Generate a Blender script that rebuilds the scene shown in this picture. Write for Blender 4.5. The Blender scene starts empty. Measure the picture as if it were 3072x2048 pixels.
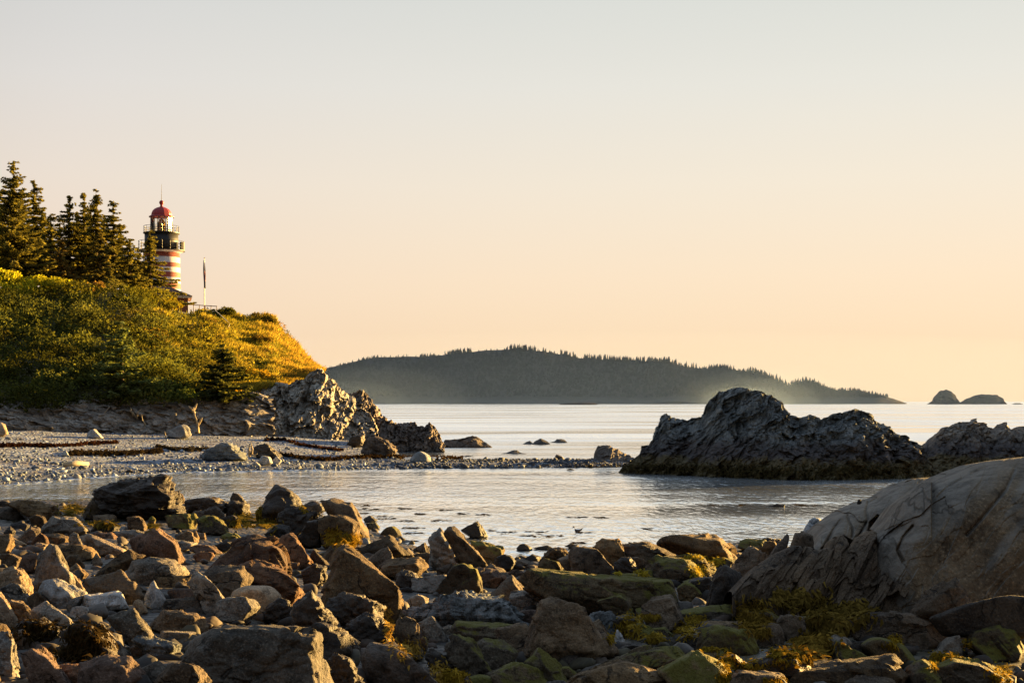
# A striped lighthouse on a wooded headland seen across a boulder shore at low sun.
MIST = True
import bpy, bmesh, math, random
import numpy as np
from mathutils import Vector, Matrix

random.seed(7)
RNG = np.random.default_rng(11)
F, CX, HY, CAMZ = 1422.2, 512.0, 401.0, 3.4      # focal length in picture units, centre column, horizon row, eye height
SC = bpy.context.scene
COL = SC.collection

# ---------------------------------------------------------------- basic helpers
def at(px, py, Y):
    """a point at distance Y seen in the given direction"""
    px = np.asarray(px, float); py = np.asarray(py, float); Y = np.asarray(Y, float)
    X, Yb = (px - CX) * Y / F, Y + 0 * px
    return np.stack(np.broadcast_arrays(X, Yb, CAMZ - (py - HY) * Y / F), -1)

def water_Y(py):
    return CAMZ * F / (py - HY)

def tag(o, label=None, cat=None, group=None, kind=None):
    if label: o['label'] = label
    if cat: o['category'] = cat
    if group: o['group'] = group
    if kind: o['kind'] = kind
    return o

def mesh_obj(name, V, Fc, mat, parent=None, origin=None, smooth=True, tint=None):
    V = np.asarray(V, np.float64)
    me = bpy.data.meshes.new(name)
    if origin is None: origin = np.zeros(3)
    origin = np.asarray(origin, float)
    L = (V - origin).astype(np.float32)
    if isinstance(Fc, np.ndarray):
        k = Fc.shape[1]
        me.vertices.add(len(L)); me.vertices.foreach_set('co', L.ravel())
        me.loops.add(Fc.size); me.loops.foreach_set('vertex_index', Fc.astype(np.int32).ravel())
        me.polygons.add(len(Fc)); me.polygons.foreach_set('loop_start', np.arange(0, Fc.size, k, dtype=np.int32))
        me.update(calc_edges=True)
        me.validate()
    else:
        me.from_pydata([tuple(v) for v in L], [], Fc); me.update()
    if smooth:
        me.polygons.foreach_set('use_smooth', np.ones(len(me.polygons), dtype=bool))
    if tint is not None:
        a = me.color_attributes.new('tint', 'FLOAT_COLOR', 'POINT')
        c = np.ones((len(L), 4), np.float32); c[:, :3] = tint
        a.data.foreach_set('color', c.ravel())
    if mat is not None: me.materials.append(mat)
    o = bpy.data.objects.new(name, me); COL.objects.link(o)
    if parent is not None:
        o.parent = parent
        o.location = origin - np.array(parent.location)
    else:
        o.location = origin
    return o

def empty(name, loc, label, cat, group=None, kind=None):
    o = bpy.data.objects.new(name, None); COL.objects.link(o)
    o.location = loc; o.empty_display_size = 0.2
    return tag(o, label, cat, group, kind)

class MB:
    """collects simple solids into one mesh"""
    def __init__(s): s.v = []; s.f = []
    def add(s, V, Fs):
        b = len(s.v); s.v += [tuple(map(float, v)) for v in V]; s.f += [tuple(b + i for i in f) for f in Fs]
    def box(s, c, h, rot=0.0):
        V = []
        for dz in (-1, 1):
            for dx, dy in ((-1, -1), (1, -1), (1, 1), (-1, 1)):
                x, y = dx * h[0], dy * h[1]
                V.append((c[0] + x * math.cos(rot) - y * math.sin(rot), c[1] + x * math.sin(rot) + y * math.cos(rot), c[2] + dz * h[2]))
        s.add(V, [(3, 2, 1, 0), (4, 5, 6, 7), (0, 1, 5, 4), (1, 2, 6, 5), (2, 3, 7, 6), (3, 0, 4, 7)])
    def lathe(s, c, prof, n=32, a0=0.0, a1=2 * math.pi, caps=True):
        full = abs(a1 - a0 - 2 * math.pi) < 1e-6
        m = n if full else n + 1
        V = []
        for r, z in prof:
            for i in range(m):
                a = a0 + (a1 - a0) * i / n
                V.append((c[0] + r * math.cos(a), c[1] + r * math.sin(a), c[2] + z))
        Fs = []
        for k in range(len(prof) - 1):
            for i in range(n):
                j = (i + 1) % m
                Fs.append((k * m + i, k * m + j, (k + 1) * m + j, (k + 1) * m + i))
        if caps and full:
            Fs.append(tuple(reversed(range(m)))); Fs.append(tuple((len(prof) - 1) * m + i for i in range(m)))
        s.add(V, Fs)
    def tube(s, pts, rad, n=8):
        pts = [np.asarray(p, float) for p in pts]
        if not isinstance(rad, (list, tuple)): rad = [rad] * len(pts)
        V = []
        for i, p in enumerate(pts):
            d = pts[min(i + 1, len(pts) - 1)] - pts[max(i - 1, 0)]
            d = d / (np.linalg.norm(d) + 1e-9)
            a = np.cross(d, (0, 0, 1.0)) if abs(d[2]) < .9 else np.cross(d, (1.0, 0, 0))
            a /= np.linalg.norm(a) + 1e-9; b = np.cross(d, a)
            for k in range(n):
                t = 2 * math.pi * k / n
                V.append(p + rad[i] * (math.cos(t) * a + math.sin(t) * b))
        Fs = [(i * n + k, i * n + (k + 1) % n, (i + 1) * n + (k + 1) % n, (i + 1) * n + k) for i in range(len(pts) - 1) for k in range(n)]
        Fs += [tuple(reversed(range(n))), tuple((len(pts) - 1) * n + k for k in range(n))]
        s.add(V, Fs)
    def build(s, name, mat, parent=None, origin=None, smooth=False):
        o = mesh_obj(name, np.array(s.v), s.f, mat, parent, origin, smooth)
        return o

# ---------------------------------------------------------------- numpy noise
def _h(ix, iy, iz, seed):
    x = (ix.astype(np.int64) * 374761393 + iy.astype(np.int64) * 668265263 + iz.astype(np.int64) * 2147483647 + seed * 974634777) & 0xffffffff
    x = ((x ^ (x >> 13)) * 1274126177) & 0xffffffff
    x = ((x ^ (x >> 16)) * 2246822519) & 0xffffffff
    return ((x ^ (x >> 15)) & 0xffffff) / float(0xffffff)

def vnoise(P, seed=0):
    P = np.asarray(P, float)
    I = np.floor(P); f = P - I; u = f * f * f * (f * (f * 6 - 15) + 10)
    ix, iy, iz = I[..., 0], I[..., 1], I[..., 2]
    r = 0
    for dx in (0, 1):
        wx = u[..., 0] if dx else 1 - u[..., 0]
        for dy in (0, 1):
            wy = u[..., 1] if dy else 1 - u[..., 1]
            for dz in (0, 1):
                wz = u[..., 2] if dz else 1 - u[..., 2]
                r = r + wx * wy * wz * _h(ix + dx, iy + dy, iz + dz, seed)
    return r * 2 - 1

def fbm(P, oct=4, seed=0, gain=.5):
    r = 0; a = 1; s = 0
    for k in range(oct):
        r = r + a * vnoise(P * (2.03 ** k) + 17.3 * k, seed + k); s += a; a *= gain
    return r / s

def ridged(P, oct=4, seed=0, gain=.55):
    r = 0; a = 1; s = 0
    for k in range(oct):
        r = r + a * (1 - 2 * np.abs(vnoise(P * (2.1 ** k) + 9.1 * k, seed + k))); s += a; a *= gain
    return r / s

def facet(P, seed=0, k=1.1):
    """broken planes: every cell of an uneven 3-D tiling has its own tilt and offset"""
    P = np.asarray(P, float); sh = P.shape[:-1]; P = P.reshape(-1, 3)
    I = np.floor(P); best = np.full(len(P), 1e9); val = np.zeros(len(P))
    for dx in (-1, 0, 1):
        for dy in (-1, 0, 1):
            for dz in (-1, 0, 1):
                c = I + (dx, dy, dz)
                a, b, e = c[:, 0], c[:, 1], c[:, 2]
                s = c + np.stack([_h(a, b, e, seed + 1), _h(a, b, e, seed + 2), _h(a, b, e, seed + 3)], -1)
                r = P - s; d2 = (r * r).sum(1); m = d2 < best
                if not m.any(): continue
                best[m] = d2[m]
                am, bm_, em = a[m], b[m], e[m]
                g = np.stack([_h(am, bm_, em, seed + 4), _h(am, bm_, em, seed + 5), _h(am, bm_, em, seed + 6)], -1) * 2 - 1
                val[m] = (_h(am, bm_, em, seed + 7) - .5) * .9 + k * (g * r[m]).sum(1)
    return val.reshape(sh)

def interp(x, pts):
    xs, ys = zip(*pts)
    return np.interp(x, xs, ys)

# ---------------------------------------------------------------- materials
MATS = {}
def new_mat(name):
    m = bpy.data.materials.new(name); m.use_nodes = True
    nt = m.node_tree; nt.nodes.clear()
    out = nt.nodes.new('ShaderNodeOutputMaterial')
    return m, nt, out

def N(nt, t, **kw):
    n = nt.nodes.new(t)
    for k, v in kw.items():
        if k.startswith('i_'):
            key = k[2:]
            n.inputs[int(key) if key.isdigit() else key.replace('_', ' ')].default_value = v
        else: setattr(n, k, v)
    return n

def math_n(nt, op, a, b=None, clamp=False):
    n = N(nt, 'ShaderNodeMath', operation=op, use_clamp=clamp)
    for i, x in enumerate((a, b)):
        if x is None: continue
        if isinstance(x, (int, float)): n.inputs[i].default_value = x
        else: nt.links.new(x, n.inputs[i])
    return n.outputs[0]

def mixc(nt, fac, a, b, mode='MIX'):
    n = N(nt, 'ShaderNodeMix', data_type='RGBA', blend_type=mode)
    for key, x in ((0, fac), (6, a), (7, b)):
        if isinstance(x, (int, float)): n.inputs[key].default_value = x
        elif isinstance(x, tuple): n.inputs[key].default_value = (*x, 1) if len(x) == 3 else x
        else: nt.links.new(x, n.inputs[key])
    return n.outputs[2]

def noise_n(nt, vec, scale, detail=4, rough=.55, dist=0.0):
    n = N(nt, 'ShaderNodeTexNoise', i_Scale=scale, i_Detail=detail, i_Roughness=rough, i_Distortion=dist)
    nt.links.new(vec, n.inputs['Vector'])
    return n.outputs['Fac']

def ramp(nt, fac, stops):
    n = N(nt, 'ShaderNodeValToRGB')
    cr = n.color_ramp
    while len(cr.elements) < len(stops): cr.elements.new(.5)
    for e, (p, c) in zip(cr.elements, stops):
        e.position = p; e.color = (*c, 1) if len(c) == 3 else c
    nt.links.new(fac, n.inputs[0])
    return n.outputs[0]

def smooth_range(nt, val, lo, hi):
    n = N(nt, 'ShaderNodeMapRange', interpolation_type='SMOOTHSTEP', i_1=lo, i_2=hi)
    nt.links.new(val, n.inputs[0])
    return n.outputs[0]

def rock_mat(name, A, B, dark=.45, moss=0.0, mosscol=(.125, .112, .016), lichen=0.0, scale=1.0, wet=True, strata=None, rough=.85, bump=1.0, crack=.0, skylit_pale=None):
    m, nt, out = new_mat(name)
    tc = N(nt, 'ShaderNodeTexCoord'); geo = N(nt, 'ShaderNodeNewGeometry'); oi = N(nt, 'ShaderNodeObjectInfo')
    add = N(nt, 'ShaderNodeVectorMath', operation='ADD')
    cmb = N(nt, 'ShaderNodeCombineXYZ')
    rnd = math_n(nt, 'MULTIPLY', oi.outputs['Random'], 50.0)
    nt.links.new(rnd, cmb.inputs[0]); nt.links.new(rnd, cmb.inputs[1])
    nt.links.new(tc.outputs['Object'], add.inputs[0]); nt.links.new(cmb.outputs[0], add.inputs[1])
    v = add.outputs[0]
    if strata:
        mp = N(nt, 'ShaderNodeMapping'); mp.inputs['Rotation'].default_value = strata[0]; mp.inputs['Scale'].default_value = strata[1]
        nt.links.new(v, mp.inputs[0]); vs = mp.outputs[0]
    else: vs = v
    n1 = noise_n(nt, vs, 1.3 * scale, 6, .6, .4)
    n2 = noise_n(nt, vs, 7 * scale, 6, .65)
    n3 = noise_n(nt, v, 45 * scale, 3, .6)
    c = mixc(nt, smooth_range(nt, n1, .36, .66), A, B)
    dk = tuple(x * dark for x in A)
    c = mixc(nt, smooth_range(nt, n2, .52, .30), c, dk)
    c = mixc(nt, math_n(nt, 'MULTIPLY', smooth_range(nt, n3, .50, .74), .5), c, tuple(min(.7, x * 1.9) for x in B))
    c = mixc(nt, math_n(nt, 'MULTIPLY', smooth_range(nt, n3, .46, .28), .55), c, tuple(x * .35 for x in A))
    # per stone variation
    hsv = N(nt, 'ShaderNodeHueSaturation')
    mr = N(nt, 'ShaderNodeMapRange', i_3=.6, i_4=1.55); nt.links.new(oi.outputs['Random'], mr.inputs[0])
    nt.links.new(mr.outputs[0], hsv.inputs['Value'])
    sv = N(nt, 'ShaderNodeMapRange', i_3=1.15, i_4=.75)
    nt.links.new(math_n(nt, 'FRACT', math_n(nt, 'MULTIPLY', oi.outputs['Random'], 7.31)), sv.inputs[0])
    nt.links.new(sv.outputs[0], hsv.inputs['Saturation'])
    nt.links.new(c, hsv.inputs['Color']); c = hsv.outputs[0]
    sep = N(nt, 'ShaderNodeSeparateXYZ'); nt.links.new(geo.outputs['Position'], sep.inputs[0])
    sn = N(nt, 'ShaderNodeSeparateXYZ'); nt.links.new(geo.outputs['Normal'], sn.inputs[0])
    if skylit_pale:  # skylight painted into the colour: paler on faces turned up and left
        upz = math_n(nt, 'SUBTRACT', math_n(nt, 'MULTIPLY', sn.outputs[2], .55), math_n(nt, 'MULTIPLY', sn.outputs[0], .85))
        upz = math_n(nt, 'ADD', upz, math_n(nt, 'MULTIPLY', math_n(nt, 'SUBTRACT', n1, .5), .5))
        c = mixc(nt, math_n(nt, 'MULTIPLY', smooth_range(nt, upz, .45, .85), .8), c, mixc(nt, smooth_range(nt, n2, .35, .62), tuple(x * .5 for x in skylit_pale), skylit_pale))
    if lichen > 0:
        nl = noise_n(nt, v, 3.1 * scale, 7, .75)
        c = mixc(nt, math_n(nt, 'MULTIPLY', smooth_range(nt, nl, .55, .66), lichen), c, (.46, .45, .42))
    if moss > 0:
        nm = noise_n(nt, v, 2.2 * scale, 5, .7)
        up = math_n(nt, 'ADD', math_n(nt, 'MULTIPLY', sn.outputs[2], .25), nm)
        up = math_n(nt, 'ADD', up, math_n(nt, 'MULTIPLY', sn.outputs[0], .12))
        nf = noise_n(nt, v, 60 * scale, 2, .6)
        mc = mixc(nt, nf, tuple(x * .5 for x in mosscol), tuple(min(.8, x * 1.5) for x in mosscol))
        c = mixc(nt, math_n(nt, 'MULTIPLY', smooth_range(nt, up, .66 - .3 * moss, .80 - .25 * moss), .9), c, mc)
    if wet:
        zz = math_n(nt, 'ADD', sep.outputs[2], math_n(nt, 'MULTIPLY', math_n(nt, 'SUBTRACT', n2, .5), .5))
        w = smooth_range(nt, zz, .42, .05)
        c = mixc(nt, math_n(nt, 'MULTIPLY', w, .65), c, mixc(nt, .5, c, (.012, .011, .007), 'MIX'))
    b = N(nt, 'ShaderNodeBsdfPrincipled', i_Roughness=rough)
    b.inputs['Specular IOR Level'].default_value = .3
    nt.links.new(c, b.inputs['Base Color'])
    if crack > 0:
        nl_ = noise_n(nt, vs, .75 * scale, 5, .55, .6)
        gate = smooth_range(nt, noise_n(nt, v, 1.1 * scale, 2, .5), .46, .56)
        cr = smooth_range(nt, math_n(nt, 'ABSOLUTE', math_n(nt, 'SUBTRACT', nl_, .5)), .0, .010)
        cr = math_n(nt, 'MAXIMUM', cr, math_n(nt, 'SUBTRACT', 1.0, gate))
        c2 = mixc(nt, math_n(nt, 'MULTIPLY', math_n(nt, 'SUBTRACT', 1.0, cr), crack), c, tuple(x * .18 for x in A))
        nt.links.new(c2, b.inputs['Base Color'])
    h = math_n(nt, 'ADD', math_n(nt, 'MULTIPLY', n2, 1.0), math_n(nt, 'MULTIPLY', n3, .28))
    if crack > 0: h = math_n(nt, 'ADD', h, math_n(nt, 'MULTIPLY', cr, .35 * crack))
    bp = N(nt, 'ShaderNodeBump', i_Strength=1.0 * bump, i_Distance=.06 / scale)
    nt.links.new(h, bp.inputs['Height']); nt.links.new(bp.outputs[0], b.inputs['Normal'])
    nt.links.new(b.outputs[0], out.inputs[0])
    MATS[name] = m
    return m

def simple_mat(name, col, rough=.7, metal=0.0, var=.15, scale=8.0, bump=.0, spec=.4):
    m, nt, out = new_mat(name)
    tc = N(nt, 'ShaderNodeTexCoord')
    n1 = noise_n(nt, tc.outputs['Object'], scale, 5, .6)
    c = mixc(nt, n1, tuple(x * (1 - var) for x in col), tuple(min(1, x * (1 + var)) for x in col))
    b = N(nt, 'ShaderNodeBsdfPrincipled', i_Roughness=rough, i_Metallic=metal)
    b.inputs['Specular IOR Level'].default_value = spec
    nt.links.new(c, b.inputs['Base Color'])
    if bump:
        bp = N(nt, 'ShaderNodeBump', i_Strength=bump, i_Distance=.05); nt.links.new(n1, bp.inputs['Height']); nt.links.new(bp.outputs[0], b.inputs['Normal'])
    nt.links.new(b.outputs[0], out.inputs[0])
    MATS[name] = m
    return m

def leaf_mat(name, trans=.5, gain=1.0):
    m, nt, out = new_mat(name)
    at_ = N(nt, 'ShaderNodeAttribute', attribute_name='tint')
    tc = N(nt, 'ShaderNodeTexCoord')
    n1 = noise_n(nt, tc.outputs['Object'], 1.7, 3, .6)
    c = mixc(nt, 1.0, at_.outputs['Color'], ramp(nt, n1, [(.3, (.65 * gain,) * 3), (.7, (1.25 * gain,) * 3)]), 'MULTIPLY')
    d = N(nt, 'ShaderNodeBsdfDiffuse'); t = N(nt, 'ShaderNodeBsdfTranslucent')
    nt.links.new(c, d.inputs[0])
    c2 = mixc(nt, 1.0, c, (1.35, 1.2, .55), 'MULTIPLY'); nt.links.new(c2, t.inputs[0])
    mx = N(nt, 'ShaderNodeMixShader', i_0=trans)
    nt.links.new(d.outputs[0], mx.inputs[1]); nt.links.new(t.outputs[0], mx.inputs[2])
    nt.links.new(mx.outputs[0], out.inputs[0])
    MATS[name] = m
    return m

rock_mat('rock_brown', (.062, .040, .022), (.165, .112, .062), crack=.85, dark=.35)
rock_mat('rock_grey', (.092, .078, .060), (.235, .20, .158), lichen=.25, crack=.85, dark=.35)
rock_mat('rock_red', (.072, .038, .022), (.16, .088, .05), crack=.8, dark=.35)
rock_mat('rock_dark', (.026, .019, .013), (.065, .045, .029), crack=.5, rough=.62)
rock_mat('rock_tan', (.19, .13, .076), (.34, .245, .155), crack=.5)
rock_mat('rock_pale', (.26, .245, .225), (.50, .48, .455), lichen=.6, crack=.6)
rock_mat('rock_moss', (.095, .07, .04), (.17, .13, .07), moss=.52, crack=.3)
rock_mat('rock_mossbrown', (.055, .039, .022), (.125, .092, .052), moss=.26, crack=.7, dark=.35)
rock_mat('rock_dome', (.082, .058, .035), (.165, .122, .077), scale=.5, crack=.6, wet=False, dark=.55, bump=.5, skylit_pale=(.225, .20, .165), strata=((0, .8, 0), (1, 1, .4)))
rock_mat('rock_ledge', (.05, .035, .023), (.12, .087, .057), scale=.8, crack=.8, strata=((0, .75, 0), (1, 1, .55)), dark=.35)
rock_mat('rock_slate', (.06, .066, .066), (.16, .165, .16), scale=.8, dark=.35, crack=.55, strata=((0, .9, .2), (1.6, 1, .45)), lichen=.12, bump=1.2)
rock_mat('rock_slatebrown', (.075, .055, .042), (.19, .145, .11), scale=.8, dark=.4, crack=.5, strata=((0, .7, .2), (2.2, 1, .5)), bump=1.2)
rock_mat('rock_cliff', (.17, .135, .10), (.42, .365, .29), scale=.6, dark=.3, crack=.8, strata=((0, -.35, .2), (3.0, 1, .45)), lichen=.3, bump=1.4, wet=False)
rock_mat('rock_bluegrey', (.15, .17, .18), (.34, .36, .37), scale=.9, lichen=.3, crack=.4, wet=False)
rock_mat('earth_bank', (.20, .155, .115), (.50, .43, .35), scale=.9, dark=.3, crack=.6, lichen=.16, wet=False, strata=((0, .3, 0), (1, 1, 1.8)))
simple_mat('bark', (.10, .065, .04), .9, var=.4, scale=12, bump=.4)
simple_mat('driftwood_pale', (.40, .32, .21), .8, var=.25, scale=14, bump=.3)
simple_mat('driftwood_grey', (.30, .25, .19), .85, var=.3, scale=10, bump=.3)
leaf_mat('foliage', .45)
leaf_mat('grass_blades', .5)
# ---------------------------------------------------------------- shore ground level
def shore_Y(r):
    return interp(r, [(-200, 49), (150, 48), (220, 46), (260, 43), (350, 39), (420, 33), (520, 30.5), (640, 33), (760, 34), (830, 31), (900, 27), (1300, 26)])

def ground_z(x, y):
    x = np.asarray(x, float); y = np.asarray(y, float)
    r = CX + F * x / np.maximum(y, 3.0)
    d = shore_Y(r) - y
    z = np.where(d > 0, .03 * d, .06 * d)
    return np.maximum(z, -1.2)

def ground_hit(px, py):
    """distance at which the view ray through (px,py) meets the shore or the water"""
    Y = water_Y(py) if py > HY + .3 else 9000.0
    for _ in range(30):
        z = max(0.0, float(ground_z((px - CX) * Y / F, Y)))
        Y = .5 * Y + .5 * (CAMZ - z) * F / (py - HY)
    return Y

# ---------------------------------------------------------------- stones
_ICO = {}
def ico(n):
    if n not in _ICO:
        bm = bmesh.new(); bmesh.ops.create_icosphere(bm, subdivisions=n, radius=1)
        V = np.array([v.co[:] for v in bm.verts]); Fs = np.array([[v.index for v in f.verts] for f in bm.faces], np.int32)
        bm.free(); V /= np.linalg.norm(V, axis=1)[:, None]
        _ICO[n] = (V, Fs)
    return _ICO[n]

def hull_planes(P):
    bm = bmesh.new()
    for p in P: bm.verts.new(p)
    bmesh.ops.convex_hull(bm, input=bm.verts[:])
    bm.normal_update()
    out = []
    areas = []
    for f in bm.faces:
        a = f.calc_area()
        if a < 1e-9: continue
        out.append((*f.normal[:], f.normal.dot(f.verts[0].co))); areas.append(a)
    out = [out[i] for i in np.argsort(areas)[::-1]]
    cen = np.zeros(3); tot = 0
    for f in bm.faces:
        a = f.calc_area(); cen += a * np.array(f.calc_center_median()[:]); tot += a
    bm.free()
    return np.array(out), cen / tot

def stone_surface(planes, cen, ext, level, p, style, seed, size):
    V, Fs = ico(level)
    D = V * ext; D /= np.linalg.norm(D, axis=1)[:, None]
    n = planes[:, :3]; h = planes[:, 3] - n @ cen
    s = np.sign(n @ n.mean(0) + 1e-9)
    h = np.maximum(h, 1e-3 * size)
    # drop near duplicates
    keep = []
    for i in range(len(n)):
        if all(not (n[i] @ n[j] > .955 and abs(h[i] - h[j]) < .10 * size) for j in keep): keep.append(i)
    n = n[keep]; h = h[keep]
    q = np.maximum(D @ n.T, 0) / h
    mx = q.max(1, keepdims=True)
    r = 1.0 / (mx[:, 0] * (np.sum((q / mx) ** p, 1)) ** (1.0 / p))
    P = D * r[:, None]
    W = P + cen
    return P, W, D, Fs

def rough_stone(P, D, style, seed, size, rs):
    """surface roughness of one stone; amplitudes follow its size"""
    S = P / size
    off = np.array([seed * 3.7 % 41, seed * 1.9 % 37, seed * 2.3 % 29])
    if style == 's':
        d = .028 * fbm(S * 1.3 + off, 3, seed) + .008 * fbm(S * 5 + off, 3, seed + 5)
    elif style == 'j':
        ax = np.array([rs.uniform(-.4, .9), rs.uniform(-.5, .5), rs.uniform(.5, 1)]); ax /= np.linalg.norm(ax)
        al = S @ ax
        S2 = S + ax[None, :] * al[:, None] * 2.2
        d = .085 * ridged(S2 * 1.5 + off, 4, seed) + .05 * fbm(S * 2.2 + off, 4, seed + 3) + .022 * ridged(S2 * 6 + off, 3, seed + 9)
    else:
        d = .022 * ridged(S * 1.1 + off, 3, seed) + .016 * fbm(S * 2.6 + off, 3, seed + 5) + .010 * ridged(S * 7 + off, 3, seed + 8)
    # broken plates: abrupt small steps across the stone
    if style != 's':
        wp = S + .10 * np.stack([fbm(S * 2 + off, 2, seed + 41), fbm(S * 2 - off, 2, seed + 42), fbm(S * 2 + 2 * off, 2, seed + 43)], -1)
        ax = rs.normal(size=3); ax[2] *= 1.5; ax /= np.linalg.norm(ax)
        wp = wp + ax * ((wp @ ax) * (.6 if style == 'f' else 1.8))[:, None]
        f1, a1, f2, a2 = (1.0, .115, 2.8, .034) if style == 'f' else (1.5, .13, 3.8, .055)
        d = d + a1 * facet(wp * f1 + off, seed + 51) + a2 * facet(wp * f2 - off, seed + 61)
    # cracks
    for k in range(3 if style != 's' else 1):
        nn = rs.normal(size=3); nn /= np.linalg.norm(nn)
        t = S @ nn + rs.uniform(-.5, .5) + .10 * fbm(S * 2.5 + off + 5 * k, 3, seed + 20 + k)
        d = d - .05 * np.exp(-(t / .022) ** 2) * (fbm(S * 1.5 + off - 9 * k, 2, seed + 31) > -.1)
    return P + D * (d * size)[:, None]

STYLE_P = {'s': 16, 'f': 90, 'j': 50}
def rdp(Q, tol):
    if len(Q) < 3: return list(range(len(Q)))
    a, b = Q[0], Q[-1]; ab = b - a; L = np.linalg.norm(ab) + 1e-9
    d = np.abs(ab[0] * (Q[:, 1] - a[1]) - ab[1] * (Q[:, 0] - a[0])) / L
    i = int(d.argmax())
    if d[i] < tol: return [0, len(Q) - 1]
    l = rdp(Q[:i + 1], tol); r = rdp(Q[i:], tol)
    return l + [x + i for x in r[1:]]
TILE = {'A': (0, 466.667), 'B': (0, 572.667), 'C': (256, 466.667), 'D': (256, 572.667), 'E': (512, 466.667), 'F': (512, 572.667), 'G': (768, 466.667), 'H': (768, 572.667)}
def tile_px(t, pts):
    if t == 'P': return np.array([p[:2] for p in pts], float)
    if t == 'K': return np.array([(213.33 + p[0] / 8.82, 346.67 + p[1] / 8.82) for p in pts])      # close look at the cliff tip
    if t == 'L': return np.array([(p[0] / 11.025, 393.33 + p[1] / 11.025) for p in pts])           # close look at the left beach
    if t == 'M': return np.array([(316.67 + p[0] / 6.288, 333.33 + p[1] / 6.288) for p in pts])    # close look at the channel
    ox, oy = TILE[t]
    return np.array([(ox + p[0] / 9.1875, oy + p[1] / 9.1875) for p in pts])

STONES = []
def stone(t, label, kind, pts, name='boulder', cat='boulder', style='f', ridge=None, base=None, Y=None, tk=.42, er=None, el=None, tp=None, group=None, seed=None, chips=4, p=None):
    sd = seed if seed is not None else len(STONES) * 13 + 5
    rs = np.random.default_rng(sd)
    Q = tile_px(t, pts)
    x0, x1, y0, y1 = Q[:, 0].min(), Q[:, 0].max(), Q[:, 1].min(), Q[:, 1].max()
    by = base if base is not None else y1
    cx = .5 * (x0 + x1); cy = .5 * (y0 + y1)
    Yb = Y if Y is not None else ground_hit(cx, by)
    wm = (x1 - x0) * Yb / F; hm = (y1 - y0) * Yb / F
    th = tk * min(wm, 2.2 * hm) * rs.uniform(.9, 1.1)
    if style != 's' and len(Q) > 6:
        k0 = int(Q[:, 0].argmin()); Qr = np.roll(Q, -k0, 0); k1 = int(Qr[:, 0].argmax())
        tol = .055 * max(x1 - x0, y1 - y0)
        A_ = rdp(Qr[:k1 + 1], tol); B_ = rdp(np.vstack([Qr[k1:], Qr[:1]]), tol)
        Q = np.vstack([Qr[A_], Qr[[x + k1 for x in B_[1:-1]]]])
    on_land = Y is None and base is None and Yb < shore_Y(.5 * (x0 + x1)) - 1.2
    if on_land:                                             # the foot goes on behind the stones lying in front
        ext_ = .28 * (y1 - y0)
        Q = Q.copy(); Q[:, 0] = cx + (Q[:, 0] - cx) * 1.07; x0, x1 = Q[:, 0].min(), Q[:, 0].max(); lowm = Q[:, 1] > y0 + .55 * (y1 - y0)
        Q[lowm, 1] += ext_
        y1 = Q[:, 1].max(); Yb = ground_hit(cx, y1 - .25 * ext_); cy = .5 * (y0 + y1)
        wm = (x1 - x0) * Yb / F; hm = (y1 - y0) * Yb / F; th = tk * min(wm, 2.2 * hm) * rs.uniform(.9, 1.1)
    Yc = Yb + th * .9
    er = rs.uniform(.22, .55) if er is None else er
    el = rs.uniform(.05, .32) if el is None else el
    tp = rs.uniform(.06, .42) if tp is None else tp
    if style == 'f' and ridge is None:
        if rs.random() < .55: el, tp = rs.uniform(.0, .10), rs.uniform(.02, .14)
        else: el, tp = rs.uniform(.0, .12), rs.uniform(.35, .75)
    hw, hh = .5 * (x1 - x0), .5 * (y1 - y0)
    pts3 = [at(q[0], q[1], Yc) for q in Q]
    low = hh * .12
    fx_, fy_ = rs.uniform(-.35, .35), rs.uniform(-.1, .4)
    gx_, gy_ = rs.uniform(-.15, .15), rs.uniform(-.15, .15)
    for q in Q:
        nx, ny = (q[0] - cx) / hw, (q[1] - cy) / hh
        fx = nx * (1 - er) if nx > 0 else nx * (1 - el)
        fy = ny + tp * max(0, -ny) * 1.0
        if ridge is None:
            pts3.append(at(cx + fx * hw, cy + fy * hh, Yc - th * (.85 + fx_ * fx - fy_ * fy * -1)))
        elif ny > .3:
            pts3.append(at(cx + nx * .8 * hw, cy + ny * hh, Yc - th * .8))
        bx = nx * .86
        byy = ny + .2 * max(0, -ny)
        pts3.append(at(cx + bx * hw, cy + byy * hh, Yc + th * (.85 + gx_ * bx + gy_ * byy)))
        if ny > .35:                                         # the foot sits in the ground
            pts3.append(at(q[0], q[1] + low, Yc))
    if ridge is not None:
        R = tile_px(t, ridge)
        for (rx, ry), rr in zip(R, ridge): pts3.append(at(rx, ry, Yc + th * rr[2]))
    pts3 = np.array(pts3)
    planes, cen = hull_planes(pts3)
    size = .5 * math.sqrt(max(wm * hm, 1e-6))
    if chips and style != 's':
        ex = []
        for k in range(chips):
            nn = rs.normal(size=3); nn[1] = -abs(nn[1]) if k % 2 else nn[1]; nn /= np.linalg.norm(nn)
            sup = (pts3 @ nn).max(); c0 = nn @ cen
            ex.append((*nn, c0 + (sup - c0) * rs.uniform(.80, .95)))
        planes = np.vstack([planes, ex])
    ext = np.maximum(pts3.max(0) - pts3.min(0), 1e-3)
    pw = x1 - x0
    lv = 6 if pw > 85 else 5 if pw > 26 else 4 if pw > 9 else 3
    P, W, D, Fs = stone_surface(planes, cen, ext, lv, p or STYLE_P[style], style, sd, size)
    P = rough_stone(P, D, style, sd, size, rs)
    # keep the stone as large as it looks
    Wp = P + cen
    qx = CX + F * Wp[:, 0] / Wp[:, 1]; qy = HY + F * (CAMZ - Wp[:, 2]) / Wp[:, 1]
    sx = (x1 - x0) / (qx.max() - qx.min()); sz = (y1 - y0) / (qy.max() - qy.min())
    P = P * np.array([sx, 1, sz])
    Wp = P + cen
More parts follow.
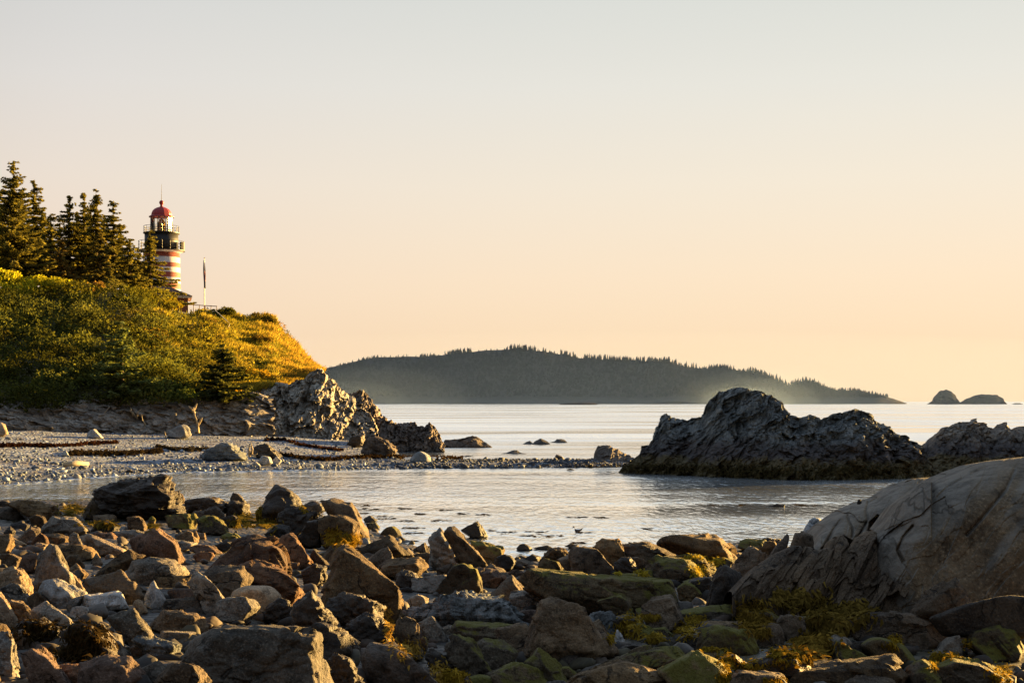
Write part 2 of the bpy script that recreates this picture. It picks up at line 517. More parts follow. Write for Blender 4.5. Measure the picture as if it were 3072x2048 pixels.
    qx = CX + F * Wp[:, 0] / Wp[:, 1]; qy = HY + F * (CAMZ - Wp[:, 2]) / Wp[:, 1]
    cen = cen + np.array([(x0 - qx.min() + x1 - qx.max()) * .5 * Yc / F, 0, -(y0 - qy.min()) * Yc / F])
    org = np.array([cen[0], cen[1], (P[:, 2] + cen[2]).min()])
    o = mesh_obj(name, P + cen, Fs, MATS['rock_' + kind], origin=org)
    tag(o, label, cat, group)
    STONES.append(o)
    return o

def relief(name, label, cat, mat, crest, base, depthf, t='G', n=260, nv=150, amp=.05, freq=2.0, seed=1, back=1.6, foot=.25, strata=((.6, 0, .8), 1.0)):
    """a rock face given by its crest and foot lines and by how far each spot of it lies away"""
    C_ = tile_px(t, crest); B_ = tile_px(t, base)
    px = np.linspace(C_[0, 0], C_[-1, 0], n)
    cy = np.interp(px, C_[:, 0], C_[:, 1]); by = np.interp(px, B_[:, 0], B_[:, 1])
    v = np.linspace(0, 1, nv)[:, None]
    PY = by[None] + (cy - by)[None] * v
    PX = np.broadcast_to(px[None], PY.shape)
    ox, oy = TILE[t]
    Yd = depthf((PX - ox) * 9.1875, (PY - oy) * 9.1875, np.broadcast_to(v, PY.shape))
    G = at(PX, PY, Yd)
    ax = np.array(strata[0], float); ax /= np.linalg.norm(ax)
    Q = G * freq; Q2 = Q + ax * ((Q @ ax) * strata[1])[..., None]
    d = amp * (fbm(Q * .5, 4, seed) + .6 * ridged(Q2, 4, seed + 3) * .6 + .25 * fbm(Q * 4, 3, seed + 5))
    G[..., 1] -= d
    Pc = G[-1]; w = np.linspace(0, 1, 24)[1:, None]
    Bk = np.stack([Pc[:, 0][None] + 0 * w, Pc[:, 1][None] + back * w, Pc[:, 2][None] + (-.2 - Pc[:, 2])[None] * w ** 2.2], -1)
    ft = G[0].copy()[None]; ft[..., 2] -= foot
    G = np.concatenate([ft, G, Bk], 0)
    i = np.arange(G.shape[0] * n).reshape(G.shape[0], n)
    Fq = np.stack([i[:-1, :-1], i[:-1, 1:], i[1:, 1:], i[1:, :-1]], -1).reshape(-1, 4).astype(np.int32)
    org = np.array([G[..., 0].mean(), G[..., 1].mean(), G[..., 2].min()])
    return tag(mesh_obj(name, G.reshape(-1, 3), Fq, MATS[mat], origin=org), label, cat)

def seg_dist(x, y, pts):
    d = np.full(np.shape(x), 1e9)
    for (ax, ay), (bx, by) in zip(pts[:-1], pts[1:]):
        L2 = (bx - ax) ** 2 + (by - ay) ** 2
        t = np.clip(((x - ax) * (bx - ax) + (y - ay) * (by - ay)) / L2, 0, 1)
        d = np.minimum(d, np.hypot(x - ax - t * (bx - ax), y - ay - t * (by - ay)))
    return d
def sstep(a, b, x):
    t = np.clip((x - a) / (b - a), 0, 1); return t * t * (3 - 2 * t)
# ---------------------------------------------------------------- camera, sun, sky
cam_d = bpy.data.cameras.new('camera'); cam = bpy.data.objects.new('camera', cam_d); COL.objects.link(cam)
cam_d.sensor_width = 36; cam_d.lens = 36 * F / 1024; cam_d.shift_y = (HY - 341) / 1024
cam_d.clip_start = .1; cam_d.clip_end = 90000
cam.location = (0, 0, CAMZ); cam.rotation_euler = (math.radians(90), 0, 0)
SC.camera = cam
SUN_AZ, SUN_EL = math.radians(49), math.radians(7.2)
sd = Vector((math.sin(SUN_AZ) * math.cos(SUN_EL), math.cos(SUN_AZ) * math.cos(SUN_EL), math.sin(SUN_EL)))
sun_d = bpy.data.lights.new('sun', 'SUN'); sun_d.energy = 5.0; sun_d.angle = math.radians(.6); sun_d.color = (5.6, 3.45, 1.08)
sun = bpy.data.objects.new('sun', sun_d); COL.objects.link(sun)
sun.rotation_euler = (-sd).to_track_quat('-Z', 'Y').to_euler(); sun.location = (60, 60, 40)

W = bpy.data.worlds.new('World'); SC.world = W; W.use_nodes = True
nt = W.node_tree; nt.nodes.clear()
wo = nt.nodes.new('ShaderNodeOutputWorld')
sky = N(nt, 'ShaderNodeTexSky', sky_type='NISHITA', sun_disc=False, sun_elevation=SUN_EL, sun_rotation=SUN_AZ, dust_density=2.0, air_density=1.0)
bg1 = N(nt, 'ShaderNodeBackground', i_Strength=.005); nt.links.new(sky.outputs[0], bg1.inputs[0])
tc = N(nt, 'ShaderNodeTexCoord')
nrm = N(nt, 'ShaderNodeVectorMath', operation='NORMALIZE'); nt.links.new(tc.outputs['Generated'], nrm.inputs[0])
sp = N(nt, 'ShaderNodeSeparateXYZ'); nt.links.new(nrm.outputs[0], sp.inputs[0])
el = math_n(nt, 'MAXIMUM', sp.outputs[2], 0.0)
g = ramp(nt, el, [(0.0, (.94, .695, .455)), (.035, (.945, .71, .475)), (.085, (.94, .752, .555)), (.15, (.88, .785, .655)), (.215, (.79, .772, .71)), (.27, (.71, .725, .685)), (.36, (.52, .63, .74)), (.52, (.38, .50, .66)), (1.0, (.26, .35, .50))])
# sky full ahead, dimmed beside and behind the camera to cut fill on rocks
dt = N(nt, 'ShaderNodeVectorMath', operation='DOT_PRODUCT'); dt.inputs[1].default_value = (.24, .97, 0)
nt.links.new(nrm.outputs[0], dt.inputs[0])
half = math_n(nt, 'ADD', math_n(nt, 'MULTIPLY', dt.outputs['Value'], .5), .5)
sidec = ramp(nt, half, [(0.0, (.12, .115, .115)), (.5, (.16, .16, .17)), (.72, (.42, .42, .44)), (.86, (.78, .76, .79)), (.92, (.94, .92, .95)), (1.0, (1.02, 1.02, 1.0))])
sidec = mixc(nt, smooth_range(nt, el, .30, .75), sidec, (1, 1, 1))
gg = mixc(nt, 1.0, g, sidec, 'MULTIPLY')
nz = N(nt, 'ShaderNodeTexNoise', i_Scale=2.2, i_Detail=3)
mpw = N(nt, 'ShaderNodeMapping'); mpw.inputs['Scale'].default_value = (1, 1, 9); nt.links.new(nrm.outputs[0], mpw.inputs[0]); nt.links.new(mpw.outputs[0], nz.inputs['Vector'])
gg = mixc(nt, .03, gg, ramp(nt, nz.outputs['Fac'], [(.35, (.75, .72, .70)), (.65, (1, .95, .86))]))
bg2 = N(nt, 'ShaderNodeBackground', i_Strength=1.0); nt.links.new(gg, bg2.inputs[0])
ads = nt.nodes.new('ShaderNodeAddShader'); nt.links.new(bg1.outputs[0], ads.inputs[0]); nt.links.new(bg2.outputs[0], ads.inputs[1])
nt.links.new(ads.outputs[0], wo.inputs[0])
SC.view_settings.view_transform = 'Standard'; SC.view_settings.look = 'None'; SC.view_settings.exposure = 0; SC.view_settings.gamma = 1

# ---------------------------------------------------------------- water
def water_mat(name, base=(.02, .035, .04), near=True):
    m, nt, out = new_mat(name)
    geo = N(nt, 'ShaderNodeNewGeometry')
    b = N(nt, 'ShaderNodeBsdfPrincipled', i_Roughness=.07, i_IOR=2.4)
    sepc = N(nt, 'ShaderNodeSeparateXYZ'); nt.links.new(geo.outputs['Position'], sepc.inputs[0]); nt.links.new(mixc(nt, smooth_range(nt, sepc.outputs[1], 55.0, 120.0), (.88, .955, 1.0), (.76, .88, 1.0)), b.inputs['Base Color']); b.inputs['Metallic'].default_value = .93
    def wav(sx, sy, scale, det):
        mp = N(nt, 'ShaderNodeMapping'); mp.inputs['Scale'].default_value = (sx, sy, 1)
        mp.inputs['Rotation'].default_value = (0, 0, .10)
        nt.links.new(geo.outputs['Position'], mp.inputs[0])
        return noise_n(nt, mp.outputs[0], scale, det, .55, .3)
    calm = smooth_range(nt, wav(.012, .05, 1.0, 4), .40, .62)       # calm slicks and ruffled belts
    sepw = N(nt, 'ShaderNodeSeparateXYZ'); nt.links.new(geo.outputs['Position'], sepw.inputs[0])
    openw = smooth_range(nt, sepw.outputs[1], 80.0, 140.0)
    rg = math_n(nt, 'ADD', .11, math_n(nt, 'MULTIPLY', calm, math_n(nt, 'ADD', .10, math_n(nt, 'MULTIPLY', openw, .22))))
    nt.links.new(rg, b.inputs['Roughness'])
    h = math_n(nt, 'ADD', math_n(nt, 'MULTIPLY', wav(1.0, .45, .9, 3), 1.0), math_n(nt, 'MULTIPLY', wav(1, .34, 3.6, 2), .75))
    h = math_n(nt, 'MULTIPLY', h, math_n(nt, 'MULTIPLY_ADD', calm, .75))
    hn = nt.nodes[-1]
    hn2 = math_n(nt, 'MULTIPLY', h, 1.0)
    bp = N(nt, 'ShaderNodeBump', i_Strength=1.0, i_Distance=.17)
    nt.links.new(h, bp.inputs['Height']); nt.links.new(bp.outputs[0], b.inputs['Normal'])
    for n in nt.nodes:
        if n.type == 'MATH' and n.operation == 'MULTIPLY_ADD': n.inputs[2].default_value = .30
    nt.links.new(b.outputs[0], out.inputs[0])
    return m
WATER = water_mat('sea_water')
me_v = [(-45000, 24, 0), (45000, 24, 0), (45000, 60000, 0), (-45000, 60000, 0)]
# a grid keeps shading precise close by
gx = np.concatenate([[-45000, -3000, -300], np.linspace(-60, 60, 25), [300, 3000, 45000]])
gy = np.concatenate([np.linspace(22, 120, 20), [200, 500, 1500, 5000, 20000, 60000]])
GX, GY = np.meshgrid(gx, gy)
V = np.stack([GX, GY, 0 * GX], -1).reshape(-1, 3)
def grid_faces(nr, nc):
    i = np.arange(nr * nc).reshape(nr, nc)
    return np.stack([i[:-1, :-1], i[:-1, 1:], i[1:, 1:], i[1:, :-1]], -1).reshape(-1, 4).astype(np.int32)
tag(mesh_obj('sea_water', V, grid_faces(*GX.shape), WATER), kind='structure')

# ---------------------------------------------------------------- near shore ground
def ground_mat():
    m, nt, out = new_mat('shore_gravel')
    geo = N(nt, 'ShaderNodeNewGeometry')
    v = geo.outputs['Position']
    vo = N(nt, 'ShaderNodeTexVoronoi', i_Scale=9.0); nt.links.new(v, vo.inputs['Vector'])
    n1 = noise_n(nt, v, 1.2, 5, .6); n2 = noise_n(nt, v, 30, 3, .6)
    c = mixc(nt, vo.outputs['Color'], (.012, .009, .006), (.042, .031, .021))
    c = mixc(nt, smooth_range(nt, n1, .45, .62), c, (.05, .037, .012))
    c = mixc(nt, math_n(nt, 'MULTIPLY', n2, .5), c, (.02, .015, .01))
    b = N(nt, 'ShaderNodeBsdfPrincipled', i_Roughness=.55); nt.links.new(c, b.inputs['Base Color'])
    bp = N(nt, 'ShaderNodeBump', i_Strength=.9, i_Distance=.06, invert=True); nt.links.new(vo.outputs['Distance'], bp.inputs['Height'])
    nt.links.new(bp.outputs[0], b.inputs['Normal']); nt.links.new(b.outputs[0], out.inputs[0])
    return m
xs = np.arange(-30, 30.01, .16); ys = np.arange(4, 56, .16)
GX, GY = np.meshgrid(xs, ys)
POOL = np.array([[4.6, 15.2], [7.4, 15.0], [12, 15.6], [12.5, 17.2], [8.0, 17.2], [5.4, 17.0]])
Z = ground_z(GX, GY)
P3 = np.stack([GX, GY, 0 * GX], -1)
Z = Z + .09 * fbm(P3 * 1.1, 3, 4) + .05 * ridged(P3 * 3.1, 2, 8)
pool = np.exp(-(((GX - 8.2) / 3.9) ** 4 + ((GY - 16.0) / 1.35) ** 4))
Z = Z - .20 * pool
tag(mesh_obj('shore_ground', np.stack([GX, GY, Z], -1).reshape(-1, 3), grid_faces(*GX.shape), ground_mat()), kind='structure')
def pool_mat():
    m, nt, out = new_mat('tide_pool_water')
    geo = N(nt, 'ShaderNodeNewGeometry')
    mp = N(nt, 'ShaderNodeMapping'); mp.inputs['Scale'].default_value = (1, 2.4, 1); nt.links.new(geo.outputs['Position'], mp.inputs[0])
    n1 = noise_n(nt, mp.outputs[0], 2.2, 5, .65); n2 = noise_n(nt, mp.outputs[0], 14, 3, .6)
    wet = smooth_range(nt, n1, .40, .60)
    b = N(nt, 'ShaderNodeBsdfPrincipled', i_IOR=1.6)
    nt.links.new(mixc(nt, wet, (.11, .085, .045), (.03, .03, .02)), b.inputs['Base Color'])
    nt.links.new(math_n(nt, 'SUBTRACT', .75, math_n(nt, 'MULTIPLY', wet, .55)), b.inputs['Roughness'])
    bp = N(nt, 'ShaderNodeBump', i_Strength=.6, i_Distance=.03); nt.links.new(math_n(nt, 'ADD', n1, n2), bp.inputs['Height'])
    nt.links.new(bp.outputs[0], b.inputs['Normal']); nt.links.new(b.outputs[0], out.inputs[0])
    return m
th = np.linspace(0, 2 * np.pi, 60, endpoint=False)
pr = 1 + .12 * np.sin(3 * th + 1) + .07 * np.sin(7 * th)
ring = np.stack([8.2 + 4.3 * pr * np.cos(th), 16.0 + 1.5 * pr * np.sin(th), np.full(60, .335)], -1)
tag(mesh_obj('tide_pool', ring, [tuple(range(60))], pool_mat(), smooth=False), kind='structure')

for (qx, qy, a_, b_) in ((755, 664, .42, .30), (777, 662, .5, .34), (905, 652, .75, .35), (716, 641, .35, .3), (838, 668, .5, .25)):
    Yq = ground_hit(qx, qy); cq = at(qx, qy, Yq)
    pr = 1 + .2 * np.sin(3 * th + qx) + .12 * np.sin(5 * th + qy)
    ring = np.stack([cq[0] + a_ * pr * np.cos(th), cq[1] + b_ * 2.2 * pr * np.sin(th), np.full(60, float(ground_z(cq[0], cq[1])) + .09)], -1)
    tag(mesh_obj('tide_pool', ring, [tuple(range(60))], bpy.data.materials['tide_pool_water'], smooth=False), kind='structure')

# ---------------------------------------------------------------- ridges of rock given by crest and foot lines
def ridge(name, label, cat, mat, crest, base, depth, Yf=None, n=260, nv=90, amp=.25, freq=1.0, strata=((.5, 0, 1), 2.0), cj=0.0, seed=1, kind=None, group=None, gpow=1.25, back=.9, foot=.35, plates=(1.3, .9), cpow=1.0, tint=None):
    x0, x1 = crest[0][0], crest[-1][0]
    px = np.linspace(x0, x1, n)
    cy = interp(px, crest); by = interp(px, base)
    if cj: cy = cy + cj * ridged(np.stack([px * .11, 0 * px, 0 * px + seed], -1), 4, seed)
    Yb = water_Y(by) if Yf is None else (interp(px, Yf) if isinstance(Yf, list) else np.full(n, float(Yf)))
    hgt = np.maximum(by - cy, .3)
    dep = depth * np.clip(hgt / hgt.max() * 1.6, .25, 1)
    v = np.linspace(0, 1, nv)[:, None]
    Yg = Yb[None] + dep[None] * v ** gpow
    pyg = by[None] + (cy - by)[None] * v ** cpow
    P = at(np.broadcast_to(px[None], Yg.shape), pyg, Yg)
    Pc = P[-1]
    rows = [P]
    w = np.linspace(0, 1, 26)[1:, None]
    B = np.stack([Pc[:, 0][None] + 0 * w, Pc[:, 1][None] + dep[None] * back * w, Pc[:, 2][None] + (-foot - Pc[:, 2])[None] * w ** 1.6], -1)
    ft = P[0].copy()[None]; ft[..., 2] -= foot
    G = np.concatenate([ft, P, B], 0)
    ax = np.array(strata[0], float); ax /= np.linalg.norm(ax)
    Q = G * freq; al = Q @ ax
    Q2 = Q + ax * (al * strata[1])[..., None]
    tp_ = np.ones(G.shape[0]); tp_[0] = .2
    d = amp * (ridged(Q2 * .55, 4, seed) * .9 + .8 * fbm(Q * .35, 3, seed + 7) + .35 * ridged(Q2 * 1.9, 3, seed + 13))
    wq = G + .22 * np.stack([fbm(G * 1.1, 2, seed + 21), fbm(G * 1.1 + 9, 2, seed + 22), fbm(G * 1.1 + 19, 2, seed + 23)], -1) / freq
    wq = wq + ax * ((wq @ ax) * strata[1] * .7)[..., None]
    d = .55 * d + amp * plates[1] * (1.1 * facet(wq * plates[0] * .45, seed + 31) + .55 * facet(wq * plates[0] * 1.2, seed + 37) + .25 * facet(wq * plates[0] * 3.1, seed + 43))
    e = amp * .45 * fbm(Q2 * .9 + 31, 3, seed + 3)
    G[..., 1] -= d * tp_[:, None]; G[..., 2] += e * tp_[:, None] * np.clip(hgt / hgt.max() * 2, .2, 1)[None]
    G[..., 0] += amp * .4 * fbm(Q2 * .8 - 11, 3, seed + 5)
    org = np.array([G[..., 0].mean(), G[..., 1].mean(), G[..., 2].min()])
    o = mesh_obj(name, G.reshape(-1, 3), grid_faces(G.shape[0], n), MATS[mat] if isinstance(mat, str) else mat, origin=org)
    return tag(o, label, cat, group, kind), G

def px_s(pts): return [(613.33 + a / 7.056, 376.67 + b / 7.056) for a, b in pts]
def px_m(pts): return [(316.67 + a / 6.288, 333.33 + b / 6.288) for a, b in pts]
def px_k(pts): return [(213.33 + a / 8.82, 346.67 + b / 8.82) for a, b in pts]
def px_d(pts): return [(a * .43537, b * .43537) for a, b in pts]
def px_l(pts): return [(a / 11.025, 393.33 + b / 11.025) for a, b in pts]

# slate with a weedy brown foot for the sea stacks
def stack_mat(name, up, lo, zb):
    m = rock_mat(name, *up, scale=.8, dark=.32, crack=.7, strata=((0, .9, .2), (1.8, 1, .42)), lichen=.10, bump=1.5, wet=False)
    nt = m.node_tree
    b = next(n for n in nt.nodes if n.type == 'BSDF_PRINCIPLED')
    src = b.inputs['Base Color'].links[0].from_socket
    geo = N(nt, 'ShaderNodeNewGeometry'); sep = N(nt, 'ShaderNodeSeparateXYZ'); nt.links.new(geo.outputs['Position'], sep.inputs[0])
    n1 = noise_n(nt, geo.outputs['Position'], .9, 5, .65); n2 = noise_n(nt, geo.outputs['Position'], 12, 3, .6)
    zz = math_n(nt, 'ADD', sep.outputs[2], math_n(nt, 'MULTIPLY', math_n(nt, 'SUBTRACT', n1, .5), 1.4))
    c = mixc(nt, smooth_range(nt, zz, zb * 2.6, zb * 1.5), src, (.085, .072, .068))
    c = mixc(nt, smooth_range(nt, zz, zb * 1.25, zb * .8), c, mixc(nt, n2, (.05, .038, .018), (.19, .145, .065)))
    nt.links.new(c, b.inputs['Base Color'])
    return m
stack_mat('stack_slate', ((.045, .050, .048), (.165, .172, .165)), None, .75)
stack_mat('stack_slate_right', ((.085, .074, .063), (.21, .185, .155)), None, .75)

ridge('sea_stack', 'big dark slate outcrop with two rounded summits and a beak-like left end across the bay', 'rock outcrop', 'stack_slate',
      px_s([(-40,676),(40,668),(95,618),(150,570),(190,540),(196,482),(250,478),(290,420),(322,345),(326,300),(335,280),(380,256),(430,290),(520,305),(630,272),(680,170),(740,104),(870,78),(1000,84),(1090,130),(1180,158),(1210,220),(1240,265),(1330,285),(1380,272),(1440,300),(1540,272),(1640,233),(1720,222),(1800,250),(1900,320),(2000,390),(2100,450),(2190,500),(2260,600),(2330,690)]),
      px_s([(-40,672),(200,683),(500,692),(950,712),(1300,725),(1700,722),(2330,712)]), 4.2, n=520, nv=190, amp=.42, freq=1.3, plates=(1.6, 1.0), strata=((-.75, 0, .66), 1.8), cj=.8, seed=31)
ridge('sea_stack', 'ribbed brown slate outcrop right of the big two-summit outcrop, cut by the frame', 'rock outcrop', 'stack_slate_right',
      px_s([(2130,640),(2190,500),(2230,460),(2290,395),(2330,345)]) + px_d([(2150,988),(2210,964),(2245,960),(2262,972),(2285,985),(2306,968),(2330,982),(2360,975),(2460,985),(2560,1000)]),
      px_d([(2080,1092),(2400,1090),(2560,1090)]), 3.6, Yf=66.5, n=260, nv=130, amp=.36, freq=1.3, plates=(1.6, 1.0), strata=((-.8, 0, .6), 3.2), cj=1.2, seed=32)
ridge('rock_outcrop', 'slanted brown slab outcrop at the left foot of the big dark outcrop', 'outcrop', 'rock_slatebrown',
      px_m([(1725,806),(1742,780),(1752,735),(1768,708),(1830,700),(1880,722),(1940,750),(1990,775),(2010,800)]), px_m([(1725,812),(1850,826),(2010,818)]), 1.6, n=110, nv=50, amp=.16, freq=2.2, strata=((-.6, 0, .8), 3), seed=33, Yf=76)
ridge('rock_outcrop', 'long low dark rock lying off the jagged tip of the headland', 'outcrop', 'rock_slatebrown',
      px_m([(770,712),(792,690),(805,668),(860,664),(930,655),(980,638),(1010,645),(1040,668),(1085,700),(1100,712)]), px_m([(770,716),(1100,716)]), 2.0, n=110, nv=46, amp=.2, freq=1.6, seed=34)
for lab, pts, by, sdv in (('smaller left rock of the two joined black islets in the channel', [(1295,692),(1320,678),(1342,671),(1360,688),(1366,693)], 694, 41),
                          ('larger right rock of the two joined black islets in the channel', [(1355,693),(1380,668),(1410,657),(1440,668),(1470,693)], 694, 42),
                          ('flat-topped black islet furthest right in the channel', [(1462,683),(1495,676),(1510,662),(1540,659),(1562,665),(1576,683)], 684, 43),
                          ('thin black reef near the gravel bar in the channel', [(1155,754),(1200,745),(1230,732),(1260,732),(1285,747),(1325,754)], 755, 44),
                          ('lowest dark reef tip close to the gravel bar', [(915,773),(940,764),(960,764),(990,773)], 774, 45)):
    ridge('islet', lab, 'islet', 'rock_dark', px_m(pts), px_m([(pts[0][0], by), (pts[-1][0], by)]), 1.2, n=50, nv=24, amp=.10, freq=2.5, seed=sdv)

# ---------------------------------------------------------------- far island, its wood, and the two skerries
ISL_Y = 1900.0
def island_mat(name, col):
    m, nt, out = new_mat(name)
    geo = N(nt, 'ShaderNodeNewGeometry')
    mp = N(nt, 'ShaderNodeMapping'); mp.inputs['Scale'].default_value = (.06, .06, .02); nt.links.new(geo.outputs['Position'], mp.inputs[0])
    n1 = noise_n(nt, mp.outputs[0], 1.0, 6, .65)
    c = mixc(nt, n1, tuple(x * .8 for x in col), tuple(x * 1.2 for x in col))
    sep = N(nt, 'ShaderNodeSeparateXYZ'); nt.links.new(geo.outputs['Position'], sep.inputs[0])
    zz = math_n(nt, 'ADD', sep.outputs[2], math_n(nt, 'MULTIPLY', math_n(nt, 'SUBTRACT', n1, .5), 26.0))
    c = mixc(nt, smooth_range(nt, zz, 8, 4), c, tuple(x * 1.15 for x in col))
    b = N(nt, 'ShaderNodeBsdfPrincipled', i_Roughness=1.0); nt.links.new(c, b.inputs['Base Color']); b.inputs['Specular IOR Level'].default_value = 0
    nt.links.new(b.outputs[0], out.inputs[0])
    return m
ICREST = px_d([(640,862),(700,855),(760,843),(800,836),(870,823),(950,818),(1060,810),(1120,803),(1190,800),(1250,808),(1330,821),(1420,828),(1550,836),(1650,846),(1740,858),(1785,872),(1806,886),(1830,878),(1850,874),(1885,889),(1920,895),(1960,896),(2010,906),(2050,914),(2080,925)])
IMAT = island_mat('island_slope', (.10, .10, .095))
isl, IG = ridge('far_island', None, None, IMAT, ICREST, [(x, HY + CAMZ * F / ISL_Y) for x in (270, 920)], 260, Yf=ISL_Y, n=420, nv=60, amp=9.0, freq=.02, strata=((0, 0, 1), 0), plates=(.01, 0), seed=51, kind='structure', gpow=1.0, foot=3)
bpy.data.objects.remove(isl) if False else None
# the wood on it: spiky conifers
def spires(name, B, Hh, R, mat, tint):
    k = 5
    V = []; Fs = []
    n = len(B)
    ang = RNG.uniform(0, 6.28, n)
    for t in range(2):
        z0 = .05 + .38 * t; z1 = .72 if t == 0 else 1.0; rr = 1.0 if t == 0 else .62
        ringv = np.stack([np.stack([B[:, 0] + R * rr * np.cos(ang + 6.283 * i / k) * RNG.uniform(.6, 1.2, n), B[:, 1] + R * rr * np.sin(ang + 6.283 * i / k) * RNG.uniform(.6, 1.2, n), B[:, 2] + Hh * z0 * RNG.uniform(.7, 1.3, n)], -1) for i in range(k)], 1)
        top = np.stack([B[:, 0] + R * .1, B[:, 1], B[:, 2] + Hh * z1], -1)[:, None]
        vv = np.concatenate([ringv, top], 1)
        b0 = len(V) and sum(len(x) for x in V)
        idx = (np.arange(n) * (k + 1))[:, None] + (b0 or 0)
        for i in range(k): Fs.append(np.concatenate([idx + i, idx + (i + 1) % k, idx + k], 1))
        V.append(vv.reshape(-1, 3))
    return mesh_obj(name, np.concatenate(V), np.concatenate(Fs).astype(np.int32), mat, smooth=False)
fr = IG[3:60]
ri = RNG.integers(0, fr.shape[0], 9000); ci = RNG.integers(0, fr.shape[1], 9000)
keep = fr[ri, ci][:, 2] > 9
B = fr[ri, ci][keep]
# crest line
cr = IG[60]; cpx = np.linspace(ICREST[0][0], ICREST[-1][0], len(cr))
cs = np.repeat(np.arange(len(cr)), 5)
cs = cs[(RNG.random(len(cs)) < (.70 + 2.2 * fbm(np.stack([cs * .12, 0 * cs, 0 * cs], -1), 3, 77)) * interp(cpx[cs], [(280, .10), (380, .15), (440, .5), (480, .8), (780, .95), (800, .9), (822, .7), (835, .15), (905, .02)]))]
CB = cr[cs] + np.stack([RNG.uniform(-3, 3, len(cs)), RNG.uniform(-10, 10, len(cs)), -1.5 + 0 * cs], -1)
hh = np.concatenate([RNG.uniform(2.5, 6, len(B)), RNG.uniform(3, 11, len(CB)) * interp(cpx[cs], [(280, .45), (420, .7), (480, 1.0), (780, 1.0), (830, .9), (900, .5)])])
BB = np.concatenate([B, CB])
forest = spires('far_forest', BB, hh, hh * np.concatenate([RNG.uniform(.3, .55, len(B)), RNG.uniform(.14, .30, len(CB))]), island_mat('far_conifers', (.085, .088, .08)), None)
tag(forest, 'dark spruce wood covering the distant island', 'forest', kind='stuff')
SK = island_mat('skerry_rock', (.09, .08, .07))
ridge('islet', 'round-topped sea rock on the horizon at far right', 'islet', SK, px_d([(2128,927),(2143,920),(2150,906),(2158,897),(2172,893),(2186,897),(2194,906),(2200,918),(2206,926)]), px_d([(2128,928),(2206,928)]), 30, Yf=1750, n=60, nv=30, amp=2.3, freq=.16, plates=(.14, .8), seed=61, foot=2)
ridge('islet', 'long humped sea rock right of the round-topped one on the horizon', 'islet', SK, px_d([(2196,927),(2215,917),(2235,909),(2250,904),(2270,906),(2290,906),(2302,914),(2312,926)]), px_d([(2196,928),(2312,928)]), 30, Yf=1745, n=70, nv=30, amp=2.3, freq=.16, plates=(.14, .8), seed=62, foot=2)
ridge('islet', 'tiny rock speck on the horizon at the far right edge', 'islet', SK, px_d([(2324,927),(2332,924.6),(2342,924.6),(2350,927)]), px_d([(2324,928),(2350,928)]), 8, Yf=1740, n=24, nv=10, amp=.4, freq=.3, seed=63, foot=1)
ridge('islet', 'flat black reef at the foot of the wooded island', 'islet', 'rock_dark', px_d([(1285,927),(1305,923.5),(1340,922.6),(1365,924),(1372,927)]), px_d([(1285,928.3),(1372,928.3)]), 14, Yf=1500, n=50, nv=12, amp=.5, freq=.25, seed=64, foot=1)
# ---------------------------------------------------------------- gravel beach and bar below the headland
def beach_mat():
    m, nt, out = new_mat('beach_gravel')
    geo = N(nt, 'ShaderNodeNewGeometry'); v = geo.outputs['Position']
    vo = N(nt, 'ShaderNodeTexVoronoi', i_Scale=5.5); nt.links.new(v, vo.inputs['Vector'])
    vo2 = N(nt, 'ShaderNodeTexVoronoi', i_Scale=2.4); nt.links.new(v, vo2.inputs['Vector'])
    sv = N(nt, 'ShaderNodeSeparateColor'); nt.links.new(vo.outputs['Color'], sv.inputs[0])
    sv2 = N(nt, 'ShaderNodeSeparateColor'); nt.links.new(vo2.outputs['Color'], sv2.inputs[0])
    c = ramp(nt, sv.outputs[0], [(0, (.035, .045, .065)), (.35, (.105, .13, .17)), (.7, (.22, .265, .33)), (1, (.46, .53, .62))])  # gravel tones shifted blue, painting in a cool shade
    c = mixc(nt, math_n(nt, 'MULTIPLY', sv2.outputs[1], .35), c, (.22, .16, .14))
    mp = N(nt, 'ShaderNodeMapping'); mp.inputs['Scale'].default_value = (.10, .45, .5); nt.links.new(v, mp.inputs[0])
    n1 = noise_n(nt, mp.outputs[0], 1.0, 5, .6)
    c = mixc(nt, math_n(nt, 'MULTIPLY', smooth_range(nt, n1, .55, .70), .6), c, (.10, .065, .05))
    sep = N(nt, 'ShaderNodeSeparateXYZ'); nt.links.new(v, sep.inputs[0])
    c = mixc(nt, math_n(nt, 'MULTIPLY', smooth_range(nt, sep.outputs[2], .40, .10), .7), c, mixc(nt, 1.0, c, (.35, .36, .38), 'MULTIPLY'))
    b = N(nt, 'ShaderNodeBsdfPrincipled', i_Roughness=.75); nt.links.new(c, b.inputs['Base Color'])
    bp = N(nt, 'ShaderNodeBump', i_Strength=1.0, i_Distance=.12, invert=True); nt.links.new(vo.outputs['Distance'], bp.inputs['Height'])
    nt.links.new(bp.outputs[0], b.inputs['Normal']); nt.links.new(b.outputs[0], out.inputs[0])
    return m
BPX = np.linspace(-160, 655, 420)
SHORE = [(-160, 492), (-80, 489), (0, 485), (44, 481), (90, 477), (174, 472), (260, 470.2), (330, 469.3), (435, 468), (583, 467), (615, 466.5), (655, 466)]
BACKY = [(-160, 86), (0, 89.5), (240, 98), (330, 101), (385, 100), (405, 84), (435, 83.5), (500, 83), (583, 82.5), (655, 82)]
BACKZ = [(-160, 1.9), (0, 1.75), (118, 1.35), (250, 1.1), (300, .9), (360, .55), (392, .22), (405, -.12), (655, -.12)]
BARH = [(-160, 0), (385, 0), (410, .20), (440, .26), (600, .26), (655, .2)]
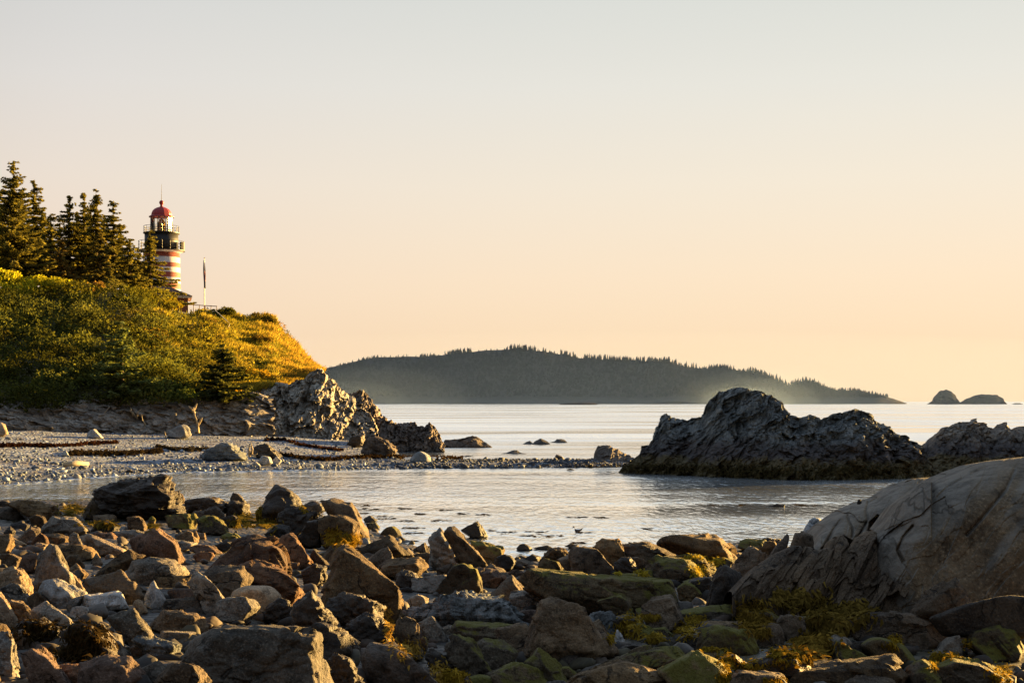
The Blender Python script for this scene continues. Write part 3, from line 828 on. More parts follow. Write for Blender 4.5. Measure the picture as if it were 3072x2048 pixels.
def beach_z(px, Y):
    sy = water_Y(interp(px, SHORE)); by = interp(px, BACKY); bz = interp(px, BACKZ)
    v = (Y - sy) / np.maximum(by - sy, 1)
    z = bz * np.clip(v, -.3, 1.2) ** 1 if np.isscalar(v) else bz * np.clip(v, -.3, 1.2)
    vv = np.clip(v, 0, 1)
    z = z + interp(px, BARH) * (4 * vv * (1 - vv)) ** .8
    return np.where(v < 0, .03 * (Y - sy), z)
vv = np.concatenate([np.linspace(-.12, 0, 6)[:-1], np.linspace(0, 1.15, 130)])[:, None]
sy = water_Y(interp(BPX, SHORE)); byy = interp(BPX, BACKY)
sy = sy + .5 * fbm(np.stack([BPX * .05, 0 * BPX, 0 * BPX], -1), 4, 3)
Yg = sy[None] + (byy - sy)[None] * vv
Xg = (BPX[None] - CX) * Yg / F
Zg = beach_z(np.broadcast_to(BPX[None], Yg.shape), Yg)
PB = np.stack([Xg, Yg, 0 * Xg], -1)
Zg = Zg + .05 * fbm(PB * .6, 3, 5) * np.clip(vv * 8, 0, 1) + .03 * ridged(PB * np.array([.25, 1.2, 1]), 3, 6) * np.clip(vv * 8, 0, 1)
tag(mesh_obj('gravel_beach', np.stack([Xg, Yg, Zg], -1).reshape(-1, 3), grid_faces(*Xg.shape), beach_mat()), kind='structure')

def beach_pt(px, py):
    Y = 75.0
    for _ in range(60):
        z = float(beach_z(px, Y)); Y = .6 * Y + .4 * (CAMZ - z) * F / (py - HY)
    return at(px, py, Y)

# loose stones, many to one object
_BASE = {}
def pebble_field(name, C, R, mat, lv=2, flat=.7, tints=None, seed=1):
    V0, F0 = ico(lv)
    rs = np.random.default_rng(seed)
    Vs = []; Fs = []; Ts = []
    protos = []
    for k in range(14):
        n = rs.normal(size=(14, 3)); n[3:] = n[3:]; n /= np.linalg.norm(n, axis=1)[:, None]
        h = rs.uniform(.55, 1.0, 14)
        q = np.maximum(V0 @ n.T, 0) / h
        r = 1 / np.maximum((q ** 40).sum(1) ** (1 / 40), .5)
        protos.append(V0 * r[:, None])
    m = len(V0)
    for i, (c, r) in enumerate(zip(C, R)):
        a = rs.uniform(0, 6.28); s = np.array([rs.uniform(.8, 1.5), rs.uniform(.7, 1.2), flat * rs.uniform(.7, 1.3)]) * r
        P = protos[rs.integers(0, 14)] * s
        t = rs.uniform(-.4, .4)
        P = np.stack([P[:, 0], P[:, 1] * math.cos(t) - P[:, 2] * math.sin(t), P[:, 1] * math.sin(t) + P[:, 2] * math.cos(t)], -1)
        P = np.stack([P[:, 0] * math.cos(a) - P[:, 1] * math.sin(a), P[:, 0] * math.sin(a) + P[:, 1] * math.cos(a), P[:, 2]], -1)
        Vs.append(P + c); Fs.append(F0 + i * m)
        if tints is not None: Ts.append(np.repeat(tints[i][None], m, 0))
    return mesh_obj(name, np.concatenate(Vs), np.concatenate(Fs).astype(np.int32), mat, smooth=False, tint=np.concatenate(Ts) if tints is not None else None)

def tint_rock_mat(name, rough=.8):
    m, nt, out = new_mat(name)
    at_ = N(nt, 'ShaderNodeAttribute', attribute_name='tint'); geo = N(nt, 'ShaderNodeNewGeometry')
    n1 = noise_n(nt, geo.outputs['Position'], 22, 3, .6)
    c = mixc(nt, 1.0, at_.outputs['Color'], ramp(nt, n1, [(.3, (.6, .6, .6)), (.7, (1.3, 1.3, 1.3))]), 'MULTIPLY')
    b = N(nt, 'ShaderNodeBsdfPrincipled', i_Roughness=rough); nt.links.new(c, b.inputs['Base Color']); nt.links.new(b.outputs[0], out.inputs[0])
    MATS[name] = m
    return m
TR = tint_rock_mat('loose_stone')
nC = 5200
pxs = RNG.uniform(-60, 650, nC); t = RNG.random(nC) ** 1.5
sY = water_Y(interp(pxs, SHORE)); bY = interp(pxs, BACKY)
Ys = sY + (bY - sY) * (t * 1.02 - .01)
zz = beach_z(pxs, Ys)
rr = RNG.lognormal(-2.75, .38, nC).clip(.03, .20) * (1.15 - .55 * t)
base = np.array([[.16, .195, .25], [.09, .115, .155], [.38, .44, .52], [.14, .14, .15], [.05, .062, .085]])  # cobble tones tinted blue as well, standing in for shade
tt = base[RNG.choice(5, nC, p=[.3, .25, .14, .16, .15])] * RNG.uniform(.7, 1.25, (nC, 1))
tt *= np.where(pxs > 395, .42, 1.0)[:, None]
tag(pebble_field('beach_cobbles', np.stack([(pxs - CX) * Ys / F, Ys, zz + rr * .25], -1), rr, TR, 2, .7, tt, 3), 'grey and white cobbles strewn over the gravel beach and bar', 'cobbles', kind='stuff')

# ---------------------------------------------------------------- headland: bank, cliff, hill
ridge('cliff', 'dark earth and rock bank with exposed roots behind the beach at left', 'cliff', 'earth_bank',
      [(-160, 396), (0, 402), (40, 400), (100, 399), (150, 396), (200, 393), (250, 390), (275, 396)],
      [(-160, 424), (0, 424), (40, 428), (80, 432), (118, 435), (250, 437.5), (275, 439)], 3.4, Yf=[(-160, 84.5), (0, 88.2), (250, 97), (275, 98)], n=420, nv=70, amp=.55, freq=1.0, strata=((.2, 0, 1), 1.6), seed=71, cj=.6)
ridge('cliff', 'craggy sunlit slate cliff under the grassy end of the headland', 'cliff', 'rock_cliff',
      [(236, 404), (246, 396), (258, 386), (276, 382), (292, 382), (305, 377), (312, 371), (318.5, 368)] + px_k([(1000, 240), (1060, 300), (1130, 355), (1180, 392), (1215, 420), (1300, 500), (1400, 620), (1500, 780), (1530, 860)]),
      [(236, 438), (260, 438.5), (300, 441), (340, 443.5), (385, 446)], 6.0, Yf=[(236, 97.0), (300, 99.5), (385, 103)], n=420, nv=150, amp=.70, freq=.9, plates=(1.0, 1.0), strata=((.82, .2, -.55), 2.6), seed=72, cj=1.0, gpow=1.1)
ridge('cliff', 'dark jagged rock shoulder behind the sunlit cliff, facing the sea', 'cliff', 'rock_slatebrown',
      px_k([(1120, 430), (1180, 400), (1240, 402), (1300, 374), (1350, 400), (1400, 468), (1450, 520), (1490, 600), (1510, 760)]),
      px_k([(1120, 850), (1520, 860)]), 4.0, Yf=105, n=170, nv=100, amp=.6, freq=1.2, strata=((.7, .2, -.6), 3), seed=73, cj=1.4)
ridge('cliff', 'spiky dark rock point with lit pinnacles where the headland meets the sea', 'cliff', 'rock_slatebrown',
      px_k([(1470, 700), (1490, 620), (1505, 607), (1590, 660), (1640, 682), (1680, 672), (1730, 655), (1760, 660), (1785, 665), (1800, 692), (1850, 705), (1880, 680), (1920, 662), (1945, 690), (1965, 720), (2000, 790), (2030, 870), (2040, 905)]),
      px_k([(1470, 925), (1700, 930), (2040, 915)]), 3.6, Yf=95.8, n=240, nv=110, amp=.55, freq=1.6, strata=((.8, .2, -.4), 3.2), seed=74, cj=1.6)

HB = [(-160, 410), (0, 409), (60, 409), (120, 405), (187, 402), (218, 400), (250, 397), (274, 390), (290, 388), (305, 383), (318, 377), (323, 376.5), (336, 380)]
HC = [(-160, 284), (0, 288), (60, 290), (120, 293), (187, 313), (218, 314), (250, 318), (274, 320), (283, 333), (300, 352), (312, 366), (318, 373), (323, 376.3), (336, 379.8)]
HYB = [(-160, 86.5), (0, 90.5), (200, 98), (260, 103), (336, 112)]
HYC = [(-160, 108), (0, 115), (120, 121), (190, 128), (218, 132), (250, 136), (283, 138), (305, 134), (323, 121)]
hpx = np.linspace(-160, 323, 300)
hv = np.linspace(0, 1, 90)[:, None]
hYb, hYc = interp(hpx, HYB), interp(hpx, HYC)
Yf_ = hYb[None] + (hYc - hYb)[None] * hv ** 1.05
pyf = interp(hpx, HB)[None] + (interp(hpx, HC) - interp(hpx, HB))[None] * hv ** .92
HF = at(np.broadcast_to(hpx[None], Yf_.shape), pyf, Yf_)
cr_ = HF[-1]
bw = np.linspace(0, 1, 40)[1:, None]
Yk = cr_[:, 1][None] + 75 * bw
slope = interp(hpx, [(-160, .058), (190, .058), (225, .052), (250, .0), (336, -.12)])
Zk = cr_[:, 2][None] + slope[None] * 75 * bw * np.where(bw < .62, 1, 1)
HBk = np.stack([(hpx[None] - CX) * Yk / F, Yk, np.maximum(Zk, -1)], -1)
sk_ = HF[0].copy()[None]; sk_[..., 2] = -.6; sk_[..., 1] -= .3
HG = np.concatenate([sk_, HF, HBk], 0)
HG[..., 2] += .25 * fbm(HG * .35, 3, 81) * np.linspace(0, 1, HG.shape[0])[:, None].clip(0, .3) * 3
def soil_mat():
    m, nt, out = new_mat('headland_soil')
    geo = N(nt, 'ShaderNodeNewGeometry'); n1 = noise_n(nt, geo.outputs['Position'], .8, 6, .65)
    c = ramp(nt, n1, [(.3, (.03, .025, .012)), (.55, (.07, .06, .02)), (.75, (.13, .09, .03))])
    b = N(nt, 'ShaderNodeBsdfPrincipled', i_Roughness=1); nt.links.new(c, b.inputs['Base Color']); nt.links.new(b.outputs[0], out.inputs[0])
    return m
tag(mesh_obj('headland_hill', HG.reshape(-1, 3), grid_faces(*HG.shape[:2]), soil_mat()), kind='structure')
NR, NC = HF.shape[:2]
def hill_pt(px, py):
    """point on the front of the hill seen at px,py"""
    b, c = interp(px, HB), interp(px, HC)
    t = np.clip((py - b) / (c - b), 0, 1) ** (1 / .92)
    Y = interp(px, HYB) + (interp(px, HYC) - interp(px, HYB)) * t ** 1.05
    return at(px, b + (c - b) * t ** .92, Y)

# ---------------------------------------------------------------- foliage
def leaf_quads(C, size, rs, asp=.45, up=None):
    n = len(C)
    a = rs.normal(size=(n, 3)); a /= np.linalg.norm(a, axis=1)[:, None]
    r = rs.normal(size=(n, 3)); b = np.cross(a, r); b /= np.linalg.norm(b, axis=1)[:, None]
    s = np.asarray(size)[:, None] * np.ones((n, 1))
    V = np.stack([C - a * s, C - b * s * asp, C + a * s, C + b * s * asp], 1).reshape(-1, 3)
    Fq = np.arange(4 * n, dtype=np.int32).reshape(-1, 4)
    return V, Fq
def mound(c, rad, n, rs):
    """leaf positions over an uneven dome"""
    d = rs.normal(size=(n, 3)); d[:, 2] = np.abs(d[:, 2]) * 1.0 - .15; d /= np.linalg.norm(d, axis=1)[:, None]
    k = rs.uniform(.55, 1.0, n) ** .6
    w = 1 + .35 * fbm(d * 2.2 + c * .7, 3, 7)
    return c + d * np.asarray(rad) * (k * w)[:, None]
def build_leaves(name, Cs, size, tints, mat, parent=None, origin=None, rs=RNG, asp=.45):
    V, Fq = leaf_quads(Cs, size, rs, asp)
    return mesh_obj(name, V, Fq, mat, parent, origin, smooth=False, tint=np.repeat(tints, 4, 0))

DG = np.array([.055, .064, .02]); YG = np.array([.40, .39, .03]); OL = np.array([.20, .175, .032]); GO = np.array([.40, .24, .03]); BR = np.array([.22, .12, .035])
def veg_tint(px, py):
    """plant colour over the slope: dark alder left, yellow-green top, golden grass right"""
    top = np.clip((interp(px, [(-160, 300), (60, 299), (110, 292), (170, 310), (336, 330)]) - py) / 8, 0, 1) * (px < 190)
    right = np.clip((px - 150 - (py - 330) * .5) / 90, 0, 1)
    t = DG[None] * (1 - right)[:, None] + OL[None] * right[:, None]
    t = t * (1 - top)[:, None] + YG[None] * top[:, None] * 1.2
    return t
rs = np.random.default_rng(5)
LC, LS, LT = [], [], []
nm = 0
for k in range(620):
    px = rs.uniform(-120, 285)
    b, c = float(interp(px, HB)), float(interp(px, HC))
    py = rs.uniform(c + 1, b + 2)
    # open grass takes over to the right
    edge = interp(py, [(300, 200), (330, 235), (350, 232), (370, 250), (400, 262)])
    if px > edge + rs.normal() * 8: continue
    p = hill_pt(px, py)
    r = rs.uniform(.5, 1.0) * rs.choice([1, 1.3, 1.9]) * (1.0 if px < 170 else .72)
    n = int(210 * r * r)
    q = mound(p + np.array([0, -.1, .15]), (r * 1.15, r * 1.0, r * .95), n, rs)
    tb = veg_tint(np.array([px]), np.array([py]))[0] * rs.choice([.6, 1.0, 1.5, 2.1]) * rs.uniform(.85, 1.15)
    mx_ = .05 + .16 * min(max((px - 60 + (340 - py)) / 160, 0), 1)
    tb = tb * (1 - mx_) + mx_ * (BR if rs.random() < .35 else YG) * rs.uniform(.2, 1.0)
    LC.append(q); LS.append(rs.uniform(.075, .16, n) * (1.0 if px < 230 else .85)); LT.append(tb[None] * rs.uniform(.55, 1.5, (n, 1)))
for k in range(260):
    px = rs.uniform(205, 318)
    b, c = float(interp(px, HB)), float(interp(px, HC))
    if b - c < 6: continue
    py = rs.uniform(c + 2, b - 1)
    p = hill_pt(px, py); r = rs.uniform(.28, .75)
    n = int(230 * r * r) + 10
    tb = (np.array([.24, .215, .045]) * rs.uniform(.45, 1.3) if rs.random() < .6 else np.array([.30, .19, .05]) * rs.uniform(.5, 1.2))
    LC.append(mound(p + np.array([0, -.05, .10]), (r * 1.2, r, r * .8), n, rs)); LS.append(rs.uniform(.06, .12, n)); LT.append(tb[None] * rs.uniform(.5, 1.5, (n, 1)))
tag(build_leaves('shrub_thicket', np.concatenate(LC), np.concatenate(LS), np.concatenate(LT), MATS['foliage'], rs=rs), 'dense thicket of alder and wild rose covering the headland slope', 'thicket', kind='stuff')

# grass: blades on the right slope and along the brow
def blades(P, h, w, lean, rs):
    n = len(P)
    a = rs.uniform(0, 6.28, n); d = np.stack([np.cos(a), np.sin(a), 0 * a], -1)
    tip = P + np.stack([lean[:, 0], lean[:, 1], h], -1)
    mid = P + np.stack([lean[:, 0] * .3, lean[:, 1] * .3, h * .6], -1)
    V = np.stack([P - d * w[:, None], P + d * w[:, None], mid + d * w[:, None] * .7, tip, mid - d * w[:, None] * .7], 1).reshape(-1, 3)
    return V, np.arange(5 * n, dtype=np.int32).reshape(-1, 5)
GPx, GPy = [], []
while len(GPx) < 60000:
    px = rs.uniform(150, 322, 60000); 
    b, c = interp(px, HB), interp(px, HC)
    py = rs.uniform(np.minimum(c, b), b + 1)
    edge = interp(py, [(300, 190), (330, 225), (350, 222), (370, 240), (400, 250)])
    dens = np.where(px > edge - 10, 1.0, .12)
    k = rs.random(len(px)) < dens
    GPx += list(px[k]); GPy += list(py[k])
px, py = np.array(GPx[:60000]), np.array(GPy[:60000])
P = hill_pt(px, py)
patch = fbm(P * .55, 4, 91); fine = fbm(P * 1.8, 3, 93)
h = (.42 + .45 * np.clip(patch, -.6, 1) + rs.uniform(-.1, .25, len(px))).clip(.12, 1.0)
lean = np.stack([rs.normal(.10, .16, len(px)), rs.normal(-.05, .14, len(px))], -1) * h[:, None] * 1.6
V, Fq = blades(P, h, rs.uniform(.02, .05, len(px)), lean, rs)
g1 = np.clip(.5 + patch * 1.6 + .5 * fine, 0, 1)[:, None]; g2 = np.clip((px - 255) / 60 + fine, 0, 1)[:, None]
tg = (np.array([.15, .165, .03]) * (1 - g1) + np.array([.38, .31, .06]) * g1)
tg = tg * (1 - .5 * g2) + np.array([.40, .21, .055]) * .5 * g2
tg = tg * rs.uniform(.6, 1.35, (len(px), 1))
tag(mesh_obj('hillside_grass', V, Fq, MATS['grass_blades'], smooth=False, tint=np.repeat(tg, 5, 0)), 'long golden grass on the sunlit seaward slope of the headland', 'grass', kind='stuff')

# shrubs one can tell apart
def shrub(label, px, py, rad, n, tint, leaf=.12, stem=True, flat=1.0, dY=0.0, name='shrub', group='shrubs on the headland'):
    p = hill_pt(px, py); p = p + np.array([0, dY, 0])
    e = empty(name, p - np.array([0, 0, .2]), label, 'shrub', group)
    k = max(3, int(rad * 5)); Cs = []
    for i in range(k):
        o = np.array([rs.normal() * rad * .45, rs.normal() * rad * .3, rs.uniform(0, .6) * rad * flat])
        rr_ = rad * rs.uniform(.35, .6)
        Cs.append(mound(p + o, (rr_ * 1.1, rr_, rr_ * .95 * flat), n // k, rs))
    Cs = np.concatenate(Cs)
    build_leaves('crown', Cs, rs.uniform(leaf * .6, leaf * 1.2, len(Cs)), np.array(tint)[None] * rs.uniform(.5, 1.5, (len(Cs), 1)), MATS['foliage'], e, np.array(e.location), rs)
    m = MB()
    for i in range(4):
        d = np.array([rs.normal() * rad * .4, rs.normal() * rad * .3, rad * .8])
        m.tube([p - np.array([0, 0, .25]), p + d * .5, p + d], [.05, .035, .012], 5)
    m.build('stem', MATS['bark'], e, np.array(e.location))
    return e
shrub('bright yellow-green shrub at the left edge of the hill top', 14, 286, 1.5, 1500, YG * 1.15)
shrub('second bright yellow-green shrub on the hill brow, under the tall spruces', 44, 286, 1.3, 1300, YG * 1.1)
shrub('small yellow-tipped sapling clump under the tallest spruces', 53, 279, .7, 420, YG, flat=1.6)
shrub('pale dry bush below the gap in the spruces', 92, 288, 1.0, 700, (.34, .22, .07))
shrub('olive bush directly in front of the lighthouse house', 146, 299, 1.5, 1500, OL)
shrub('golden bush just left of the house wall', 172, 312, 1.3, 1200, (.26, .21, .02))
shrub('dark rounded bush on the brow right of the flagpole', 224, 318, 1.2, 1100, (.085, .09, .02))
shrub('round bush standing on the outermost brow of the headland', 271, 325, 1.05, 900, (.12, .10, .022), flat=1.1, dY=-.5)
shrub('brown bush in the middle of the golden slope', 258, 345, .9, 700, (.15, .10, .025))
shrub('yellow grass tussock at the cliff edge right of the dark spruce', 262, 383, 1.1, 1100, (.42, .28, .03), leaf=.14)
shrub('green bush at the foot of the slope above the pale boulder', 168, 398, 1.4, 1500, (.085, .115, .03), dY=-.8)
shrub('golden bush under the dark spruce near the cliff foot', 243, 399, .8, 600, (.42, .27, .03), dY=-.8)
shrub('tan-tipped bush in the middle of the thicket', 150, 345, 1.3, 1200, (.20, .145, .03))

def spruce(label, base, H, R, seed, lean=(0, 0), cbase=.08, dens=1.0, tint=(.17, .16, .05), group=None, right=0.0, irregular=.35, droop=.35):
    r_ = np.random.default_rng(seed)
    base = np.asarray(base, float)
    e = empty('spruce_tree', base, label, 'spruce', group)
    m = MB()
    top = base + np.array([lean[0], lean[1], H])
    def axis(t): return base + np.array([lean[0] * t * t, lean[1] * t * t, H * t])
    m.tube([base - np.array([0, 0, .4])] + [axis(t) for t in (.15, .4, .7, .98)], [.035 * H ** .8 + .06, .03 * H ** .8 + .05, .022 * H ** .8 + .03, .05, .015], 7)
    C, Sz, DirA, T = [], [], [], []
    nw = int(H * 3.8 * dens)
    for i in range(nw):
        t = cbase + (1 - cbase) * (i + r_.uniform(-1.2, 1.2)) / nw; t = min(max(t, cbase), .995)
        L0 = R * (1 - t) ** .85 * (1 if t > cbase + .06 else .8) + .18
        for k in range(int(r_.integers(4, 8))):
            a = r_.uniform(0, 6.283)
            tb_ = min(max(t + r_.normal() * 1.3 / nw, cbase), .995)
            L = L0 * r_.uniform(1 - irregular * 1.4, 1 + irregular)
            if right and math.cos(a) > 0: L *= 1 + right * (1 - t) * math.cos(a)
            elif right: L *= .75
            d = np.array([math.cos(a), math.sin(a), 0])
            o = axis(tb_)
            ns = max(3, int(L / .15))
            s = np.linspace(.08, 1, ns)[:, None]
            drop = -droop * L * s ** 1.4 + .22 * L * s ** 3 + r_.normal() * .04 + .12 * L * s
            pts = o + d * L * s + np.array([0, 0, 1.0]) * drop
            if r_.random() < .35 and L > .5: m.tube([o, pts[ns // 2], pts[-1]], [.028, .018, .006], 4)
            side = np.array([-d[1], d[0], 0])
            for j in range(10):
                w = (r_.uniform(-1, 1, (ns, 1))) * .26 * L * (1 - s * .7)
                q = pts + side * w + np.array([0, 0, 1.0]) * (r_.uniform(-.10, .06, (ns, 1)))
                C.append(q); Sz.append(r_.uniform(.09, .21, ns) * (.75 + .3 * min(L, 1.2)))
                da = d * 1.0 + side * np.sign(w) * .8 + np.array([0, 0, -.15]) + r_.normal(size=(ns, 3)) * .35
                DirA.append(da); T.append(np.full(ns, r_.uniform(.55, 1.5)))
    C = np.concatenate(C); Sz = np.concatenate(Sz); A = np.concatenate(DirA); A /= np.linalg.norm(A, axis=1)[:, None]
    Bv = np.cross(A, np.array([0, 0, 1.0]) + r_.normal(size=A.shape) * .55); Bv /= np.linalg.norm(Bv, axis=1)[:, None]
    V = np.stack([C - A * Sz[:, None], C - Bv * Sz[:, None] * .42, C + A * Sz[:, None], C + Bv * Sz[:, None] * .42], 1).reshape(-1, 3)
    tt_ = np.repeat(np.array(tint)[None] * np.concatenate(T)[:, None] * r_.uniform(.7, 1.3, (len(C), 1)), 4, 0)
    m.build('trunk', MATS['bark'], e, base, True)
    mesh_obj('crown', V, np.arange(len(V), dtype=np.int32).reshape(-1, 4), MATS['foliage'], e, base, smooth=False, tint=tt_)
    return e
def spr(label, px, pyb, pyt, Y, Rpx, seed, **k):
    Rpx *= 1.2
    b = at(px, pyb, Y); H = (pyb - pyt) * Y / F
    return spruce(label, b, H, Rpx * Y / F, seed, **k)
GS = 'spruces on the headland'
spr('tallest spruce, its bushy top above all others at the left edge', 13.5, 290, 161, 124, 26, 1, group=GS, irregular=.5, droop=.2)
spr('slim pointed spruce just right of the tallest one', 34, 290, 181, 129, 19, 2, group=GS)
spr('spruce cut by the left frame edge', -8, 290, 176, 133, 25, 3, group=GS, irregular=.5)
spr('small spruce filling the gap right of the slim pointed one', 51, 290, 213, 134, 14, 4, group=GS)
spr('spruce with a blunt double top, first of the middle row', 69.5, 290, 196, 136, 14, 5, group=GS, irregular=.5)
spr('pale-topped spruce, second of the middle row', 84.5, 290, 193, 137, 14, 6, group=GS)
spr('highest and most slender spruce of the middle row', 96, 290, 189.5, 135, 15, 7, group=GS)
spr('pointed spruce at the right end of the middle row', 113.5, 292, 202, 133, 17, 8, group=GS)
spr('short dense spruce between the middle row and the leaning one', 130, 296, 239, 131, 16, 9, group=GS)
spr('wind-swept spruce with long branches reaching across the lighthouse', 150, 303, 231, 137, 15, 10, group=GS, right=.95, irregular=.5, droop=.42, cbase=.03)
spr('little spruce on the brow below the middle row', 110, 303, 263, 122, 7, 11, group=GS)
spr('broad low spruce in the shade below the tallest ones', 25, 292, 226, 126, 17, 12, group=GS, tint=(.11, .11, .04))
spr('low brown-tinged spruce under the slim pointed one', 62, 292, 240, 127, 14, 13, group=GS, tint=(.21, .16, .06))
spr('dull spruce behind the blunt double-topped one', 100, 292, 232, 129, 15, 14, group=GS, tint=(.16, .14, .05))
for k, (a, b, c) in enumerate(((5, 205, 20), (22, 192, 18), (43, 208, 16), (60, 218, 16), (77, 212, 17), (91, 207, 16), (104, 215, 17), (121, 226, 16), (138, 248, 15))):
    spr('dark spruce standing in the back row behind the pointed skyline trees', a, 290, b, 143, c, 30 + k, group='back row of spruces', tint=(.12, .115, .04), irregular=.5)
b_ = hill_pt(122, 396)
spr('large drooping spruce half way down the thicket slope', 122, 404, 322, float(b_[1]) - 1.2, 27, 15, group='spruces on the slope', irregular=.45, tint=(.16, .20, .085), droop=.25)
b_ = hill_pt(224, 402)
spr('dark dome-shaped spruce against the golden grass', 223, 405, 344, float(b_[1]) - 1.0, 27, 16, group='spruces on the slope', irregular=.25, tint=(.075, .085, .035), droop=.3)

# ---------------------------------------------------------------- lighthouse
LY = 165.0
PXM = LY / F
def lz(py): return CAMZ - (py - HY) * PXM
LX = (161.5 - CX) * PXM
def paint_mat(name, col, **k): return simple_mat(name, col, **k)
paint_mat('black_paint', (.022, .020, .019), rough=.55, var=.4, scale=3)
paint_mat('red_paint', (.33, .030, .028), rough=.5, var=.2, scale=2)
paint_mat('white_trim', (.78, .76, .74), rough=.6, var=.08)
paint_mat('roof_shingle', (.16, .085, .065), rough=.9, var=.4, scale=9, bump=.3)
paint_mat('lens_brass', (.35, .25, .10), rough=.3, metal=.8)
paint_mat('pole_paint', (.55, .52, .48), rough=.5)
paint_mat('grey_metal', (.20, .19, .18), rough=.5, metal=.3)
def stripe_mat():
    m, nt, out = new_mat('striped_brick')
    geo = N(nt, 'ShaderNodeNewGeometry'); tc = N(nt, 'ShaderNodeTexCoord')
    sep = N(nt, 'ShaderNodeSeparateXYZ'); nt.links.new(tc.outputs['Object'], sep.inputs[0])
    ang = math_n(nt, 'ARCTAN2', sep.outputs[1], sep.outputs[0])
    cmb = N(nt, 'ShaderNodeCombineXYZ'); nt.links.new(math_n(nt, 'MULTIPLY', ang, 2.1), cmb.inputs[0]); nt.links.new(sep.outputs[2], cmb.inputs[1])
    br = N(nt, 'ShaderNodeTexBrick'); br.inputs['Scale'].default_value = 5.0
    br.inputs['Color1'].default_value = (1, 1, 1, 1); br.inputs['Color2'].default_value = (.86, .86, .86, 1); br.inputs['Mortar'].default_value = (.62, .62, .62, 1); br.inputs['Mortar Size'].default_value = .02
    nt.links.new(cmb.outputs[0], br.inputs['Vector'])
    n1 = noise_n(nt, tc.outputs['Object'], 3.0, 5, .65)
    # white bands between the measured heights (metres above the tower foot)
    def band(a, b): return math_n(nt, 'MULTIPLY', math_n(nt, 'GREATER_THAN', sep.outputs[2], a), math_n(nt, 'LESS_THAN', sep.outputs[2], b))
    tot = None
    for top, bot in ((257.4, 262.9), (267.5, 272.5), (277.6, 283.4), (289.0, 294.2), (300, 305)):
        x = band(lz(bot) - TZ, lz(top) - TZ)
        tot = x if tot is None else math_n(nt, 'ADD', tot, x)
    c = mixc(nt, tot, mixc(nt, n1, (.27, .052, .035), (.38, .085, .055)), mixc(nt, n1, (.66, .64, .66), (.84, .82, .84)))
    c = mixc(nt, 1.0, c, br.outputs['Color'], 'MULTIPLY')
    b = N(nt, 'ShaderNodeBsdfPrincipled', i_Roughness=.75); nt.links.new(c, b.inputs['Base Color']); nt.links.new(b.outputs[0], out.inputs[0])
    return m
TZ = lz(312.0)
lt = empty('lighthouse', (LX, LY, TZ), 'red and white striped lighthouse with black lantern and red dome on the headland', 'lighthouse')
LO = np.array([LX, LY, TZ])
px2 = lambda v: v * PXM
def lprof(lst): return [(px2(r), lz(y) - TZ) for r, y in lst]
m = MB(); m.lathe(LO, lprof([(19.3, 312), (18.75, 290), (18.2, 268), (17.8, 252.6)]), 64); m.build('tower', stripe_mat(), lt, LO, True)
m = MB(); m.lathe(LO, lprof([(17.9, 252.7), (18.6, 252.2), (20.2, 251.6), (22.0, 251.1)]), 48); m.build('cornice', MATS['white_trim'], lt, LO)
m = MB(); m.lathe(LO, lprof([(22.9, 251.05), (23.1, 250.6), (23.1, 250.1)]), 48); m.build('gallery_deck', MATS['black_paint'], lt, LO)
m = MB(); m.lathe(LO, lprof([(16.5, 250.0), (16.5, 234.0)]), 56); m.build('watch_room', MATS['black_paint'], lt, LO, True)
m = MB(); m.lathe(LO, lprof([(16.6, 233.95), (17.9, 233.4), (17.9, 232.5)]), 48); m.build('gallery_deck', MATS['black_paint'], lt, LO)
def rail(r, ytop, ybot, npost, name, skip=None):
    m = MB()
    for i in range(npost):
        a = 2 * math.pi * i / npost + .1
        c = LO + np.array([px2(r) * math.cos(a), px2(r) * math.sin(a), 0])
        m.tube([c + (0, 0, lz(ybot) - TZ), c + (0, 0, lz(ytop) - TZ)], .028, 5)
    for y in (ytop, ytop + (ybot - ytop) * .38, ytop + (ybot - ytop) * .7):
        m.tube([LO + np.array([px2(r) * math.cos(2 * math.pi * i / 40), px2(r) * math.sin(2 * math.pi * i / 40), lz(y) - TZ]) for i in range(41)], .026, 5)
    m.build(name, MATS['black_paint'], lt, LO)
rail(22.4, 241.3, 250.1, 18, 'gallery_railing'); rail(17.3, 226.2, 232.6, 18, 'gallery_railing')
m = MB(); m.lathe(LO, lprof([(11.2, 232.45), (11.2, 231.4), (10.6, 231.3)]), 10); m.build('lantern_sill', MATS['black_paint'], lt, LO)
lr = MB()
for i in range(10):
    a = 2 * math.pi * (i + .5) / 10
    c = LO + np.array([px2(10.5) * math.cos(a), px2(10.5) * math.sin(a), 0]); lr.tube([c + (0, 0, lz(231.4) - TZ), c + (0, 0, lz(216.6) - TZ)], .045, 6)
for y in (227.0,):
    lr.tube([LO + np.array([px2(10.5) * math.cos(2 * math.pi * (i + .5) / 10), px2(10.5) * math.sin(2 * math.pi * (i + .5) / 10), lz(y) - TZ]) for i in range(11)], .03, 5)
lf = lr.build('lantern_frame', MATS['black_paint'], lt, LO)
m = MB(); m.lathe(LO, lprof([(10.55, 231.3), (10.55, 216.6)]), 20, math.radians(160), math.radians(215), caps=False); m.build('blind_panel', MATS['black_paint'], lt, LO)
gm, gnt, gout = new_mat('lantern_glass')
gt = N(gnt, 'ShaderNodeBsdfTransparent'); gt.inputs[0].default_value = (.95, .95, .93, 1); gg_ = N(gnt, 'ShaderNodeBsdfGlossy', i_Roughness=.02)
fr_ = N(gnt, 'ShaderNodeFresnel', i_IOR=1.45); gx_ = gnt.nodes.new('ShaderNodeMixShader')
gnt.links.new(fr_.outputs[0], gx_.inputs[0]); gnt.links.new(gt.outputs[0], gx_.inputs[1]); gnt.links.new(gg_.outputs[0], gx_.inputs[2]); gnt.links.new(gx_.outputs[0], gout.inputs[0])
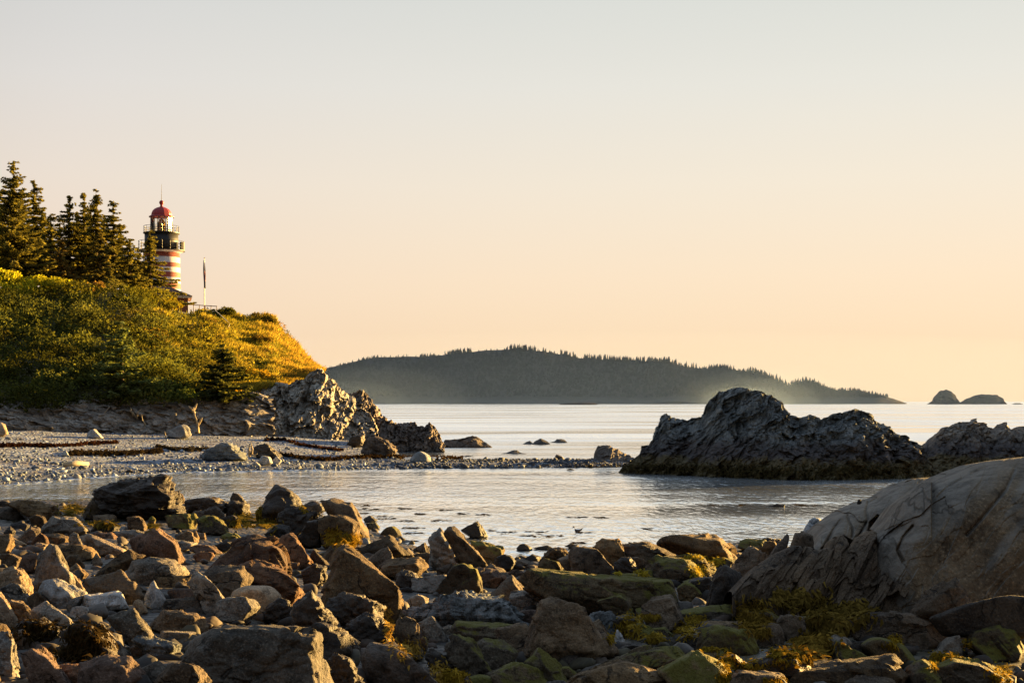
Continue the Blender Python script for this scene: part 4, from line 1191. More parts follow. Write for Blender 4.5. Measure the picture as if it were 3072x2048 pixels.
m = MB(); m.lathe(LO, lprof([(10.2, 231.3), (10.2, 216.6)]), 10, caps=False); m.build('lantern_glass', gm, lt, LO)
m = MB()
for k in range(9):
    y = 230.5 - k * 1.35; rr_ = 3.9 * math.sqrt(max(.05, 1 - (max(0, k - 3) / 6.2) ** 2))
    m.tube([LO + np.array([px2(rr_) * math.cos(2 * math.pi * i / 20), px2(rr_) * math.sin(2 * math.pi * i / 20), lz(y) - TZ]) for i in range(21)], .03, 4)
for i in range(8):
    a = 2 * math.pi * i / 8
    m.tube([LO + np.array([px2(3.9 * s) * math.cos(a), px2(3.9 * s) * math.sin(a), lz(y) - TZ]) for y, s in ((231.3, 1), (226, 1), (222, .85), (219.6, .5), (218.6, .05))], .05, 4)
m.lathe(LO, lprof([(1.4, 231.4), (1.0, 228), (1.0, 223)]), 10)
m.build('lens', MATS['lens_brass'], lt, LO)
m = MB(); m.lathe(LO, lprof([(12.7, 217.0), (12.7, 216.5), (11.2, 215.7), (10.4, 215.2), (10.1, 213.3), (9.0, 210.8), (7.2, 208.9), (4.8, 207.5), (2.0, 206.6), (1.5, 206.2), (1.2, 205.6), (1.4, 204.9), (1.2, 204.3)]), 12); m.build('dome', MATS['red_paint'], lt, LO)
m = MB(); m.lathe(LO, lprof([(2.3 * math.cos(t), 202.3 - 2.3 * math.sin(t)) for t in np.linspace(-1.25, 1.45, 12)]), 20); m.build('ventilator_ball', MATS['red_paint'], lt, LO, True)
m = MB(); m.tube([LO + (0, 0, lz(200.2) - TZ), LO + (0, 0, lz(183.8) - TZ)], [.035, .014], 6); m.build('lightning_rod', MATS['grey_metal'], lt, LO)
bx_ = (182.2 - CX) * PXM
m = MB(); m.box((bx_, LY, (lz(241.8) + lz(250.1)) / 2), (px2(1.9), .25, (lz(241.8) - lz(250.1)) / 2)); m.build('signal_box', MATS['black_paint'], lt, LO)

# keeper's brick house under it
def brick_mat():
    m, nt, out = new_mat('house_brick')
    tc = N(nt, 'ShaderNodeTexCoord')
    br = N(nt, 'ShaderNodeTexBrick'); br.inputs['Scale'].default_value = 4.5
    br.inputs['Color1'].default_value = (.26, .085, .05, 1); br.inputs['Color2'].default_value = (.20, .065, .04, 1); br.inputs['Mortar'].default_value = (.20, .13, .10, 1)
    mp = N(nt, 'ShaderNodeMapping'); mp.inputs['Rotation'].default_value = (math.radians(90), 0, 0); nt.links.new(tc.outputs['Object'], mp.inputs[0]); nt.links.new(mp.outputs[0], br.inputs['Vector'])
    b = N(nt, 'ShaderNodeBsdfPrincipled', i_Roughness=.85); nt.links.new(br.outputs['Color'], b.inputs['Base Color']); nt.links.new(b.outputs[0], out.inputs[0])
    return m
HYm = 160.0
hs = HYm / F
def hz(py): return CAMZ - (py - HY) * hs
hx0, hx1 = (136 - CX) * hs, (187.3 - CX) * hs
hb = hz(311.0)
ho = np.array([(hx0 + hx1) / 2, HYm, hb])
hs_e = empty('keeper_house', ho, 'low brick house with brown hip roof and white eaves beside the lighthouse', 'house')
HR = -math.atan2(ho[0], HYm)                      # the long side looks towards the shore
def hrot(V):
    V = np.asarray(V, float) - ho; c, q = math.cos(HR), math.sin(HR)
    return np.stack([V[:, 0] * c - V[:, 1] * q, V[:, 0] * q + V[:, 1] * c, V[:, 2]], -1) + ho
def hbox(name, mat, cx_, cy_, cz_, hx_, hy_, hz_):
    m = MB(); m.box((cx_, cy_, cz_), (hx_, hy_, hz_)); m.v = [tuple(v) for v in hrot(m.v)]; m.build(name, mat, hs_e, ho)
hbox('wall', brick_mat(), ho[0], HYm + 2.6, (hb + hz(297.2)) / 2, (hx1 - hx0) / 2, 2.6, (hz(297.2) - hb) / 2)
ex0, ex1 = (131 - CX) * hs, (191.7 - CX) * hs
hbox('eaves', MATS['white_trim'], ho[0], HYm + 2.6, (hz(297.1) + hz(295.4)) / 2, (ex1 - ex0) / 2 - .1, 3.1, (hz(295.4) - hz(297.1)) / 2)
za, zb_ = hz(295.35), hz(281.5)
V = [(ex0, HYm - .65, za), (ex1, HYm - .65, za), (ex1, HYm + 5.85, za), (ex0, HYm + 5.85, za), (ex0 + 3, HYm + 2.6, zb_), (ex1 - 3.3, HYm + 2.6, zb_)]
m = MB(); m.add(hrot(V), [(0, 1, 5, 4), (1, 2, 5), (2, 3, 4, 5), (3, 0, 4), (3, 2, 1, 0)]); m.build('roof', MATS['roof_shingle'], hs_e, ho)

# flagpole, flag and thin rail fence
FX = (204.4 - CX) * PXM
fo = np.array([FX, LY, lz(309)])
fp = empty('flagpole', fo, 'thin flagpole standing on the headland right of the lighthouse', 'flagpole')
m = MB(); m.tube([fo, (FX, LY, lz(257.8))], [.07, .04], 8); m.build('pole', MATS['pole_paint'], fp, fo)
m = MB(); m.lathe((FX, LY, lz(257.6)), [(.02, -.08), (.08, 0), (.02, .08)], 10); m.build('finial', MATS['lens_brass'], fp, fo)
def flag_mat():
    m, nt, out = new_mat('flag_cloth')
    tc = N(nt, 'ShaderNodeTexCoord'); sep = N(nt, 'ShaderNodeSeparateXYZ'); nt.links.new(tc.outputs['UV'], sep.inputs[0])
    wv = math_n(nt, 'GREATER_THAN', math_n(nt, 'SINE', math_n(nt, 'MULTIPLY', sep.outputs[0], 82.0)), 0.0)
    c = mixc(nt, wv, (.38, .30, .31), (.26, .035, .05))
    can = math_n(nt, 'MULTIPLY', math_n(nt, 'GREATER_THAN', sep.outputs[1], .62), 1.0)
    c = mixc(nt, can, c, (.03, .035, .09))
    can2 = math_n(nt, 'LESS_THAN', sep.outputs[1], .24)
    c = mixc(nt, can2, c, (.05, .045, .06))
    b = N(nt, 'ShaderNodeBsdfPrincipled', i_Roughness=.9); nt.links.new(c, b.inputs['Base Color']); nt.links.new(b.outputs[0], out.inputs[0])
    return m
nu, nvv = 28, 24
fl = []
for j in range(nvv):
    t = j / (nvv - 1)
    y = 260.0 + (288.0 - 260.0) * t
    wdt = .68 * (0.5 + 1.5 * math.sin(min(1, t * 1.25) * math.pi * .8)) * PXM * 1.25
    off = (-.35 + 1.1 * t) * PXM
    for i in range(nu):
        s = i / (nu - 1)
        fl.append((FX + off + (s - .5) * 2 * wdt * .8, LY - .12 + .16 * math.sin(s * 15 + t * 2), lz(y)))
o = mesh_obj('flag', np.array(fl), grid_faces(nvv, nu), flag_mat(), origin=np.array([FX, LY, lz(288)]))
uv = o.data.uv_layers.new(name='UVMap')
for l in o.data.loops:
    vi = l.vertex_index; uv.data[l.index].uv = ((vi % nu) / (nu - 1), 1 - (vi // nu) / (nvv - 1))
tag(o, 'limp red, white and blue flag hanging down the flagpole', 'flag')
fe = empty('rail_fence', at(188, 309, LY), 'thin rail fence between the brick house and the flagpole brow', 'fence')
m = MB(); P0, P1 = at(187.8, 304.1, LY), at(217, 305.9, LY); m.tube([P0, P1], .05, 5); m.build('rail', MATS['grey_metal'], fe, np.array(fe.location))
for i in range(6):
    q = P0 + (P1 - P0) * (i + .02) / 5.05
    m = MB(); m.tube([q - (0, 0, .9), q + (0, 0, .06)], .05, 6); m.build('post', MATS['grey_metal'], fe, np.array(fe.location))
q0 = hill_pt(226, 338) ; q1 = hill_pt(231, 329)
m = MB(); m.tube([q0 + (0, -.5, .2), q1 + (0, -.5, .5)], .045, 6); m.tube([q1 + (0, -.5, .5), q1 + (-1.4, 0, 1.7)], .03, 6)
tag(m.build('metal_pole', MATS['pole_paint'], None, q0), 'thin pale leaning pole on the grass slope below the flagpole', 'pole')

# ---------------------------------------------------------------- things lying on the far beach
def bst(t, label, kind, pts, **k):
    Q = tile_px(t, pts)
    by = Q[:, 1].max(); cxx = Q[:, 0].mean()
    Yb = float(beach_pt(cxx, max(by, HY + 8))[1])
    return stone(t, label, kind, pts, k.pop('name', 'boulder'), 'boulder', Y=min(Yb, 95.0), **k)
bst('L', 'white pyramid-shaped boulder on the upper beach', 'pale', [(945,495),(955,440),(985,400),(1030,383),(1080,430),(1140,495)], ridge=[(1030,390,-.4),(1050,470,-.9),(980,450,-.6)], chips=1)
bst('L', 'pale spotted boulder with a bright right side at the cliff foot', 'pale', [(1840,480),(1850,430),(1900,390),(2020,335),(2080,365),(2115,460),(2060,490),(1960,500)], er=.5)
bst('L', 'sunlit cream rock at the left edge of the upper beach', 'tan', [(-50,400),(0,310),(50,340),(95,450),(30,475),(-50,475)])
bst('L', 'bluish boulder beside the end of the dark kelp bank', 'bluegrey', [(675,690),(690,640),(725,618),(765,690)])
bst('L', 'low dark boulder at the water line of the far beach', 'dark', [(1365,870),(1430,838),(1510,870)])
bst('L', 'pale upright rock slab stuck in the earth bank', 'grey', [(1862,370),(1875,220),(1950,205),(1945,365)], tk=.5)
bst('K', 'greenish grey ledge lying in the middle of the beach', 'bluegrey', [(-120,950),(0,880),(90,838),(200,855),(280,920),(310,985),(150,1010),(-80,1000)], style='j', chips=3)
bst('K', 'dark rock right of the greenish ledge with a pale tip', 'dark', [(340,930),(370,870),(480,848),(560,905),(625,985),(500,985),(370,965)], style='j', er=.4)
bst('K', 'largest white quartz boulder at the foot of the greenish ledge', 'pale', [(395,1010),(430,955),(500,970),(525,1025),(430,1048)], style='s')
bst('K', 'white quartz boulder right of the largest one', 'pale', [(515,1010),(560,960),(605,1000),(575,1038)], style='s')
bst('K', 'flat white quartz boulder left of the largest one', 'pale', [(320,1050),(380,1008),(425,1055)], style='s')
bst('K', 'dark rugged boulder with pale ribs at the foot of the headland point', 'slatebrown' if 'rock_slatebrown' in MATS else 'dark', [(1300,930),(1340,800),(1420,768),(1540,820),(1625,910),(1615,975),(1500,965)], style='j', er=.4)
bst('K', 'dark low boulder left of the rugged ribbed one', 'dark', [(1175,860),(1230,770),(1340,770),(1335,870),(1250,890)], style='j')
bst('K', 'rounded grey boulder on the gravel at the start of the bar', 'bluegrey', [(1730,1000),(1790,930),(1850,918),(1910,960),(1922,1018),(1740,1020)], style='s')
stone('M', 'small peaked rock on the gravel bar', 'dark', [(1483,808),(1510,758),(1550,780),(1572,808)], 'boulder', 'boulder', Y=78)
stone('M', 'tiny rounded rock left of the peaked rock on the bar', 'dark', [(1428,808),(1450,788),(1472,808)], 'boulder', 'boulder', Y=78)
stone('M', 'low flat rock right of the peaked rock on the bar', 'dark', [(1575,806),(1610,789),(1645,806)], 'boulder', 'boulder', Y=78)
stone('M', 'dark rock in the water before the gravel bar', 'dark', [(1570,858),(1595,846),(1622,858)], 'boulder', 'boulder', Y=70)
P0, P1 = beach_pt(*tile_px('L', [(715, 806)])[0]), beach_pt(*tile_px('L', [(968, 796)])[0])
m = MB(); m.tube([P0 + (0, 0, .1), .5 * (P0 + P1) + (0, 0, .15), P1 + (0, 0, .1)], [.13, .14, .10], 9)
tag(m.build('driftwood_log', MATS['driftwood_pale'], None, P0, True), 'straight pale yellow driftwood log lying on the far beach', 'driftwood')
def snag(label, pts, rad, Y=94.0, t='L', mat='driftwood_grey', name='dead_branch', extra=()):
    m = MB()
    for pp in (pts, *extra):
        Q = tile_px(t, pp); m.tube([at(a, b, Y - .25 * i) for i, (a, b) in enumerate(Q)], list(np.linspace(rad * .6, rad * .2, len(Q))), 7)
    tag(m.build(name, MATS[mat], None, at(*tile_px(t, pts)[0], Y), True), label, 'dead wood')
snag('bent grey dead sapling leaning out of the earth bank', [(1055,385),(1065,320),(1095,270),(1150,215),(1205,145)], .13)
snag('pale dead trunk with bare roots on the bank right of the pale boulder', [(2190,425),(2180,330),(2150,250),(2135,150)], .16, mat='driftwood_pale', extra=([(2185,340),(2215,290),(2230,265)], [(2145,210),(2110,160),(2080,135)], [(2140,170),(2160,130),(2170,110)]))
snag('thin white stake standing on the beach left of the pale boulder', [(1828,497),(1826,455),(1815,415)], .07, Y=90, mat='driftwood_pale')
snag('golden-lit hanging roots on the bank under the drooping spruce', [(1500,260),(1470,210),(1430,180)], .10, mat='driftwood_pale', extra=([(1580,400),(1600,330),(1570,290),(1560,220)], [(1510,270),(1520,200),(1560,170)], [(1470,240),(1450,200),(1440,150)]))
snag('forked pale driftwood stump on the greenish ledge', [(320,960),(315,900),(320,850)], .12, Y=74, t='K', mat='driftwood_pale', extra=([(335,950),(345,900),(330,840)], [(325,945),(360,955),(385,940)]))

# wrack lines on the beach
def wrack(name, label, line, wid, n, col, t='L', seed=1, sz=.10):
    r_ = np.random.default_rng(seed)
    Q = tile_px(t, line)
    d = np.concatenate([[0], np.cumsum(np.linalg.norm(np.diff(Q, axis=0), axis=1))])
    s = r_.uniform(0, d[-1], n); x = np.interp(s, d, Q[:, 0]); y = np.interp(s, d, Q[:, 1]) + r_.normal(size=n) * wid * (0.4 + .6 * np.abs(fbm(np.stack([s * .08, 0 * s, 0 * s], -1), 3, seed)) * 2)
    C = np.array([beach_pt(a, b) for a, b in zip(x, y)]); C[:, 2] += r_.uniform(.03, .16, n)
    o = build_leaves(name, C, r_.uniform(sz * .6, sz * 1.7, n), np.array(col)[None] * r_.uniform(.4, 1.5, (n, 1)), MATS['weed'], None, C.mean(0), r_, .5)
    tag(o, label, 'seaweed', kind='stuff')
leaf_mat('weed', .25)
wrack('seaweed_wrack', 'dark bank of dried kelp along the middle of the beach', [(770,672),(900,668),(1100,672),(1300,676),(1500,665),(1700,650),(1790,640)], 1.0, 1500, (.028, .021, .015), seed=3)
wrack('seaweed_wrack', 'thin dark red wrack line along the upper beach', [(-60,588),(300,582),(600,590),(800,580),(1000,560),(1300,550)], .5, 1300, (.035, .016, .012), seed=4)
wrack('seaweed_wrack', 'dark wrack line across the right part of the beach', [(580,960),(800,990),(1000,1000),(1200,985),(1500,975),(1700,985),(1950,985),(2200,990)], .55, 1500, (.028, .018, .011), t='K', seed=5)
wrack('seaweed_wrack', 'reddish wrack line just under the sunlit cliff', [(450,825),(620,822),(760,870),(1000,905),(1150,920)], .5, 700, (.035, .017, .013), t='K', seed=6)
wrack('seaweed_wrack', 'dark wrack band from the greenish ledge towards the left', [(1720,590),(1900,625),(2100,630),(2300,625)], .6, 700, (.035, .03, .026), seed=7)
# ---------------------------------------------------------------- the stones one can tell apart on the near shore
S = stone
# far edge of the stone field, left
S('A', 'large dark craggy outcrop at the water edge with a sunlit right end', 'dark', [(870,260),(930,215),(1020,160),(1080,115),(1200,75),(1310,58),(1440,60),(1530,85),(1590,110),(1605,190),(1640,260),(1690,410),(1500,440),(1200,420),(960,360)], 'rock_outcrop', 'outcrop', 'j', ridge=[(1400,95,-.5),(1470,200,-.8),(1560,300,-.9),(1500,420,-1),(1100,250,-.8),(1000,340,-.8)], chips=3)
S('A', 'wedge-shaped brown rock leaning on the left foot of the dark craggy outcrop', 'brown', [(815,300),(850,275),(900,285),(975,330),(1130,385),(1170,420),(1150,450),(760,445),(790,370)])
S('A', 'small tan block lit by the sun in front of the wedge-shaped rock', 'tan', [(900,385),(960,380),(1005,435),(860,445)], tk=.5)
S('A', 'low brown stone right below the small tan block', 'brown', [(860,442),(1000,440),(1060,430),(1070,490),(990,482),(860,485)])
S('A', 'flat-topped brown stone with a glowing right tip below the dark outcrop', 'brown', [(1170,470),(1230,445),(1290,465),(1345,520),(1340,570),(1270,572),(1180,550)], er=.3)
S('A', 'small bright yellow-green stone just right of the flat-topped brown stone', 'moss', [(1365,485),(1400,450),(1430,490),(1425,525),(1380,528)], er=.6, el=.1)
S('A', 'flat slab with yellow-green algae in front of the dark craggy outcrop', 'moss', [(1520,445),(1600,425),(1780,420),(1820,470),(1790,550),(1650,530),(1560,505)], 'rock_slab')
S('A', 'dark dome-shaped stone right of the algae slab', 'dark', [(1880,395),(1980,350),(2040,395),(2065,450),(2020,480),(1900,460)])
S('A', 'dark fin-like triangular rock standing against the water', 'dark', [(2110,300),(2118,250),(2135,225),(2190,245),(2270,330),(2200,345),(2110,340)])
S('A', 'upright dark brown stone touching the right end of the craggy outcrop', 'brown', [(1620,260),(1670,240),(1700,290),(1700,345),(1650,340)])
S('A', 'long low dark reef between the craggy outcrop and the fin-like rock', 'dark', [(1700,290),(1860,278),(1960,265),(2080,290),(2120,330),(2060,400),(1800,420),(1700,370)], style='j')
S('A', 'dark rough rock below the fin-like triangular rock', 'dark', [(2090,340),(2140,300),(2280,340),(2290,420),(2200,440),(2080,430)], style='j')
S('A', 'rounded olive-dark stone at the front foot of the craggy outcrop', 'mossbrown', [(1190,400),(1260,340),(1310,365),(1330,440),(1260,460),(1195,445)], style='f')
S('A', 'dark block with a thin sunlit right edge below the dome-shaped stone', 'dark', [(2030,470),(2140,440),(2190,460),(2180,540),(2060,525)], er=.2)
S('A', 'dark mossy slab lying below the yellow-green algae slab', 'mossbrown', [(1880,440),(1960,440),(2080,520),(2100,580),(1960,595),(1830,560),(1810,480)], 'rock_slab')
S('A', 'dark stone at the far left edge beside the water', 'dark', [(-30,320),(60,300),(130,350),(60,375),(-30,370)])
S('A', 'broad low brown ledge at the upper left water edge', 'brown', [(60,330),(200,295),(400,330),(520,360),(575,430),(430,480),(330,430),(120,380)], 'rock_slab', style='j')
S('A', 'brown stone with a lit right flank under the broad low ledge', 'brown', [(0,365),(130,350),(190,380),(260,460),(160,475),(0,440)])
S('A', 'brown tilted block left of the grey saddle-shaped boulder', 'brown', [(270,470),(320,430),(400,465),(435,510),(390,560),(290,540)])
S('A', 'grey saddle-shaped boulder with two low humps on the upper left shore', 'grey', [(385,560),(490,445),(560,470),(680,460),(780,520),(840,590),(700,605),(500,600)], ridge=[(500,470,-.5),(600,505,-.9),(700,480,-.5),(780,560,-.9),(600,580,-1)])
S('A', 'brown slab tucked behind the grey saddle-shaped boulder', 'brown', [(550,455),(620,420),(720,440),(770,490),(700,500),(600,490)])
S('A', 'dark stone right of the grey saddle-shaped boulder', 'dark', [(830,580),(890,510),(1000,490),(1100,550),(1050,590),(900,600)])
S('A', 'dark brown stone with rim light left of the brown tilted block', 'dark', [(100,520),(200,490),(270,530),(250,575),(180,580),(110,560)])
S('A', 'dark small boulder near the left frame edge above the reddish lit stone', 'dark', [(30,595),(90,540),(140,590),(120,640),(30,635)], style='f')
S('A', 'brown peaked rock above the stone with the bright tip, far left', 'brown', [(160,620),(300,540),(355,570),(365,640),(300,680),(190,650)])
S('A', 'reddish stone with a sunlit top near the left frame edge', 'tan', [(20,680),(35,640),(55,622),(160,650),(240,690),(200,722),(20,720)])
S('A', 'red-brown stone with a bright yellow right tip, left shore', 'red', [(290,665),(370,600),(430,650),(455,690),(400,715),(300,705)], er=.4)
S('A', 'grey-brown slab behind the tall pyramid boulder', 'brown', [(390,605),(560,605),(640,640),(630,700),(480,695),(400,650)], 'rock_slab')
S('A', 'upright pointed grey slab with a bright outline, left shore', 'grey', [(630,665),(670,595),(720,610),(755,690),(752,728),(690,725),(645,705)], 'rock_slab', tk=.25)
S('A', 'long tan slab sloping down to the right in full sun', 'tan', [(755,615),(830,605),(1000,660),(1165,742),(1060,772),(900,755),(775,690)], 'rock_slab', ridge=[(830,640,-.7),(900,735,-.9),(1060,765,-.9)], er=.3)
S('A', 'dull red stone above the long tan slab', 'red', [(870,595),(1040,600),(1090,640),(1080,665),(950,645)])
S('A', 'flat grey stone right of the dull red stone, in shade', 'grey', [(1050,592),(1250,570),(1320,600),(1200,640),(1080,625)], 'rock_slab')
S('A', 'large dark red-brown boulder with a thin sunlit ridge sloping right', 'red', [(1200,655),(1300,590),(1430,548),(1520,600),(1590,660),(1650,740),(1690,810),(1620,850),(1400,780),(1250,725)], ridge=[(1420,565,-.7),(1540,660,-.9),(1640,815,-.9),(1300,640,-.6),(1300,720,-.9)], style='f')
S('A', 'brown cube-like stone behind the large dark red-brown boulder', 'brown', [(1600,650),(1720,575),(1790,590),(1825,660),(1780,692),(1640,692)])
S('A', 'small brown stone with a lit right edge beside the cube-like stone', 'brown', [(1820,615),(1880,600),(1902,660),(1870,675),(1830,670)])
S('A', 'flat green stone among dark rocks below the water edge', 'moss', [(2020,640),(2110,595),(2180,620),(2250,670),(2130,682)], 'rock_slab')
S('A', 'dark round-backed stone left of the big flat-topped red boulder', 'dark', [(1950,725),(2050,690),(2120,680),(2155,720),(2060,762)])
S('A', 'flat grey slab right of the large dark red-brown boulder', 'grey', [(1590,660),(1740,680),(1810,710),(1720,760),(1620,722)], 'rock_slab')
S('A', 'dark red low stone right below the flat grey slab', 'red', [(1730,745),(1800,710),(1950,720),(2035,770),(1860,800)])
S('A', 'tall pyramid boulder with pale lichen spots and a sunlit right edge', 'grey', [(285,980),(350,830),(400,750),(450,700),(490,700),(520,730),(600,880),(690,990),(640,1095),(400,1110),(270,1085)], ridge=[(455,705,-.4),(500,735,-.8),(560,850,-.95),(640,985,-1),(620,1080,-1),(340,1000,-.7)], chips=2, tk=.4)
S('A', 'rounded red-brown stone left behind the tall pyramid boulder', 'red', [(170,890),(240,780),(370,790),(350,880),(310,945),(200,935)], style='f')
S('A', 'pinkish wedge peeking out behind the top of the tall pyramid boulder', 'tan', [(330,690),(400,700),(440,712),(370,772)])
S('A', 'long grey-brown boulder right of the tall pyramid boulder', 'brown', [(540,760),(560,700),(700,720),(860,740),(910,795),(780,840),(620,810)])
S('A', 'dark brown boulder with a rounded lit right end below the long grey-brown one', 'brown', [(600,850),(640,800),(720,800),(770,870),(775,920),(650,890)], style='f')
S('A', 'small tan stone glowing in the sun in the gap right of the dark brown boulder', 'tan', [(850,840),(880,785),(945,860),(905,902),(850,892)], er=.6, el=.1)
S('A', 'brown wedge with a bright sunlit triangle at its right top', 'brown', [(880,945),(1000,860),(1180,750),(1325,822),(1230,880),(1000,1000),(900,995)], ridge=[(1185,760,-.4),(1225,865,-.9),(1000,920,-.8)], chips=2)
S('A', 'grey low boulder behind the broad flat grey boulder', 'grey', [(1240,775),(1440,760),(1530,790),(1580,835),(1400,845)], style='f')
S('A', 'broad flat grey boulder with a lit right shoulder in mid left shore', 'grey', [(1150,970),(1190,900),(1230,860),(1420,820),(1600,850),(1690,930),(1725,975),(1560,1065),(1250,1065)], style='f', ridge=[(1250,900,-.6),(1500,880,-.7),(1560,960,-.95),(1600,900,-.5),(1300,1010,-1)])
S('A', 'brown stone wedged right of the foot of the tall pyramid boulder', 'brown', [(640,930),(700,880),(810,960),(770,1005),(650,985)])
S('A', 'low grey-brown stone left of the rounded red-brown stone, at frame edge', 'brown', [(-60,800),(120,790),(200,830),(180,900),(-60,890)])
S('A', 'flat brown stone right above the rounded red-brown stone', 'brown', [(180,725),(290,722),(360,765),(200,782)], 'rock_slab')
S('B', 'big tan boulder with a sunlit right half at the left edge', 'tan', [(-70,20),(40,-40),(120,-70),(200,-35),(265,40),(300,180),(210,215),(-70,210)], style='f', ridge=[(150,-30,-.7),(130,70,-.9),(190,160,-1),(20,100,-.8)])
S('B', 'blocky grey stone in front of the big tan boulder at the left edge', 'grey', [(0,130),(80,85),(190,100),(270,170),(290,210),(220,265),(100,260),(0,180)])
S('B', 'narrow tan stone with a lit face right of the tall pyramid boulder foot', 'tan', [(590,50),(640,0),(700,40),(795,120),(775,160),(700,130)])
S('B', 'grey-white boulder with a pale sunlit top in the left foreground', 'pale', [(365,180),(390,90),(460,45),(560,55),(680,110),(790,190),(740,270),(560,310),(470,260)], ridge=[(520,90,-.5),(640,200,-.9),(560,270,-1),(420,170,-.7)])
S('B', 'white-mottled flat block lying right of the grey-white boulder', 'pale', [(730,215),(800,185),(1110,158),(1140,210),(1170,290),(1060,320),(920,330),(800,290)], ridge=[(780,210,-.6),(1090,200,-.7),(1130,300,-1),(940,320,-1)])
S('B', 'brown boulder with a golden sunlit right face, behind the white-mottled block', 'brown', [(790,150),(810,60),(940,10),(1090,-40),(1150,0),(1290,80),(1345,160),(1320,220),(1170,235),(830,170)], ridge=[(1095,-30,-.4),(1140,110,-.95),(1170,200,-1),(880,120,-.8)], chips=3)
S('B', 'pointed pinkish-white stone standing upright between two boulders', 'pale', [(1330,220),(1360,130),(1415,62),(1480,130),(1540,210),(1525,270),(1450,300),(1380,270)], ridge=[(1415,75,-.4),(1440,210,-.9),(1400,260,-.9)], tk=.5)
S('B', 'sausage-shaped brown stone bent down at its right end', 'red', [(1550,175),(1570,145),(1650,135),(1780,140),(1870,170),(1898,220),(1890,265),(1840,215),(1600,215)], 'stone', 'stone', 's', tk=.3)
S('B', 'flat brown slab beneath the sausage-shaped stone', 'brown', [(1530,235),(1700,205),(1830,205),(1885,300),(1930,345),(1560,350),(1480,300)], 'rock_slab')
S('B', 'dark grey boulder with a bright edge curving down its right side', 'grey', [(1725,90),(1760,10),(1820,-20),(1900,20),(2000,110),(2110,220),(2110,270),(2040,330),(1920,300),(1800,160)], ridge=[(1830,0,-.6),(1960,100,-.9),(2080,250,-1),(1900,230,-.9)])
S('B', 'smooth oval brown boulder with a glowing right top', 'tan', [(2130,240),(2160,160),(2260,110),(2400,110),(2520,150),(2570,210),(2530,300),(2400,360),(2200,330)], style='s', tk=.5)
S('B', 'long brown slab behind the sausage-shaped stone', 'brown', [(1410,90),(1440,40),(1640,25),(1760,10),(1740,120),(1600,135),(1480,130)], 'rock_slab')
S('B', 'dark wedge with a bright line on top left of the grey-white boulder', 'brown', [(255,230),(330,165),(430,225),(540,310),(480,330),(300,300)], ridge=[(330,180,-.5),(470,290,-.9)])
S('B', 'large sunlit sandy boulder cut by the left edge', 'tan', [(-120,150),(10,170),(60,230),(130,340),(185,440),(150,500),(-120,500)], ridge=[(0,190,-.4),(90,330,-.9),(130,470,-1),(-60,300,-.7)], style='f', er=.5)
S('B', 'bright lit tan stone behind the dark seaweed-covered rocks', 'tan', [(80,240),(220,265),(300,320),(385,420),(280,440),(180,440),(150,330)], er=.6, el=.1)
S('B', 'grey angular block right of the bright lit tan stone', 'grey', [(290,340),(430,250),(560,330),(640,390),(680,440),(560,510),(460,480),(360,400)], ridge=[(440,290,-.4),(630,410,-.9),(560,500,-1),(380,370,-.8)])
S('B', 'small round brown stone above the small grey block', 'brown', [(560,330),(590,285),(640,270),(675,310),(650,345),(590,350)], style='f')
S('B', 'small grey block with a bright yellow right end', 'grey', [(640,350),(690,310),(790,298),(825,330),(832,400),(760,405),(650,390)], er=.3)
S('B', 'dark seaweed-covered rock mound in the lower left', 'dark', [(150,490),(220,430),(320,415),(430,440),(530,520),(560,600),(430,650),(300,600),(200,560)], style='j')
S('B', 'tall orange-lit rock draped with dark weed, lower left', 'dark', [(560,560),(660,470),(740,415),(830,430),(950,530),(1000,660),(1090,780),(1000,850),(860,800),(760,640)], style='j', ridge=[(760,430,-.6),(850,560,-.9),(960,720,-1),(1040,800,-1)], er=.5)
S('B', 'dark rounded rock below the orange-lit rock', 'dark', [(520,680),(600,620),(740,590),(830,660),(860,760),(760,800),(600,780)], style='j')
S('B', 'dark angular slab leaning left in the middle of the left foreground', 'grey', [(990,420),(1090,350),(1230,315),(1290,380),(1420,520),(1360,570),(1230,620),(1180,600),(1060,480)], ridge=[(1230,330,-.4),(1260,480,-.9),(1210,610,-1),(1060,420,-.7)])
S('B', 'small light brown stone between the white-mottled block and the upright pointed stone', 'tan', [(1225,290),(1250,235),(1310,270),(1360,340),(1300,360)], 'stone', 'stone')
S('B', 'tan two-peaked stone left of the flat stacked slabs', 'brown', [(1390,450),(1490,330),(1590,380),(1700,370),(1800,360),(1890,420),(1900,480),(1760,530),(1560,450)], ridge=[(1500,345,-.5),(1560,430,-.9),(1780,380,-.5),(1830,470,-.9)])
S('B', 'upper of two flat stacked slabs left of the great foreground block', 'grey', [(1465,500),(1530,462),(1760,490),(1768,530),(1600,535),(1480,530)], 'rock_slab')
S('B', 'lower of two flat stacked slabs left of the great foreground block', 'grey', [(1475,590),(1490,535),(1640,525),(1795,548),(1760,600),(1650,650),(1490,635)], 'rock_slab')
S('B', 'long striped slate slab pointing at the great foreground block', 'slate', [(1220,600),(1290,565),(1480,625),(1660,660),(1610,740),(1560,790),(1340,730)], 'rock_slab', style='j')
S('B', 'dark stone left of the striped slate slab', 'dark', [(1190,690),(1250,650),(1340,700),(1330,790),(1240,780)])
S('B', 'grey-green stone with a pale right rim beside the orange-lit rock', 'grey', [(960,560),(960,510),(1050,590),(1090,640),(1190,690),(1180,760),(1100,770),(1010,650)])
S('B', 'brown stone atop the left lower pile with an orange lit side', 'brown', [(90,580),(150,510),(210,510),(265,590),(270,650),(200,690),(110,640)])
